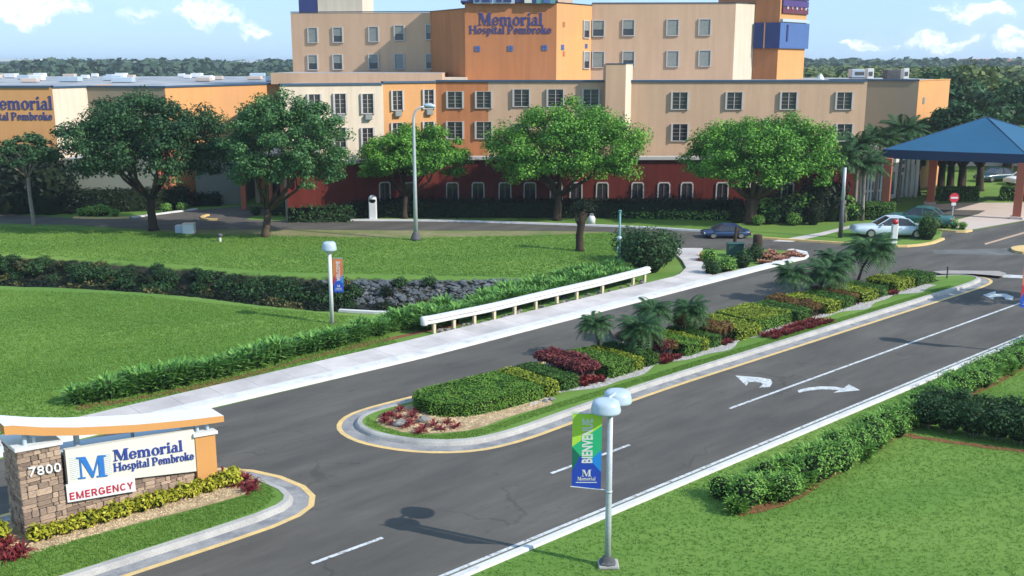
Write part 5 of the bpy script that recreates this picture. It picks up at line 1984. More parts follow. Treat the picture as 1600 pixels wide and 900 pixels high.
# ================================================================== VEHICLES
def car(loc, heading, paint, label, L=4.7, Wd=1.78):
    """saloon; local +X is the nose"""
    c = empty('parked_car', loc, label, 'car', rz=heading)
    xs = np.linspace(-L / 2, L / 2, 25)

    def top(x):          # bonnet / boot line
        q = x / (L / 2)
        return .86 - .20 * max(0, q - .25) ** 1.3 - .05 * max(0, -q - .5) - .35 * max(0, abs(q) - .93) ** 1.0 * 3
    body = MB()
    rows = []
    for x in xs:
        q = abs(x) / (L / 2)
        w = Wd / 2 * (1 - .16 * max(0, q - .7) / .3 - .0)
        zt = top(x)
        zb = .24 + .14 * max(0, q - .82) / .18
        row = [(x, -w * .93, zb), (x, -w, .42), (x, -w * 1.0, .60), (x, -w * .95, zt - .07), (x, -w * .80, zt), (x, 0, zt + .03),
               (x, w * .80, zt), (x, w * .95, zt - .07), (x, w, .60), (x, w, .42), (x, w * .93, zb)]
        rows.append(row)
    o = 0
    for row in rows:
        body.v += [Vector(p) for p in row]
    n = 11
    for i in range(len(rows) - 1):
        for k in range(n - 1):
            body.f.append((i * n + k, i * n + k + 1, (i + 1) * n + k + 1, (i + 1) * n + k)[::-1])
            body.m.append(0)
        body.f.append((i * n + n - 1, i * n, (i + 1) * n, (i + 1) * n + n - 1)[::-1])
        body.m.append(0)
    body.f += [tuple(range(n)), tuple((len(rows) - 1) * n + k for k in range(n))[::-1]]
    body.m += [0, 0]
    part('body', body, paint, c, True)
    # greenhouse
    gh = MB()
    prof = [(-1.55, .86, .74), (-.95, 1.30, .60), (-.45, 1.40, .58), (.25, 1.38, .58), (1.10, .86, .74)]
    rows = [[(x, -w, max(z - .0, .80)), (x, w, max(z, .80))] for x, z, w in prof]
    v = []
    for x, z, w in prof:
        v += [(x, -w, z), (x, w, z)]
    for x, z, w in prof:
        v += [(x, -.78, .82), (x, .78, .82)]
    f = []
    for i in range(4):
        f.append((2 * i, 2 * i + 1, 2 * i + 3, 2 * i + 2)[::-1])
        f.append((2 * i, 2 * i + 2, 10 + 2 * i + 2, 10 + 2 * i)[::-1])
        f.append((2 * i + 1, 2 * i + 3, 10 + 2 * i + 3, 10 + 2 * i + 1))
    gh.add(v, f)
    part('windows', gh, 'pane', c)
    rf = MB().add([(-1.0, -.60, 1.31), (-.45, -.585, 1.412), (.28, -.585, 1.392), (-1.0, .60, 1.31), (-.45, .585, 1.412), (.28, .585, 1.392)], [(0, 1, 4, 3), (1, 2, 5, 4)])
    for s_ in (-1, 1):
        rf.tube([(.28, .59 * s_, 1.385), (1.12, .75 * s_, .87)], .035, 6)
        rf.tube([(-1.0, .605 * s_, 1.30), (-1.56, .75 * s_, .87)], .05, 6)
        rf.tube([(-.25, .60 * s_, 1.40), (-.25, .79 * s_, .86)], .035, 6)
        rf.tube([(-1.0, .60 * s_, 1.31), (-.45, .59 * s_, 1.40), (.28, .59 * s_, 1.385)], .03, 6)
    part('roof', rf, paint, c)
    for x in (-L * .29, L * .30):
        for s_ in (-1, 1):
            w_ = part('wheel', MB().lathe((0, 0, 0), [(.20, -.1), (.31, -.10), (.33, -.05), (.33, .05), (.31, .10), (.20, .10)], 18), 'tyre', c, True, (x, s_ * (Wd / 2 - .08), .33))
            w_.rotation_euler = (math.pi / 2, 0, 0)
            part('rim', MB().lathe((0, 0, 0), [(.05, -.105), (.20, -.108), (.20, .108), (.05, .105)], 14), 'chrome', w_)
    for s_ in (-1, 1):
        part('headlight', MB().bbox((L / 2 - .06, s_ * .60, .60), (.10, .34, .13), .02), 'offwhite', c)
        part('tail_light', MB().bbox((-L / 2 + .04, s_ * .62, .66), (.08, .36, .15), .02), 'lightred', c)
        part('mirror', MB().bbox((.85, s_ * .93, .92), (.12, .18, .11), .03), paint, c)
        part('door_handle', MB().bbox((-.45, s_ * (Wd / 2 + .0), .70), (.16, .03, .03), .008), 'chrome', c)
    part('bumper', MB().bbox((L / 2 - .02, 0, .38), (.14, 1.45, .18), .05), paint, c)
    part('bumper', MB().bbox((-L / 2 + .02, 0, .40), (.14, 1.45, .18), .05), paint, c)
    return c


p = G(1397, 371)
car((p.x - .1, p.y + .5, .004), math.radians(176), 'carwhite', 'silver white saloon car parked at the kerb before the entrance', 5.3, 1.9)
p = G(1436, 352)
car((p.x, p.y, .01), math.radians(150), 'cargreen', 'dark green car parked just behind the silver saloon')
p = G(1136, 373)
lc = car((p.x, p.y + .6, .004), math.radians(180), 'carblue', 'low dark blue car on the loop road beside the white path', 4.0, 1.6)
lc.scale = (.82, .9, .66)
p = G(1556, 283)
car((p.x, p.y, .004), math.radians(200), 'carteal', 'dark teal car far behind the canopy')
p = G(1579, 286)
car((p.x + 1, p.y - 1, .004), math.radians(205), 'white', 'white car far behind the canopy at the right edge')
M['L_olive'] = leafmat('dry olive leaves', [(.05, .05, .015), (.10, .10, .028), (.16, .14, .045)], patch=1.0)
M['tealdark'] = mat('dark teal enamel', (.02, .075, .065), .6, .1)
M['riprap'] = mat('blue grey bank stone', (.085, .10, .11), .9, .4, 3, 20, .04, 9, (.20, .21, .22), (.52, .7), 1.2, objrand=.3)


# ================================================================== HEDGES AND SHRUBS
def hedge(name, poly, z0, h, leaf, label, group=None, size=.075, dens=330, core='core', top_leaf=None, rough=.03, cat='hedge'):
    """clipped hedge: dark twig core inside, leaf cards over its faces"""
    P = [Vector((p.x, p.y, 0)) for p in poly]
    ar = sum(P[i].x * P[(i + 1) % len(P)].y - P[(i + 1) % len(P)].x * P[i].y for i in range(len(P)))
    if ar < 0:
        P = P[::-1]
    mats = [leaf, core] + ([top_leaf] if top_leaf else [])
    ci = offset(P, .06)
    mb = MB().prism([(p.x, p.y) for p in ci], z0, z0 + h - .05)
    parts = mb_np(mb, 1)
    pts, nrm = [], []
    for i in range(len(P)):
        a, b = P[i], P[(i + 1) % len(P)]
        L = (b - a).length
        n = max(1, int(L * h * dens * 1.15))
        u = rng.uniform(0, 1, n)
        z = z0 + rng.uniform(0, h, n)
        nx, ny = (b.y - a.y) / L, -(b.x - a.x) / L
        bul = .05 * np.sin(u * L * 5 + i) * .4 - .03
        q = (z - z0) / h
        roundoff = np.where(q > .85, -(q - .85) / .15 * .06, 0)
        X = a.x + (b.x - a.x) * u + nx * (bul + roundoff + rng.normal(0, rough, n))
        Yy = a.y + (b.y - a.y) * u + ny * (bul + roundoff + rng.normal(0, rough, n))
        pts.append(np.stack([X, Yy, z], 1))
        nrm.append(np.stack([np.full(n, nx), np.full(n, ny), np.full(n, .25)], 1))
    Vs, F = cards(np.concatenate(pts), np.concatenate(nrm), size, .6, .55)
    parts.append((Vs, F, 0))
    A_ = np.array([(p.x, p.y) for p in offset(P, .04)])
    area = abs(ar) / 2
    n = int(area * dens * 1.2)
    got = np.zeros((0, 2))
    while len(got) < n:
        c = rng.uniform(A_.min(0), A_.max(0), (n * 2, 2))
        ins_ = np.zeros(len(c), bool)
        for i in range(len(A_)):
            x1, y1 = A_[i]
            x2, y2 = A_[(i + 1) % len(A_)]
            ins_ ^= ((y1 > c[:, 1]) != (y2 > c[:, 1])) & (c[:, 0] < (x2 - x1) * (c[:, 1] - y1) / (y2 - y1 + 1e-12) + x1)
        got = np.concatenate([got, c[ins_]])
    got = got[:n]
    zt = z0 + h + rng.normal(0, rough * .8, n) + .025 * np.sin(got[:, 0] * 3.1) * np.cos(got[:, 1] * 2.7) - .02
    Vs, F = cards(np.column_stack([got, zt]), np.tile([0, 0, 1.0], (n, 1)), size, .6, .5)
    parts.append((Vs, F, 2 if top_leaf else 0))
    o = link(name, npmesh(name, parts, mats))
    recentre(o)
    return tag(o, label, cat, group)


def rect(s0, s1, t0, t1, j=.06):
    q = [W(s0 + .1, t0), W(s1 - .1, t0 + .02), W(s1, t0 + .15), W(s1, t1 - .15), W(s1 - .12, t1), W(s0 + .12, t1), W(s0, t1 - .15), W(s0, t0 + .15)]
    return q


HZ = .14
H1 = [W(s, t) for s, t in [(-9.95, 4.15), (-9.9, 3.3), (-9.6, 2.75), (-9.1, 2.35), (-8.5, 2.15), (-7.5, 2.05), (-6.4, 1.98), (-5.75, 1.98), (-5.75, 4.65), (-7.5, 4.75), (-9.0, 4.8), (-9.7, 4.6)]]
hedge('clipped_hedge', H1, HZ, .50, 'L_hedge', 'big round ended clipped hedge at the near nose of the median', size=.07, dens=520)
hedge('clipped_hedge', rect(-5.70, -4.9, 1.95, 4.7), HZ, .50, 'L_yellow', 'yellow green hedge strip right behind the big round hedge', 'yellow_strips' and None, size=.085, dens=360)
hedge('clipped_hedge', rect(-4.72, -3.75, 2.05, 4.75), HZ, .46, 'L_hedged', 'dark green hedge strip behind the yellow strip nearest the nose', size=.07, dens=420)
# repeating groups up the median
def shr(n, r, h, leaf, core, size, aspect=.5, up=.4, seed=0, stems=0, base=.0):
    """bush of leaves; centre at origin"""
    parts = []
    nl = n
    P, N = blob_pts(nl, (0, 0, base + (h - base) * .55), (r, r, (h - base) * .5), .62)
    # clumpy outline
    cl_ = rng.normal(0, 1, (14, 3))
    cl_ /= np.linalg.norm(cl_, axis=1, keepdims=True)
    Dn = (P - np.array([0, 0, base + (h - base) * .55])) / np.array([r, r, (h - base) * .5])
    k = (Dn @ cl_.T).max(1)
    P = np.array([0, 0, base + (h - base) * .55]) + (P - np.array([0, 0, base + (h - base) * .55])) * (.80 + .28 * k[:, None])
    keep = P[:, 2] > .01
    P, N = P[keep], N[keep]
    N = N + np.array([0, 0, up])
    Vs, F = cards(P, N, size, aspect, .75)
    parts.append((Vs, F, 0))
    mb = MB()
    if base < .15:
        prof = [(r * .35, .0), (r * .62, h * .25), (r * .62, h * .6), (r * .3, h * .82)]
        mb.lathe((0, 0, 0), prof, 8)
    else:
        mb.lathe((0, 0, 0), [(r * .1, base * 1.0), (r * .55, base * 1.3), (r * .6, h * .7), (r * .3, h * .85)], 8)
    parts += mb_np(mb, 1)
    for i in range(stems):
        a = rng.uniform(0, 6.28)
        q = rng.uniform(.3, .75) * r
        s_ = MB().tube([(q * .4 * math.cos(a), q * .4 * math.sin(a), 0), (q * math.cos(a), q * math.sin(a), base + .1)], .014, 4, cap=False)
        parts += mb_np(s_, 2)
    return npmesh('shrub', parts, [leaf, core, 'barkl'])


def spike_bush(n, r, h, leaf, core, ln=.5, wd=.07, seed=0):
    """strap leaved plant: blades arching from the base and stems"""
    Vs, Fs = [], []
    o = 0
    for i in range(n):
        a = rng.uniform(0, 6.28)
        rr_ = r * .55 * math.sqrt(rng.uniform(0, 1))
        bx, by = rr_ * math.cos(a), rr_ * math.sin(a)
        bz = rng.uniform(.0, h * .55)
        el = rng.uniform(.35, 1.35)
        a2 = a + rng.normal(0, .9)
        L = ln * rng.uniform(.6, 1.2)
        d = np.array([math.cos(a2) * math.cos(el), math.sin(a2) * math.cos(el), math.sin(el)])
        side = np.array([-math.sin(a2), math.cos(a2), 0]) * wd * rng.uniform(.7, 1.3) * .5
        p0 = np.array([bx, by, bz])
        p1 = p0 + d * L * .55
        p2 = p0 + d * L * .95 + np.array([math.cos(a2) * .12, math.sin(a2) * .12, -.16]) * L
        Vs += [p0 - side * .4, p0 + side * .4, p1 + side, p1 - side, p2 + side * .15, p2 - side * .15]
        Fs += [(o, o + 1, o + 2, o + 3), (o + 3, o + 2, o + 4, o + 5)]
        o += 6
    parts = [(np.array(Vs), np.array(Fs), 0)]
    mb = MB().lathe((0, 0, 0), [(r * .3, 0), (r * .5, h * .2), (r * .4, h * .5), (r * .1, h * .7)], 7)
    parts += mb_np(mb, 1)
    return npmesh('shrub', parts, [leaf, core])


CRO = [shr(620, .40, .72, 'L_croton', 'corered', .14, .42, .7, stems=7, base=.26) for _ in range(3)]
CRB = [shr(620, .42, .70, 'L_croto2', 'corered', .14, .42, .7, stems=7, base=.24) for _ in range(3)]
REDC = [spike_bush(70, .34, .14, 'L_redcover', 'corered', .20, .045) for _ in range(3)]


def plant(mesh, name, x, y, z, sc, label, cat, group=None, sz=None):
    o = link(name, mesh)
    o.location = (x, y, z)
    o.rotation_euler = (0, 0, random.uniform(0, 6.28))
    o.scale = (sc, sc, sz or sc)
    return tag(o, label, cat, group)


def croton_row(s, t0, t1, meshes, label, group, step=.52, rows=2, sc=1.0):
    t = t0
    while t <= t1:
        for r_ in range(rows):
            p = W(s + r_ * .5 + random.uniform(-.07, .07), t + random.uniform(-.07, .07))
            plant(random.choice(meshes), 'croton_shrub', p.x, p.y, HZ, sc * random.uniform(.9, 1.12), label, 'shrub', group)
        t += step


def redpatch(s0, s1, t0, t1, label, group, step=.42):
    s_ = s0
    while s_ <= s1:
        t = t0
        while t <= t1:
            p = W(s_ + random.uniform(-.1, .1), t + random.uniform(-.1, .1))
            plant(random.choice(REDC), 'red_groundcover_plant', p.x, p.y, HZ, random.uniform(.8, 1.1), label, 'plant', group)
            t += step
        s_ += step


redpatch(-3.5, -2.5, 2.1, 2.7, 'low red plant in the red patch before the nearest purple crotons', 'red plants before the first croton row')
croton_row(-3.05, 2.75, 5.0, CRO, 'purple leaved croton in the nearest and reddest shrub row of the median', 'crotons of the nearest row')
hedge('clipped_hedge', rect(-2.2, -.75, 1.95, 4.75), HZ, .50, 'L_hedge', 'clipped green hedge strip just behind the nearest purple crotons', size=.07, dens=420)
hedge('clipped_hedge', rect(-.72, -.15, 1.98, 4.7), HZ, .47, 'L_yellow', 'yellow green hedge strip behind the nearest croton row', size=.08, dens=380)
hedge('clipped_hedge', rect(.0, .85, 2.05, 4.7), HZ, .46, 'L_hedged', 'dark green hedge strip before the second croton row', size=.07, dens=420)
redpatch(1.0, 2.0, 2.1, 2.6, 'low red plant in the red patch before the second croton row', 'red plants before the second croton row')
croton_row(1.65, 2.75, 5.0, CRB + CRO[:1], 'bronze and red croton in the second shrub row of the median', 'crotons of the second row')
hedge('clipped_hedge', rect(2.35, 3.45, 1.95, 4.7), HZ, .52, 'L_hedge', 'clipped green hedge strip behind the second croton row', size=.075, dens=380)
hedge('clipped_hedge', rect(3.48, 4.0, 1.98, 4.7), HZ, .48, 'L_yellow', 'yellow green hedge strip behind the second croton row', size=.085, dens=340)
hedge('clipped_hedge', rect(4.15, 4.95, 2.05, 4.7), HZ, .46, 'L_hedged', 'dark green hedge strip before the third croton row', size=.075, dens=380)
redpatch(5.1, 5.7, 2.1, 2.5, 'low red plant in the red patch before the third croton row', 'red plants before the third croton row')
croton_row(5.45, 2.75, 5.0, CRB, 'bronze croton in the third shrub row of the median', 'crotons of the third row')
hedge('clipped_hedge', rect(6.0, 7.7, 1.95, 4.8), HZ, .52, 'L_yellow', 'yellow green hedge strip behind the third croton row', size=.09, dens=300, top_leaf='L_yellow')
hedge('clipped_hedge', rect(7.85, 10.6, 2.25, 4.8), HZ, .56, 'L_hedge', 'long clipped hedge block halfway up the median', size=.085, dens=330, top_leaf='L_yellow')
hedge('clipped_hedge', rect(10.75, 12.0, 2.05, 4.7), HZ, .50, 'L_hedged', 'dark green hedge strip behind the long block halfway up the median', size=.085, dens=300)
redpatch(7.6, 11.9, 1.25, 1.75, 'low red plant in the long red bed beside the kerb halfway up the median', 'red plants of the long bed')
redpatch(8.6, 11.0, 1.7, 2.1, 'low red plant in the long red bed beside the kerb halfway up the median', 'red plants of the long bed')
croton_row(12.45, 2.6, 4.8, CRB, 'bronze croton in the fourth shrub row of the median', 'crotons of the fourth row', rows=2, sc=.85)
hedge('clipped_hedge', rect(13.2, 14.5, 2.0, 4.7), HZ, .52, 'L_yellow', 'yellow topped hedge block under the near pair of far palms', size=.09, dens=280)
hedge('clipped_hedge', rect(14.65, 15.9, 2.1, 4.6), HZ, .48, 'L_hedged', 'dark hedge strip between the two far yellow topped blocks', size=.09, dens=280)
croton_row(16.3, 2.6, 4.7, CRB, 'bronze croton in the fifth shrub row of the median', 'crotons of the fifth row', rows=1, sc=.8)
hedge('clipped_hedge', rect(16.7, 18.2, 2.1, 4.5), HZ, .50, 'L_yellow', 'yellow topped hedge block at the foot of the middle palms', size=.10, dens=260)
hedge('clipped_hedge', rect(18.35, 19.4, 2.2, 4.4), HZ, .46, 'L_hedged', 'dark hedge strip before the last yellow topped block', size=.09, dens=280)
redpatch(19.5, 20.1, 2.2, 2.6, 'low red plant in the last red patch of the median', 'red plants of the last patch')
hedge('clipped_hedge', rect(20.3, 22.3, 2.25, 4.2), HZ, .50, 'L_yellow', 'last yellow topped hedge block of the median', size=.10, dens=260)
hedge('clipped_hedge', rect(22.4, 24.6, 2.2, 3.9), HZ, .48, 'L_hedged', 'dark green hedge block at the far end of the median', size=.10, dens=260)
p = W(25.8, 2.2)
sp = empty('spigot', (p.x, p.y, HZ), 'little dark post at the far tip of the median', 'post')
part('stake', MB().tube([(0, 0, 0), (0, 0, .6)], .045, 8), 'darkmetal', sp)
part('cap', MB().lathe((0, 0, .58), [(.07, 0), (.07, .08), (.02, .1)], 8), 'darkmetal', sp)

# bromeliads and rocks on the median nose
def rosette(n, L, w, leaf):
    Vs, Fs = [], []
    o = 0
    for i in range(n):
        a = 6.283 * i / n + rng.uniform(-.3, .3)
        el = rng.uniform(.25, 1.1)
        l_ = L * rng.uniform(.7, 1.15)
        d = np.array([math.cos(a) * math.cos(el), math.sin(a) * math.cos(el), math.sin(el)])
        s_ = np.array([-math.sin(a), math.cos(a), 0]) * w / 2
        p0 = d * .02
        p1 = d * l_ * .5
        p2 = d * l_ * .9 + np.array([0, 0, -.12 * l_])
        p3 = p2 + np.array([math.cos(a), math.sin(a), -.7]) * l_ * .25
        Vs += [p0 - s_ * .5, p0 + s_ * .5, p1 + s_, p1 - s_, p2 + s_ * .6, p2 - s_ * .6, p3 + s_ * .05, p3 - s_ * .05]
        Fs += [(o, o + 1, o + 2, o + 3), (o + 3, o + 2, o + 4, o + 5), (o + 5, o + 4, o + 6, o + 7)]
        o += 8
    return npmesh('rosette', [(np.array(Vs), np.array(Fs), 0)], [leaf])


BRO = [rosette(22, .30, .055, 'L_brom') for _ in range(4)]
for px, py in [(600, 652), (604, 660), (612, 650), (626, 643), (624, 654), (640, 662), (643, 652), (660, 672), (677, 666), (699, 661), (712, 668), (655, 677), (612, 664), (632, 668), (688, 672), (648, 645)]:
    p = G(px + random.uniform(-2, 2), py, .14)
    plant(random.choice(BRO), 'bromeliad', p.x, p.y, .142, random.uniform(.8, 1.15), 'dark red bromeliad on the gravel nose of the median', 'plant', 'bromeliads on the median nose')
for (px, py, s_, lb) in [(624, 664, .26, 'larger grey boulder among red bromeliads on the median nose'), (664, 658, .24, 'darker flat boulder touching the foot of the big round hedge')]:
    p = G(px, py, .14)
    rock(p.x, p.y, .18, s_, s_ * .8, s_ * .6, lb)
# rocks edging the gravel band
for s_ in (-5.9, -5.6):
    p = W(s_, 1.72)
    rock(p.x, p.y, .16, .12, .10, .08, 'small dark stone at the start of the grey gravel band', 'stones at the gravel band')


def pebbles(name, fn, n, size, m, label):
    """scatter of small stones or chips"""
    base = np.array([(1, 0, 0), (0, 1, 0), (-1, 0, 0), (0, -1, 0), (0, 0, .8)], float)
    F0 = np.array([(0, 1, 4), (1, 2, 4), (2, 3, 4), (3, 0, 4)])
    Vs, Fs = [], []
    for i in range(n):
        x, y, z = fn()
        a = random.uniform(0, 6.28)
        c, s_ = math.cos(a), math.sin(a)
        k = size * random.uniform(.5, 1.5)
        R = np.array([[c, s_ * .6, 0], [-s_, c * .6, 0], [0, 0, 1]])
        Vs.append(base @ R * k + (x, y, z))
        Fs.append(F0 + 5 * i)
    o = link(name, npmesh(name, [(np.concatenate(Vs), np.concatenate(Fs), 0)], [m]))
    return tag(o, label, None, None, 'stuff')


def f_gr():
    i = random.uniform(0, 114)
    s_ = -6.6 + i * 30.2 / 115
    a = 1.76 + .24 * math.sin(s_ * 1.05 + .6) + .12 * math.sin(s_ * 2.3)
    p = W(s_, random.uniform(a, 2.3))
    return p.x, p.y, .143


def f_mu():
    while True:
        s_, t = random.uniform(-11.4, -5.8), random.uniform(1.5, 4.6)
        if (s_ + 9.2) ** 2 / 5.2 + (t - 3.0) ** 2 / 2.4 < 1 or (s_ > -9.2 and 1.45 < t < 2.1):
            p = W(s_, t)
            return p.x, p.y, .143


def f_mu2():
    s_, t = random.uniform(-26, -17.3), random.uniform(1.75, 2.75)
    p = W(s_, t)
    return p.x, p.y, .143


PB = mat('pebble', (.42, .40, .37), .9, .3, 9, 20, objrand=0)
M['pebble'] = PB
M['chip'] = mat('mulch chip', (.50, .37, .22), .9, .4, 9, 20)
pebbles('gravel', f_gr, 2600, .035, 'pebble', 'grey gravel in the wavy band along the median hedges')
pebbles('mulch_chips', f_mu, 2600, .028, 'chip', 'pale bark and gravel chips round the bromeliads')
pebbles('mulch_chips', f_mu2, 2600, .028, 'chip', 'pale chips in the bed below the stone sign')

# golden shrubs below the sign, bromeliads at both ends
GOLD = [shr(170, .24, .42, 'L_gold', 'core', .13, .5, .6) for _ in range(4)]
for i in range(23):
    s_ = -23.1 + i * .245
    t = T0 - .32 - (.10 if i % 2 else 0) + random.uniform(-.04, .04)
    p = W(s_, t)
    plant(GOLD[i % 4], 'golden_shrub', p.x, p.y, .14, random.uniform(.85, 1.1), 'small golden leaved shrub in the row below the stone sign', 'shrub', 'golden shrubs below the sign')
for s_, t in [(-17.7, 2.3), (-17.5, 2.75)]:
    p = W(s_, t)
    plant(GOLD[0], 'golden_shrub', p.x, p.y, .14, .9, 'small golden leaved shrub in the row below the stone sign', 'shrub', 'golden shrubs below the sign')
for px, py in [(358, 752), (366, 760), (374, 750), (382, 760), (388, 768), (398, 756), (352, 743), (372, 744), (362, 748), (385, 751), (395, 764), (346, 748)]:
    p = G(px, py, .14)
    plant(random.choice(BRO), 'bromeliad', p.x, p.y, .142, random.uniform(.9, 1.2), 'dark red bromeliad right of the orange post of the stone sign', 'plant', 'bromeliads right of the sign')
for px, py in [(5, 860), (14, 852), (22, 864), (34, 862), (10, 876), (-6, 868), (28, 872), (2, 848)]:
    p = G(px, py, .14)
    plant(random.choice(BRO), 'bromeliad', p.x, p.y, .142, random.uniform(.9, 1.2), 'dark red bromeliad at the near left end of the stone sign', 'plant', 'bromeliads left of the sign')
for px, py in [(0, 845), (-8, 838)]:
    p = G(px, py, .14)
    plant(GOLD[1], 'golden_shrub', p.x, p.y, .14, 1.2, 'golden shrub at the left edge behind the stone pillar', 'shrub', 'golden shrubs at the left edge')

# ------------------------------------------------------------------ left row of strap leaved shrubs
LIL = [spike_bush(300, .62, .85, 'L_lily', 'core', .55, .085) for _ in range(4)]


def shrub_row(pts, step, jit, meshes, sc, name, label, cat, group, z=0.0):
    P = smooth_open([Vector(p) for p in pts], 2)
    acc_ = 0
    tot = sum((P[i + 1] - P[i]).length for i in range(len(P) - 1))
    run = 0
    for i in range(len(P) - 1):
        a, b = P[i], P[i + 1]
        L = (b - a).length
        while acc_ < L:
            q = a.lerp(b, acc_ / L)
            plant(random.choice(meshes), name, q.x + random.uniform(-jit, jit), q.y + random.uniform(-jit, jit), z, sc * random.uniform(.75, 1.2), label + (', at its near end', ', in its middle', ', at its far end')[min(2, int(3 * (run + acc_) / tot))], cat, group)
            acc_ += step
        acc_ -= L
        run += L


shrub_row([G(122, 631), G(200, 616), G(353, 586), G(520, 540), G(660, 506)], .58, .16, LIL, 1.0, 'leafy_shrub', 'strap leaved green shrub in the long row beside the sidewalk', 'shrub', 'shrubs along the sidewalk')
shrub_row([G(200, 610), G(353, 578), G(520, 532), G(660, 500)], .75, .2, LIL, .9, 'leafy_shrub', 'strap leaved green shrub in the long row beside the sidewalk', 'shrub', 'shrubs along the sidewalk')
shrub_row([W(-2.6, 13.4), W(4, 13.9), W(9, 14.2), W(13, 14.4)], .62, .2, LIL, 1.05, 'leafy_shrub', 'strap leaved green shrub in the planting behind the white guardrail', 'shrub', 'shrubs behind the guardrail')
shrub_row([W(-2.6, 14.4), W(4, 14.9), W(9, 15.3), W(13.5, 15.6)], .8, .3, LIL, .95, 'leafy_shrub', 'strap leaved green shrub in the planting behind the white guardrail', 'shrub', 'shrubs behind the guardrail')
shrub_row([W(3, 16.0), W(9, 16.6), W(14.5, 16.9)], .95, .35, LIL, .9, 'leafy_shrub', 'strap leaved green shrub in the planting behind the white guardrail', 'shrub', 'shrubs behind the guardrail')
# big bush near the path
SHR = [shr(620, .75, 1.15, 'L_shrub', 'core', .15, .55, .5) for _ in range(4)]
DSH = [shr(760, .80, 1.25, 'L_dark', 'core', .13, .55, .5) for _ in range(4)]
BIG = [shr(1500, 1.7, 2.5, 'L_dark', 'core', .20, .55, .5) for _ in range(2)]
p = G(1012, 424)
plant(BIG[0], 'round_bush', p.x, p.y, 0, 1.0, 'big round dark bush between the teal post and the white path', 'bush')
p = G(988, 408)
plant(BIG[1], 'round_bush', p.x, p.y, 0, .85, 'dark bush directly behind the teal post', 'bush')
p = G(1036, 408)
plant(BIG[1], 'round_bush', p.x, p.y, 0, .78, 'dark bush at the left edge of the white path', 'bush')
# bed right of the path
for i, (px, py, k, lb) in enumerate([(1112, 430, .75, 'leafy shrub at the near corner of the bed right of the white path'), (1135, 425, .85, 'leafy shrub in the middle of the bed right of the white path'), (1160, 418, .8, 'leafy shrub at the right of the bed beside the white path'),
                                     (1108, 410, .75, 'shrub beside the far end of the white path'), (1178, 408, .85, 'shrub left of the coral flowers')]):
    p = G(px, py)
    plant(SHR[i % 4] if i % 2 else DSH[i % 4], 'leafy_shrub', p.x, p.y, 0, k, lb, 'shrub')
FLO = [spike_bush(110, .45, .35, 'L_flower', 'core', .26, .10) for _ in range(2)]
for px, py in [(1190, 412), (1200, 405), (1212, 400), (1205, 396), (1220, 405), (1228, 400), (1236, 403), (1243, 402), (1250, 404), (1216, 409), (1195, 400), (1187, 404), (1226, 407), (1100, 402), (1094, 410), (1200, 413), (1238, 397)]:
    p = G(px, py)
    plant(FLO[px % 2], 'coral_flower_plant', p.x, p.y, 0, random.uniform(.8, 1.1), 'coral flowering plant on the corner bed of the junction', 'plant', 'coral flowers on the corner bed')
p = G(1148, 400)
gb = empty('service_box', (p.x, p.y, 0), 'green service box between shrubs and tree stump right of the path', 'utility box')
part('cabinet', MB().bbox((0, 0, .40), (1.0, .6, .8), .04), 'tealdark', gb)
part('lid', MB().bbox((0, 0, .82), (1.08, .68, .05), .02), 'tealdark', gb)

# ------------------------------------------------------------------ right hedge of shrubs
RSH = [shr(560, .62, .95, 'L_shrub', 'core', .10, .5, .5) for _ in range(3)] + [spike_bush(420, .66, .85, 'L_shrub', 'core', .36, .06) for _ in range(3)]
shrub_row([G(1140, 796), G(1240, 772), G(1315, 726), G(1425, 660), G(1500, 618), G(1640, 545)], .44, .18, RSH, .84, 'round_shrub', 'leafy shrub in the long near hedge row along the right kerb', 'shrub', 'shrubs along the right kerb')
shrub_row([G(1132, 780), G(1222, 748), G(1325, 698), G(1432, 643), G(1505, 604), G(1640, 535)], .44, .18, RSH, .78, 'round_shrub', 'leafy shrub in the long near hedge row along the right kerb', 'shrub', 'shrubs along the right kerb')
shrub_row([G(1335, 706), G(1425, 656), G(1500, 610), G(1640, 540)], .46, .2, RSH, .84, 'round_shrub', 'leafy shrub in the long near hedge row along the right kerb', 'shrub', 'shrubs along the right kerb')
RD = [shr(1000, .62, 1.15, 'L_dark', 'core', .11, .55, .5, stems=8, base=.16) for _ in range(4)]
for px, py, k in [(1450, 668, 1.0), (1482, 676, .95), (1520, 682, 1.0), (1556, 688, 1.0), (1592, 694, 1.0), (1628, 698, 1.0), (1665, 704, 1), (1462, 650, .9), (1500, 656, .95), (1540, 664, .9), (1580, 668, .95), (1620, 676, .95)]:
    p = G(px, py)
    plant(random.choice(RD), 'dark_shrub', p.x, p.y, 0, k, 'dark open shrub in the short row at the right edge over red mulch', 'shrub', 'dark shrubs at the right edge')

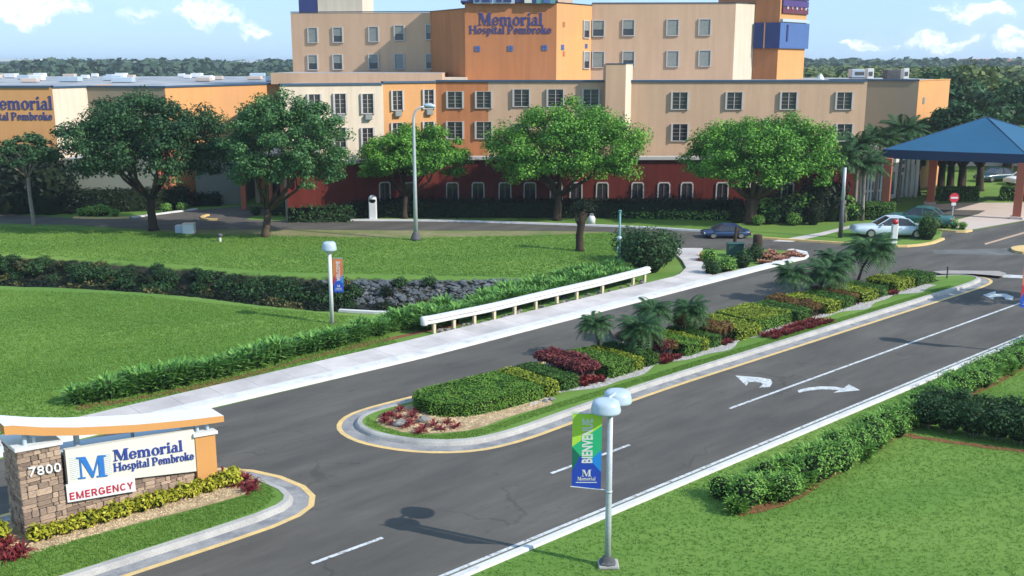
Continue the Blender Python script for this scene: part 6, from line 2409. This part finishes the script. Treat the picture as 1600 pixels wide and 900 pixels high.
# ------------------------------------------------------------------ far bank of the ditch: shrubs and rocks
BSH = [shr(420, .8, 1.0, 'L_dark', 'core', .18, .55, .5) for _ in range(3)]
BS2 = [shr(420, .8, .9, 'L_black', 'core', .18, .55, .5) for _ in range(3)]
BS3 = shr(420, .8, 1.0, 'L_olive', 'core', .18, .5, .5)
for i in range(330):
    f = random.random()
    px = -180 + f * 860
    top = np.interp(px, [-180, 0, 100, 250, 430, 530, 700], [393, 399, 403, 415, 429, 433, 435])
    py = top + random.uniform(1, 16)
    q0 = G(px, top)
    q = q0 + Vector((0, -random.uniform(.1, 3.4), 0))
    if px > 560 and random.random() < .88:
        continue
    zz = float(ditch_depth(np.array([q.x]), np.array([q.y]))[0])
    m_ = random.choice(BSH + BS2[:1] if q0.y - q.y < 1.6 else BS2)
    if random.random() < .12:
        m_ = BS3
    plant(m_, 'bank_shrub', q.x, q.y, zz - .25, min(1.1, (.45 + .45 * -zz) * random.uniform(.6, 1.25)), 'dark shrub on the far bank of the ditch ' + ('at the left edge of the photo' if px < 120 else 'before the dark left trees' if px < 330 else 'just left of the white lamp post' if px < 520 else 'among the rocks'), 'shrub', 'shrubs on the ditch bank')
for i in range(290):
    px = random.choice([random.uniform(560, 820), random.uniform(560, 820), random.uniform(560, 820), random.uniform(500, 600)])
    top = np.interp(px, [430, 530, 700, 800], [429, 433, 435, 436])
    q0 = G(px, top)
    q = q0 + Vector((0, -random.uniform(.1, 4.2), 0))
    zz = float(ditch_depth(np.array([q.x]), np.array([q.y]))[0])
    k = random.uniform(.12, .30)
    ro = rock(q.x, q.y, zz + .02, k, k * .8, k * .55, 'blue grey rock lying on the far bank of the ditch', 'rocks on the ditch bank')
    ro.material_slots[0].link = 'OBJECT'
    ro.material_slots[0].material = M['riprap'] if random.random() < .9 else M['rock']
def f_rip():
    px = random.uniform(545, 880)
    top = np.interp(px, [430, 530, 700, 800, 880], [429, 433, 435, 436, 439])
    q = G(px, top) + Vector((0, -random.uniform(.05, 4.5), 0))
    return q.x, q.y, float(ditch_depth(np.array([q.x]), np.array([q.y]))[0])


pebbles('riprap', f_rip, 3800, .13, 'riprap', 'broken blue grey stone covering the far bank of the ditch')
# concrete lip at the end of the ditch
cp = [G(530, 487), G(585, 490), G(655, 491)]
struct('ditch_coping', ribbon(cp, [(-.1, 0), (-.1, .12), (.14, .12), (.14, 0)], False), 'whitekerb')


# ================================================================== PALMS OF THE MEDIAN
def frond_mesh(L, nl, ll, leaf, droop=.9, wl=.03):
    """arched frond along +X; leaflets both sides"""
    Vs, Fs = [], []
    o = 0
    pts = []
    for i in range(nl + 1):
        f = i / nl
        x = L * (f - .12 * f * f * droop)
        z = L * (.42 * f - droop * .75 * f * f)
        pts.append(np.array([x, 0, z]))
    for i in range(nl):
        a, b = pts[i], pts[i + 1]
        w_ = .012 * (1 - i / nl) + .004
        Vs += [a + (0, -w_, 0), a + (0, w_, 0), b + (0, w_, 0), b + (0, -w_, 0)]
        Fs.append((o, o + 1, o + 2, o + 3))
        o += 4
        if i < 1:
            continue
        f = i / nl
        l_ = ll * math.sin(math.pi * min(1, f * .85 + .12)) ** .6
        d = (b - a) / np.linalg.norm(b - a)
        for s_ in (-1, 1):
            tip = a + d * l_ * .55 + np.array([0, s_ * l_ * .85, -l_ * .28])
            mid = a + d * l_ * .25 + np.array([0, s_ * l_ * .45, .01])
            Vs += [a, mid + d * wl, tip, mid - d * wl]
            Fs.append((o, o + 1, o + 2, o + 3))
            o += 4
    return npmesh('frond', [(np.array(Vs), np.array(Fs), 0)], [leaf])


FR = [frond_mesh(1.0, 16, .36, 'L_palm', d_, .038) for d_ in (.75, .95, 1.2, 1.45)]


def palm(base, top, R, nf, label, name='pygmy_palm', group=None, tr=.07, scat='palm', frs=None, mtr='palmtrunk'):
    b = Vector(base)
    t = Vector(top) - b
    e = empty(name, b, label, scat, group)
    mid = t * .5 + Vector((t.x * -.15, t.y * -.1, 0))
    part('trunk', MB().tube([(0, 0, 0), mid * .5, mid, t * .8, t], [tr * 1.2, tr, tr * .95, tr * 1.05, tr * 1.5], 9), mtr, e, True)
    for i in range(nf):
        a = i * 2.39996 + random.uniform(-.2, .2)
        f = i / nf
        k = 3 if f < .3 else 2 if f < .6 else 1 if f < .85 else 0
        o = link('frond', (frs or FR)[k], e)
        o.location = t + Vector((math.cos(a), math.sin(a), 0)) * tr * .6 + Vector((0, 0, tr * (f - .3)))
        o.rotation_euler = (random.uniform(-.2, .2), -(-.02 + f * .72) + random.uniform(-.1, .1), a)
        s_ = R * random.uniform(.88, 1.1)
        o.scale = (s_, s_, s_)
    return e


def palm_px(bx, by, tx, ty, R, nf, label):
    b = G(bx, by, .14)
    t = V(tx, ty, b.y)
    return palm(b, t, R, nf, label)


palm_px(937, 556, 930, 508, .85, 36, 'first and nearest small palm of the median, upright over the purple crotons')
palm_px(968, 558, 1000, 515, 1.1, 38, 'second small palm of the median, leaning right with a broad crown')
palm_px(1028, 533, 1020, 487, .95, 36, 'dark small palm half hidden behind the leaning one')
palm_px(1066, 528, 1078, 486, 1.0, 38, 'small palm right of the dark one, over the third croton row')
palm_px(1245, 467, 1238, 430, 1.08, 34, 'leftmost palm of the far cluster on the median')
palm_px(1278, 462, 1292, 428, 1.3, 36, 'front centre palm of the far cluster on the median')
palm_px(1312, 450, 1304, 408, 1.25, 34, 'dark back palm of the far cluster on the median')
palm_px(1340, 440, 1362, 393, 1.6, 38, 'largest palm of the far cluster, leaning right on a thin trunk')


# ================================================================== TREES
def limb_tree(base, th, cc, cr, mats, label, name='shade_tree', nclump=110, per=95, lsize=.26, seed=1, trunk_r=.28, nlimb=7, group=None, bark='barkd', flat=.62, fork=.5, clr=None, cat='tree'):
    """base: ground point; cc/cr: crown centre and radii (world)"""
    rd = random.Random(seed)
    g = np.random.default_rng(seed)
    b = Vector(base)
    e = empty(name, b, label, cat, group)
    cc = Vector(cc) - b
    R = Vector(cr)
    mb = MB()
    fk = Vector((cc.x * .15, cc.y * .1, th * fork))
    mb.tube([(0, 0, -.05), (0, 0, .25), fk * .6 + Vector((rd.uniform(-.08, .08), 0, 0)), fk], [trunk_r * 1.5, trunk_r * 1.1, trunk_r * .95, trunk_r * .9], 10)
    # clump centres: flattened dome, denser on the outer shell
    C = []
    tries = 0
    while len(C) < nclump and tries < 4000:
        tries += 1
        d = g.normal(0, 1, 3)
        d /= np.linalg.norm(d)
        if d[2] < -flat:
            continue
        q = g.uniform(.62, .94) if rd.random() < .82 else g.uniform(.25, .6)
        lump = 1 + .10 * math.sin(d[0] * 5 + seed) * math.cos(d[1] * 4 + seed * 2)
        c = np.array([cc.x, cc.y, cc.z]) + d * np.array(R) * q * lump
        C.append(c)
    C = np.array(C)
    cl = (clr or R.x * .155)
    parts = []
    Ps, Ns = [], []
    for c in C:
        r_ = cl * g.uniform(.7, 1.3)
        P, N = blob_pts(per, c, (r_, r_, r_ * .72), .35)
        keep = (P[:, 2] - c[2]) > -r_ * .45
        Ps.append(P[keep])
        Ns.append(N[keep] + np.array([0, 0, .5]))
    P = np.concatenate(Ps)
    N = np.concatenate(Ns)
    Vs, F = cards(P, N, lsize, .6, .5)
    crown = npmesh('crown', [(Vs, F, 0)], [mats])
    part('crown', crown, mats, e)
    # limbs
    for i in range(nlimb):
        a = 6.283 * i / nlimb + rd.uniform(-.3, .3)
        tgt = Vector((cc.x + R.x * .62 * math.cos(a), cc.y + R.y * .62 * math.sin(a), cc.z + R.z * rd.uniform(-.05, .35)))
        mid = fk.lerp(tgt, .45) + Vector((rd.uniform(-.3, .3), rd.uniform(-.3, .3), -.12 * R.z + rd.uniform(0, .3)))
        m2 = fk.lerp(tgt, .75) + Vector((rd.uniform(-.3, .3), rd.uniform(-.3, .3), 0))
        r0 = trunk_r * rd.uniform(.42, .6)
        mb.tube([fk - Vector((0, 0, .15)), mid, m2, tgt], [r0, r0 * .7, r0 * .45, r0 * .12], 7)
        for k in range(2):
            t2 = mid.lerp(m2, .5) if k else mid
            tg = t2 + Vector((rd.uniform(-1, 1) * R.x * .3, rd.uniform(-1, 1) * R.y * .3, R.z * rd.uniform(.2, .6)))
            mb.tube([t2, t2.lerp(tg, .5) + Vector((rd.uniform(-.2, .2), 0, .1)), tg], [r0 * .5, r0 * .3, r0 * .08], 5)
    part('trunk', mb, bark, e, True)
    return e


def tree_px(bx, by, x0, x1, y0, y1, mats, label, depthk=.85, **kw):
    b = G(bx, by)
    a, c = V(x0, (y0 + y1) / 2, b.y), V(x1, (y0 + y1) / 2, b.y)
    zt, zb = V(800, y0, b.y).z, V(800, y1, b.y).z
    rx = (c.x - a.x) / 2
    return limb_tree(b, zb + (zt - zb) * .35, ((a.x + c.x) / 2, b.y, zb + (zt - zb) * .42), (rx, rx * depthk, (zt - zb) * .56), mats, label, **kw)


tree_px(240, 360, 88, 356, 138, 292, 'L_treed', 'dark spreading tree in front of the low left wing', nclump=240, per=200, lsize=.22, seed=3, trunk_r=.30, nlimb=8, fork=.42)
tree_px(415, 370, 338, 552, 138, 302, 'L_treeb', 'bluish green round tree before the portico', nclump=220, per=200, lsize=.20, seed=5, trunk_r=.26, nlimb=8, fork=.35, bark='bark')
tree_px(53, 352, -40, 100, 206, 262, 'L_treed', 'small dark tree at the left edge with a thin pale trunk', nclump=60, per=80, lsize=.26, seed=8, trunk_r=.14, nlimb=6, fork=.7, bark='barkl')
tree_px(632, 341, 557, 737, 193, 292, 'L_tree', 'small bright green tree left of centre before the dark orange wall', nclump=190, per=200, lsize=.19, seed=13, flat=.5, trunk_r=.22, nlimb=7, fork=.45, bark='barkd', depthk=.6)
tree_px(870, 344, 757, 1024, 150, 300, 'L_tree', 'largest bright green tree in the middle before the hospital', nclump=250, per=200, lsize=.20, seed=17, flat=.5, trunk_r=.32, nlimb=9, fork=.42, bark='barkd', depthk=.62)
tree_px(1170, 348, 1067, 1324, 172, 300, 'L_tree', 'wide bright green tree right of centre with a thick pale trunk', nclump=250, per=200, lsize=.20, seed=23, flat=.5, trunk_r=.46, nlimb=9, fork=.42, bark='bark', depthk=.62)
# cut trunk on the lawn, and stumps right of the path
p = G(906, 392)
st = empty('bare_tree', (p.x, p.y, 0), 'bare dark tree trunk standing alone on the far lawn', 'tree')
part('trunk', MB().tube([(0, 0, -.05), (0, 0, .2), (-.05, 0, 1.0), (.08, 0, 1.8), (.14, .05, 2.7)], [.36, .27, .24, .25, .22], 10), 'barkd', st, True)
part('limb', MB().tube([(.05, 0, 1.7), (.3, 0, 2.1), (.38, 0, 2.6)], [.14, .12, .08], 8), 'barkd', st, True)
part('limb', MB().tube([(.0, 0, 1.5), (-.25, 0, 2.0), (-.3, 0, 2.5)], [.10, .08, .05], 8), 'barkd', st, True)
CR = npmesh('leaf_tuft', [(*cards(*blob_pts(260, (.1, 0, 2.9), (.75, .6, .45), .2), .2), 0)], ['L_black'])
part('leaf_tuft', CR, 'L_black', st)
p = G(1182, 404)
st = empty('tree_stump', (p.x, p.y, 0), 'thick dark stump beside the green service box', 'stump')
part('trunk', MB().tube([(0, 0, -.05), (0, 0, .3), (.03, 0, 1.0), (.0, 0, 1.5)], [.42, .34, .30, .28], 10), 'barkd', st, True)
part('cut_top', MB().lathe((0, 0, 1.5), [(.27, 0), (.25, .03)], 10), 'bark', st)
p = G(1147, 392)
st = empty('thin_trunk', (p.x, p.y, 0), 'thin dark trunk in front of the dark blue car', 'tree')
part('trunk', MB().tube([(0, 0, -.05), (0.02, 0, .6), (.1, 0, 1.6)], [.16, .12, .10], 8), 'barkd', st, True)
part('limb', MB().tube([(.05, 0, 1.0), (.4, 0, 1.5)], [.07, .04], 6), 'barkd', st, True)

# dark planting against the building fronts
def dhedge(poly, h, leaf, label, size=.22, dens=46, rough=.16):
    return hedge('boundary_hedge', poly, 0, h, leaf, label, size=size, dens=dens, rough=rough)


dhedge([Vector((V(548, 340, 80.4).x, 80.4, 0)), Vector((V(1160, 340, 80.2).x, 80.2, 0)), Vector((V(1160, 340, 82.4).x, 82.4, 0)), Vector((V(540, 340, 82.6).x, 82.6, 0))], 1.25, 'L_black', 'long low dark hedge along the red ground storey')
dhedge([G(955, 341), G(1150, 345), G(1150, 340), G(960, 336)], .45, 'L_shrub', 'low bright green planting strip before the long dark hedge', dens=60, size=.2)
dhedge([G(452, 341), G(574, 341), G(574, 330), G(440, 330)], .75, 'L_black', 'low dark hedge between the portico and the white marker', dens=60)
dhedge([G(1352, 344), G(1395, 344), G(1398, 336), G(1350, 336)], 1.1, 'L_hedged', 'clipped box hedge left of the canopy', size=.16, dens=110, rough=.04)
dhedge([G(1463, 314), G(1528, 314), G(1528, 308), G(1463, 308)], 1.0, 'L_hedged', 'clipped hedge on the lawn behind the canopy', size=.18, dens=90, rough=.05)
dhedge([G(1562, 314), G(1640, 314), G(1640, 308), G(1562, 308)], 1.0, 'L_hedged', 'clipped hedge behind the right column of the canopy', size=.18, dens=90, rough=.05)
dhedge([G(105, 335), G(295, 327), G(295, 321), G(105, 329)], 1.7, 'L_black', 'dark hedge below the low left wing', dens=60)
dhedge([G(452, 347.5), G(548, 347.5), Vector((V(548, 340, 79.6).x, 79.9, 0)), Vector((V(452, 340, 78).x, 77.9, 0))], 1.15, 'L_dark', 'dark planting bed before the left part of the red wall', dens=60)
dhedge([G(300, 323), G(345, 322), G(345, 318), G(300, 318)], 1.0, 'L_black', 'short dark hedge right of the leafy orange wall', dens=60)
FAR = [shr(520, 1.0, 1.5, 'L_dark', 'core', .24, .55, .5) for _ in range(3)]
FARB = [shr(520, 1.0, 1.5, 'L_shrub', 'core', .24, .55, .5) for _ in range(3)]
FLB = [shr(520, 1.2, 2.6, 'L_black', 'core', .26, .5, .4) for _ in range(3)]
for i, (px, py, k) in enumerate([(-10, 333, 1.2), (12, 334, 1.1), (35, 333, 1.3), (62, 334, 1.0), (82, 334, 1.25), (-30, 334, 1.2), (100, 333, .9), (20, 330, 1.5), (70, 330, 1.5)]):
    p = G(px, py)
    plant(FLB[i % 3], 'dark_bush', p.x, p.y, 0, k * 1.45, 'tall dark bush in the thicket at the left edge', 'bush', 'thicket at the left edge')
for i, (px, py, k) in enumerate([(140, 337, .5), (155, 337, .6), (128, 338, .45), (165, 336, .5), (180, 338, .4), (285, 330, .5), (260, 332, .5)]):
    p = G(px, py)
    plant(FARB[i % 3], 'green_bush', p.x, p.y, 0, k, 'small green bush behind the yellow kerb at the left', 'bush', 'bushes behind the yellow kerb')
for i, (px, py, k) in enumerate([(430, 336, .6), (450, 335, .8), (470, 336, .7), (490, 335, .9), (505, 336, .85), (520, 336, .7), (400, 336, .5)]):
    p = G(px, py)
    plant((FAR + FARB)[i % 6], 'portico_bush', p.x, p.y, 0, k, 'mixed green bush beside the portico columns', 'bush', 'bushes beside the portico')
for i, (px, py, k) in enumerate([(1195, 347, 1.2), (1215, 346, 1.4), (1235, 347, 1.3), (1255, 346, 1.5), (1275, 346, 1.4), (1295, 345, 1.4), (1315, 344, 1.3), (1330, 344, 1.0), (1205, 350, .7), (1240, 352, .6), (1270, 351, .7), (1150, 348, .6), (1185, 352, .5)]):
    p = G(px, py)
    plant((FAR + FLB)[i % 6] if i % 3 else FARB[i % 3], 'entrance_bush', p.x, p.y, 0, k, 'tall leafy bush right of the thick pale trunk before the entrance', 'bush', 'bushes before the entrance')
p = G(1448, 374)
plant(shr(900, .95, 1.9, 'L_hedged', 'core', .16, .3, .2), 'feathery_bush', p.x, p.y, 0, 1.0, 'feathery grey green bush right of the silver car', 'bush')
for px, py, k in [(1475, 356, .45), (1490, 356, .4), (1504, 358, .35)]:
    p = G(px, py)
    plant(FARB[0], 'island_shrub', p.x, p.y, 0, k, 'low shrub on the little island of the do not enter sign', 'shrub', 'shrubs on the sign island')
p = G(1520, 420)

# palms before the entrance (bigger fronds)
FR2 = [frond_mesh(1.0, 16, .28, 'L_palm', d_, .035) for d_ in (.45, .7, .95, 1.2)]
for bx, by, tx, ty, R_, tr, lb in [(1347, 345, 1350, 262, 2.2, .14, 'tall palm with a pale trunk left of the canopy'), (1320, 347, 1314, 250, 2.1, .13, 'palm behind the thin pole left of the canopy'),
                                   (1366, 318, 1378, 222, 2.4, .15, 'palm rising behind the left end of the canopy roof'), (1402, 314, 1412, 208, 2.5, .15, 'palm behind the canopy roof before the orange end wall'),
                                   (1335, 336, 1340, 232, 2.3, .15, 'palm close to the tan wall left of the entrance')]:
    b = G(bx, by)
    palm(b, V(tx, ty, b.y), R_, 30, lb, 'tall_palm', None, tr, frs=FR2, mtr='barkl')
for i, (px, py, x0, x1, y0, y1, lb) in enumerate([(1432, 304, 1380, 1470, 200, 262, 'dense dark tree between the entrance and the orange end wall'), (1500, 303, 1445, 1575, 150, 250, 'tall dark tree directly behind the canopy peak')]):
    tree_px(px, py, x0, x1, y0, y1, 'L_treed', lb, nclump=80, per=80, lsize=.4, seed=40 + i, trunk_r=.3)
for i, px in enumerate((1470, 1484, 1502, 1530)):
    b = G(px, 298)
    tree_px(px, 298, px - 45, px + 50, 170, 252, 'L_treed', ['dark trunked tree left most behind the canopy lawn', 'second dark trunked tree behind the canopy lawn', 'third dark trunked tree behind the canopy lawn', 'right most dark trunked tree behind the canopy lawn'][i], nclump=50, per=60, lsize=.5, seed=60 + i, trunk_r=.34)
# tree just outside the right edge, its shade falls on the road
b = Vector((30.3, 49.8, 0))
limb_tree((b.x, b.y, 0), 2.6, (b.x, b.y, 4.3), (2.9, 2.2, 1.5), 'L_tree', 'street tree just beyond the right edge of the photo shading the turn arrow', nclump=60, per=80, lsize=.26, seed=71, trunk_r=.18)

# ------------------------------------------------------------------ wooded land at the right and far woods
def crown_mesh(seed, n, r, rz, size, m):
    g = np.random.default_rng(seed)
    Ps, Ns = [], []
    k = 26
    for i in range(k):
        d = g.normal(0, 1, 3)
        d /= np.linalg.norm(d)
        d[2] = abs(d[2]) * .9 - .15
        c = d * np.array([r, r, rz]) * g.uniform(.35, .85)
        q = r * g.uniform(.22, .4)
        P, N = blob_pts(n // k, c, (q, q, q * .75), .5)
        Ps.append(P)
        Ns.append(N + (0, 0, .4))
    Vs, F = cards(np.concatenate(Ps), np.concatenate(Ns), size, .7, .5)
    return npmesh('crown', [(Vs, F, 0)], [m])


WC = [crown_mesh(100 + i, 1700, 4.6, 3.6, .62, 'L_far' if i % 3 else 'L_treed') for i in range(6)]
WT = MB().tube([(0, 0, 0), (.1, 0, 3), (0, 0, 7)], [.35, .28, .15], 6).mesh('trunk', 'barkd')
rw = random.Random(5)
grid = []
for row, Y in enumerate([112, 121, 131, 142, 154, 168, 184, 202]):
    x0 = 46 + row * 2.2 if row > 0 else 52
    x = x0 + rw.uniform(0, 4)
    lim = (1600 - 800) / 1600 * Y * 1.0 + 14
    while x < lim:
        grid.append((x + rw.uniform(-1.5, 1.5), Y + rw.uniform(-3, 3)))
        x += rw.uniform(6.0, 8.0)
for i, (x, y) in enumerate(grid):
    k = rw.uniform(.85, 1.25)
    e = empty('woodland_tree', (x, y, 0), 'broad crowned tree in the wood right of the hospital', 'tree', 'trees of the wood right of the hospital')
    c = link('crown', WC[i % 6], e, (0, 0, 6.2 * k))
    c.scale = (k, k, k * rw.uniform(.85, 1.2))
    c.rotation_euler = (0, 0, rw.uniform(0, 6))
    t = link('trunk', WT, e)


def far_wood(name, label, rng_y, n, xf, m, h, size, per=70):
    g = np.random.default_rng(n)
    Ps, Ns, S = [], [], []
    core = MB()
    for i in range(n):
        y = math.exp(g.uniform(math.log(rng_y[0]), math.log(rng_y[1])))
        lo, hi = xf(y)
        x = g.uniform(lo, hi)
        r = g.uniform(3.5, 7) * h / 9
        zc = h * g.uniform(.45, .85)
        P, N = blob_pts(per, (x, y, zc), (r, r, h * .33), .7)
        Ps.append(P)
        Ns.append(N + (0, 0, .5))
        S.append(np.full(per, size * (1 + y / 700)))
        if g.uniform() < .35:
            core.lathe((x, y, 0), [(r * .8, 0), (r * .85, zc * .9), (r * .6, zc + h * .18), (r * .15, zc + h * .27)], 6)
    Vs, F = cards(np.concatenate(Ps), np.concatenate(Ns), np.concatenate(S), .75, .5)
    o = link(name, npmesh(name, [(Vs, F, 0)] + mb_np(core, 1), [m, 'core']))
    return tag(o, label, None, None, 'stuff')


far_wood('far_wood', 'wood stretching away behind the right end of the hospital', (205, 620), 620, lambda y: (y * .26, y * .56 + 10), 'L_far', 9.5, 1.3)
far_wood('far_wood', 'low dark tree line on the horizon', (520, 1500), 1500, lambda y: (-y * .62, y * .62), 'L_farb', 12.5, 2.6, 40)
far_wood('far_wood', 'tree belt behind the long flat roofs at the left', (190, 520), 500, lambda y: (-y * .62, -y * .16), 'L_farb', 7.5, 1.8, 50)
# pale houses on the horizon
for i, (px, Y, w_, h_, m_, lb) in enumerate([(32, 760, 26, 14.5, 'farwhite', 'white block on the horizon at the far left'), (215, 900, 20, 13.5, 'farwhite', 'small pale house on the left horizon'),
                                             (300, 900, 16, 14, 'farwhite', 'narrow pale building on the left horizon'), (1505, 700, 22, 14.2, 'farwhite', 'pale house on the right horizon'),
                                             (1545, 680, 30, 14.4, 'farred', 'long red roofed house on the right horizon'), (395, 850, 24, 13.6, 'farwhite', 'pale low building left of the tower on the horizon')]):
    q = V(px, 98, Y)
    e = empty('far_building', (q.x, Y, 0), lb, 'building')
    part('wall', MB().box((0, 0, h_ / 2 - .8), (w_, 12, h_ - 1.6)), 'farwhite', e)
    part('roof', MB().prism([(-w_ / 2 - 1, -7), (w_ / 2 + 1, -7), (w_ / 2 + 1, 7), (-w_ / 2 - 1, 7)], h_ - 1.6, h_, bottom=True), m_, e)
    for j in range(4):
        part('window', MB().box((-w_ / 2 + w_ * (j + .5) / 4, -6.05, h_ - 4), (w_ * .12, .1, 1.6)), 'pane', e)


# ================================================================== GRASS BLADES ON THE LAWNS
def in_poly(c, A_):
    ins_ = np.zeros(len(c), bool)
    for i in range(len(A_)):
        x1, y1 = A_[i]
        x2, y2 = A_[(i + 1) % len(A_)]
        ins_ ^= ((y1 > c[:, 1]) != (y2 > c[:, 1])) & (c[:, 0] < (x2 - x1) * (c[:, 1] - y1) / (y2 - y1 + 1e-12) + x1)
    return ins_


def grass(label, poly, n, L, z=0.0, w=.012):
    A_ = np.array([(p.x, p.y) for p in poly])
    got = np.zeros((0, 2))
    while len(got) < n:
        c = rng.uniform(A_.min(0), A_.max(0), (n, 2))
        got = np.concatenate([got, c[in_poly(c, A_)]])
    got = got[:n]
    k = 3
    base = np.repeat(got, k, 0) + rng.normal(0, .02, (n * k, 2))
    m_ = n * k
    a = rng.uniform(0, 6.28, m_)
    l_ = L * rng.uniform(.5, 1.3, m_)
    d = rng.normal(0, .45, (m_, 2))
    p0 = np.column_stack([base - np.column_stack([np.cos(a), np.sin(a)]) * w, np.full(m_, z)])
    p1 = np.column_stack([base + np.column_stack([np.cos(a), np.sin(a)]) * w, np.full(m_, z)])
    p2 = np.column_stack([base + d * l_[:, None], z + l_])
    Vs = np.stack([p0, p1, p2], 1).reshape(-1, 3)
    o = link('grass', npmesh('grass', [(Vs, np.arange(3 * m_).reshape(m_, 3), 0)], ['L_grass']))
    return tag(o, label, None, None, 'stuff')


grass('short mown grass of the near right lawn', [W(-19, -6.15), W(3, -6.15), W(12, -6.15), W(12, -14), W(-9, -24), W(-22, -14)], 52000, .045)
grass('short mown grass of the left lawn before the ditch', [G(-60, 700), G(120, 650), G(350, 603), G(535, 562), G(620, 535), G(560, 495), G(400, 481), G(200, 460), G(-60, 450)], 42000, .06, w=.02)
grass('longer grass of the lawn beyond the ditch', [G(0, 396), G(250, 411), G(430, 425), G(700, 431), G(850, 434), G(930, 437), G(985, 428), G(1025, 378), G(950, 365), G(640, 373), G(236, 364), G(0, 354)], 30000, .08, w=.03)
grass('mown grass edging of the sign island', [W(-28, .22), W(-19.3, .22), W(-17.9, .35), W(-17.2, .85), W(-16.98, 1.6), W(-17.05, 2.4), W(-17.4, 3.4), W(-17.15, 2.6), W(-17.2, 1.8), W(-17.8, 1.45), W(-19.1, 1.5), W(-23, 1.85), W(-28, 1.9)], 9000, .05, .135)
grass('mown grass edging of the median', [W(-11.6, 4.6), W(-12.05, 4.0), W(-12.0, 2.9), W(-11.6, 1.9), W(-10.9, 1.1), W(-9.9, .65), W(-6, .9), W(24, .9), W(24, 1.25), W(-6, 1.35), W(-9.4, 1.1), W(-10.9, 1.6), W(-11.6, 2.5), W(-11.7, 3.6)], 9000, .045, .135)


# humid air between here and the far woods
hz = link('haze', MB().box((0, 2600, 9.8), (6200, 5600, 32.4)).mesh('haze', 'white'))
hz.data.materials.clear()
hm = bpy.data.materials.new('humid air')
hm.use_nodes = True
for n_ in list(hm.node_tree.nodes):
    hm.node_tree.nodes.remove(n_)
ho = hm.node_tree.nodes.new('ShaderNodeOutputMaterial')
hv = hm.node_tree.nodes.new('ShaderNodeVolumePrincipled')
hv.inputs['Color'].default_value = (.80, .90, 1.0, 1)
hv.inputs['Density'].default_value = .00028
hv.inputs['Anisotropy'].default_value = .2
hm.node_tree.links.new(hv.outputs[0], ho.inputs['Volume'])
hz.data.materials.append(hm)
hz['kind'] = 'stuff'
hz['label'] = 'thin blue humid air over the far woods'
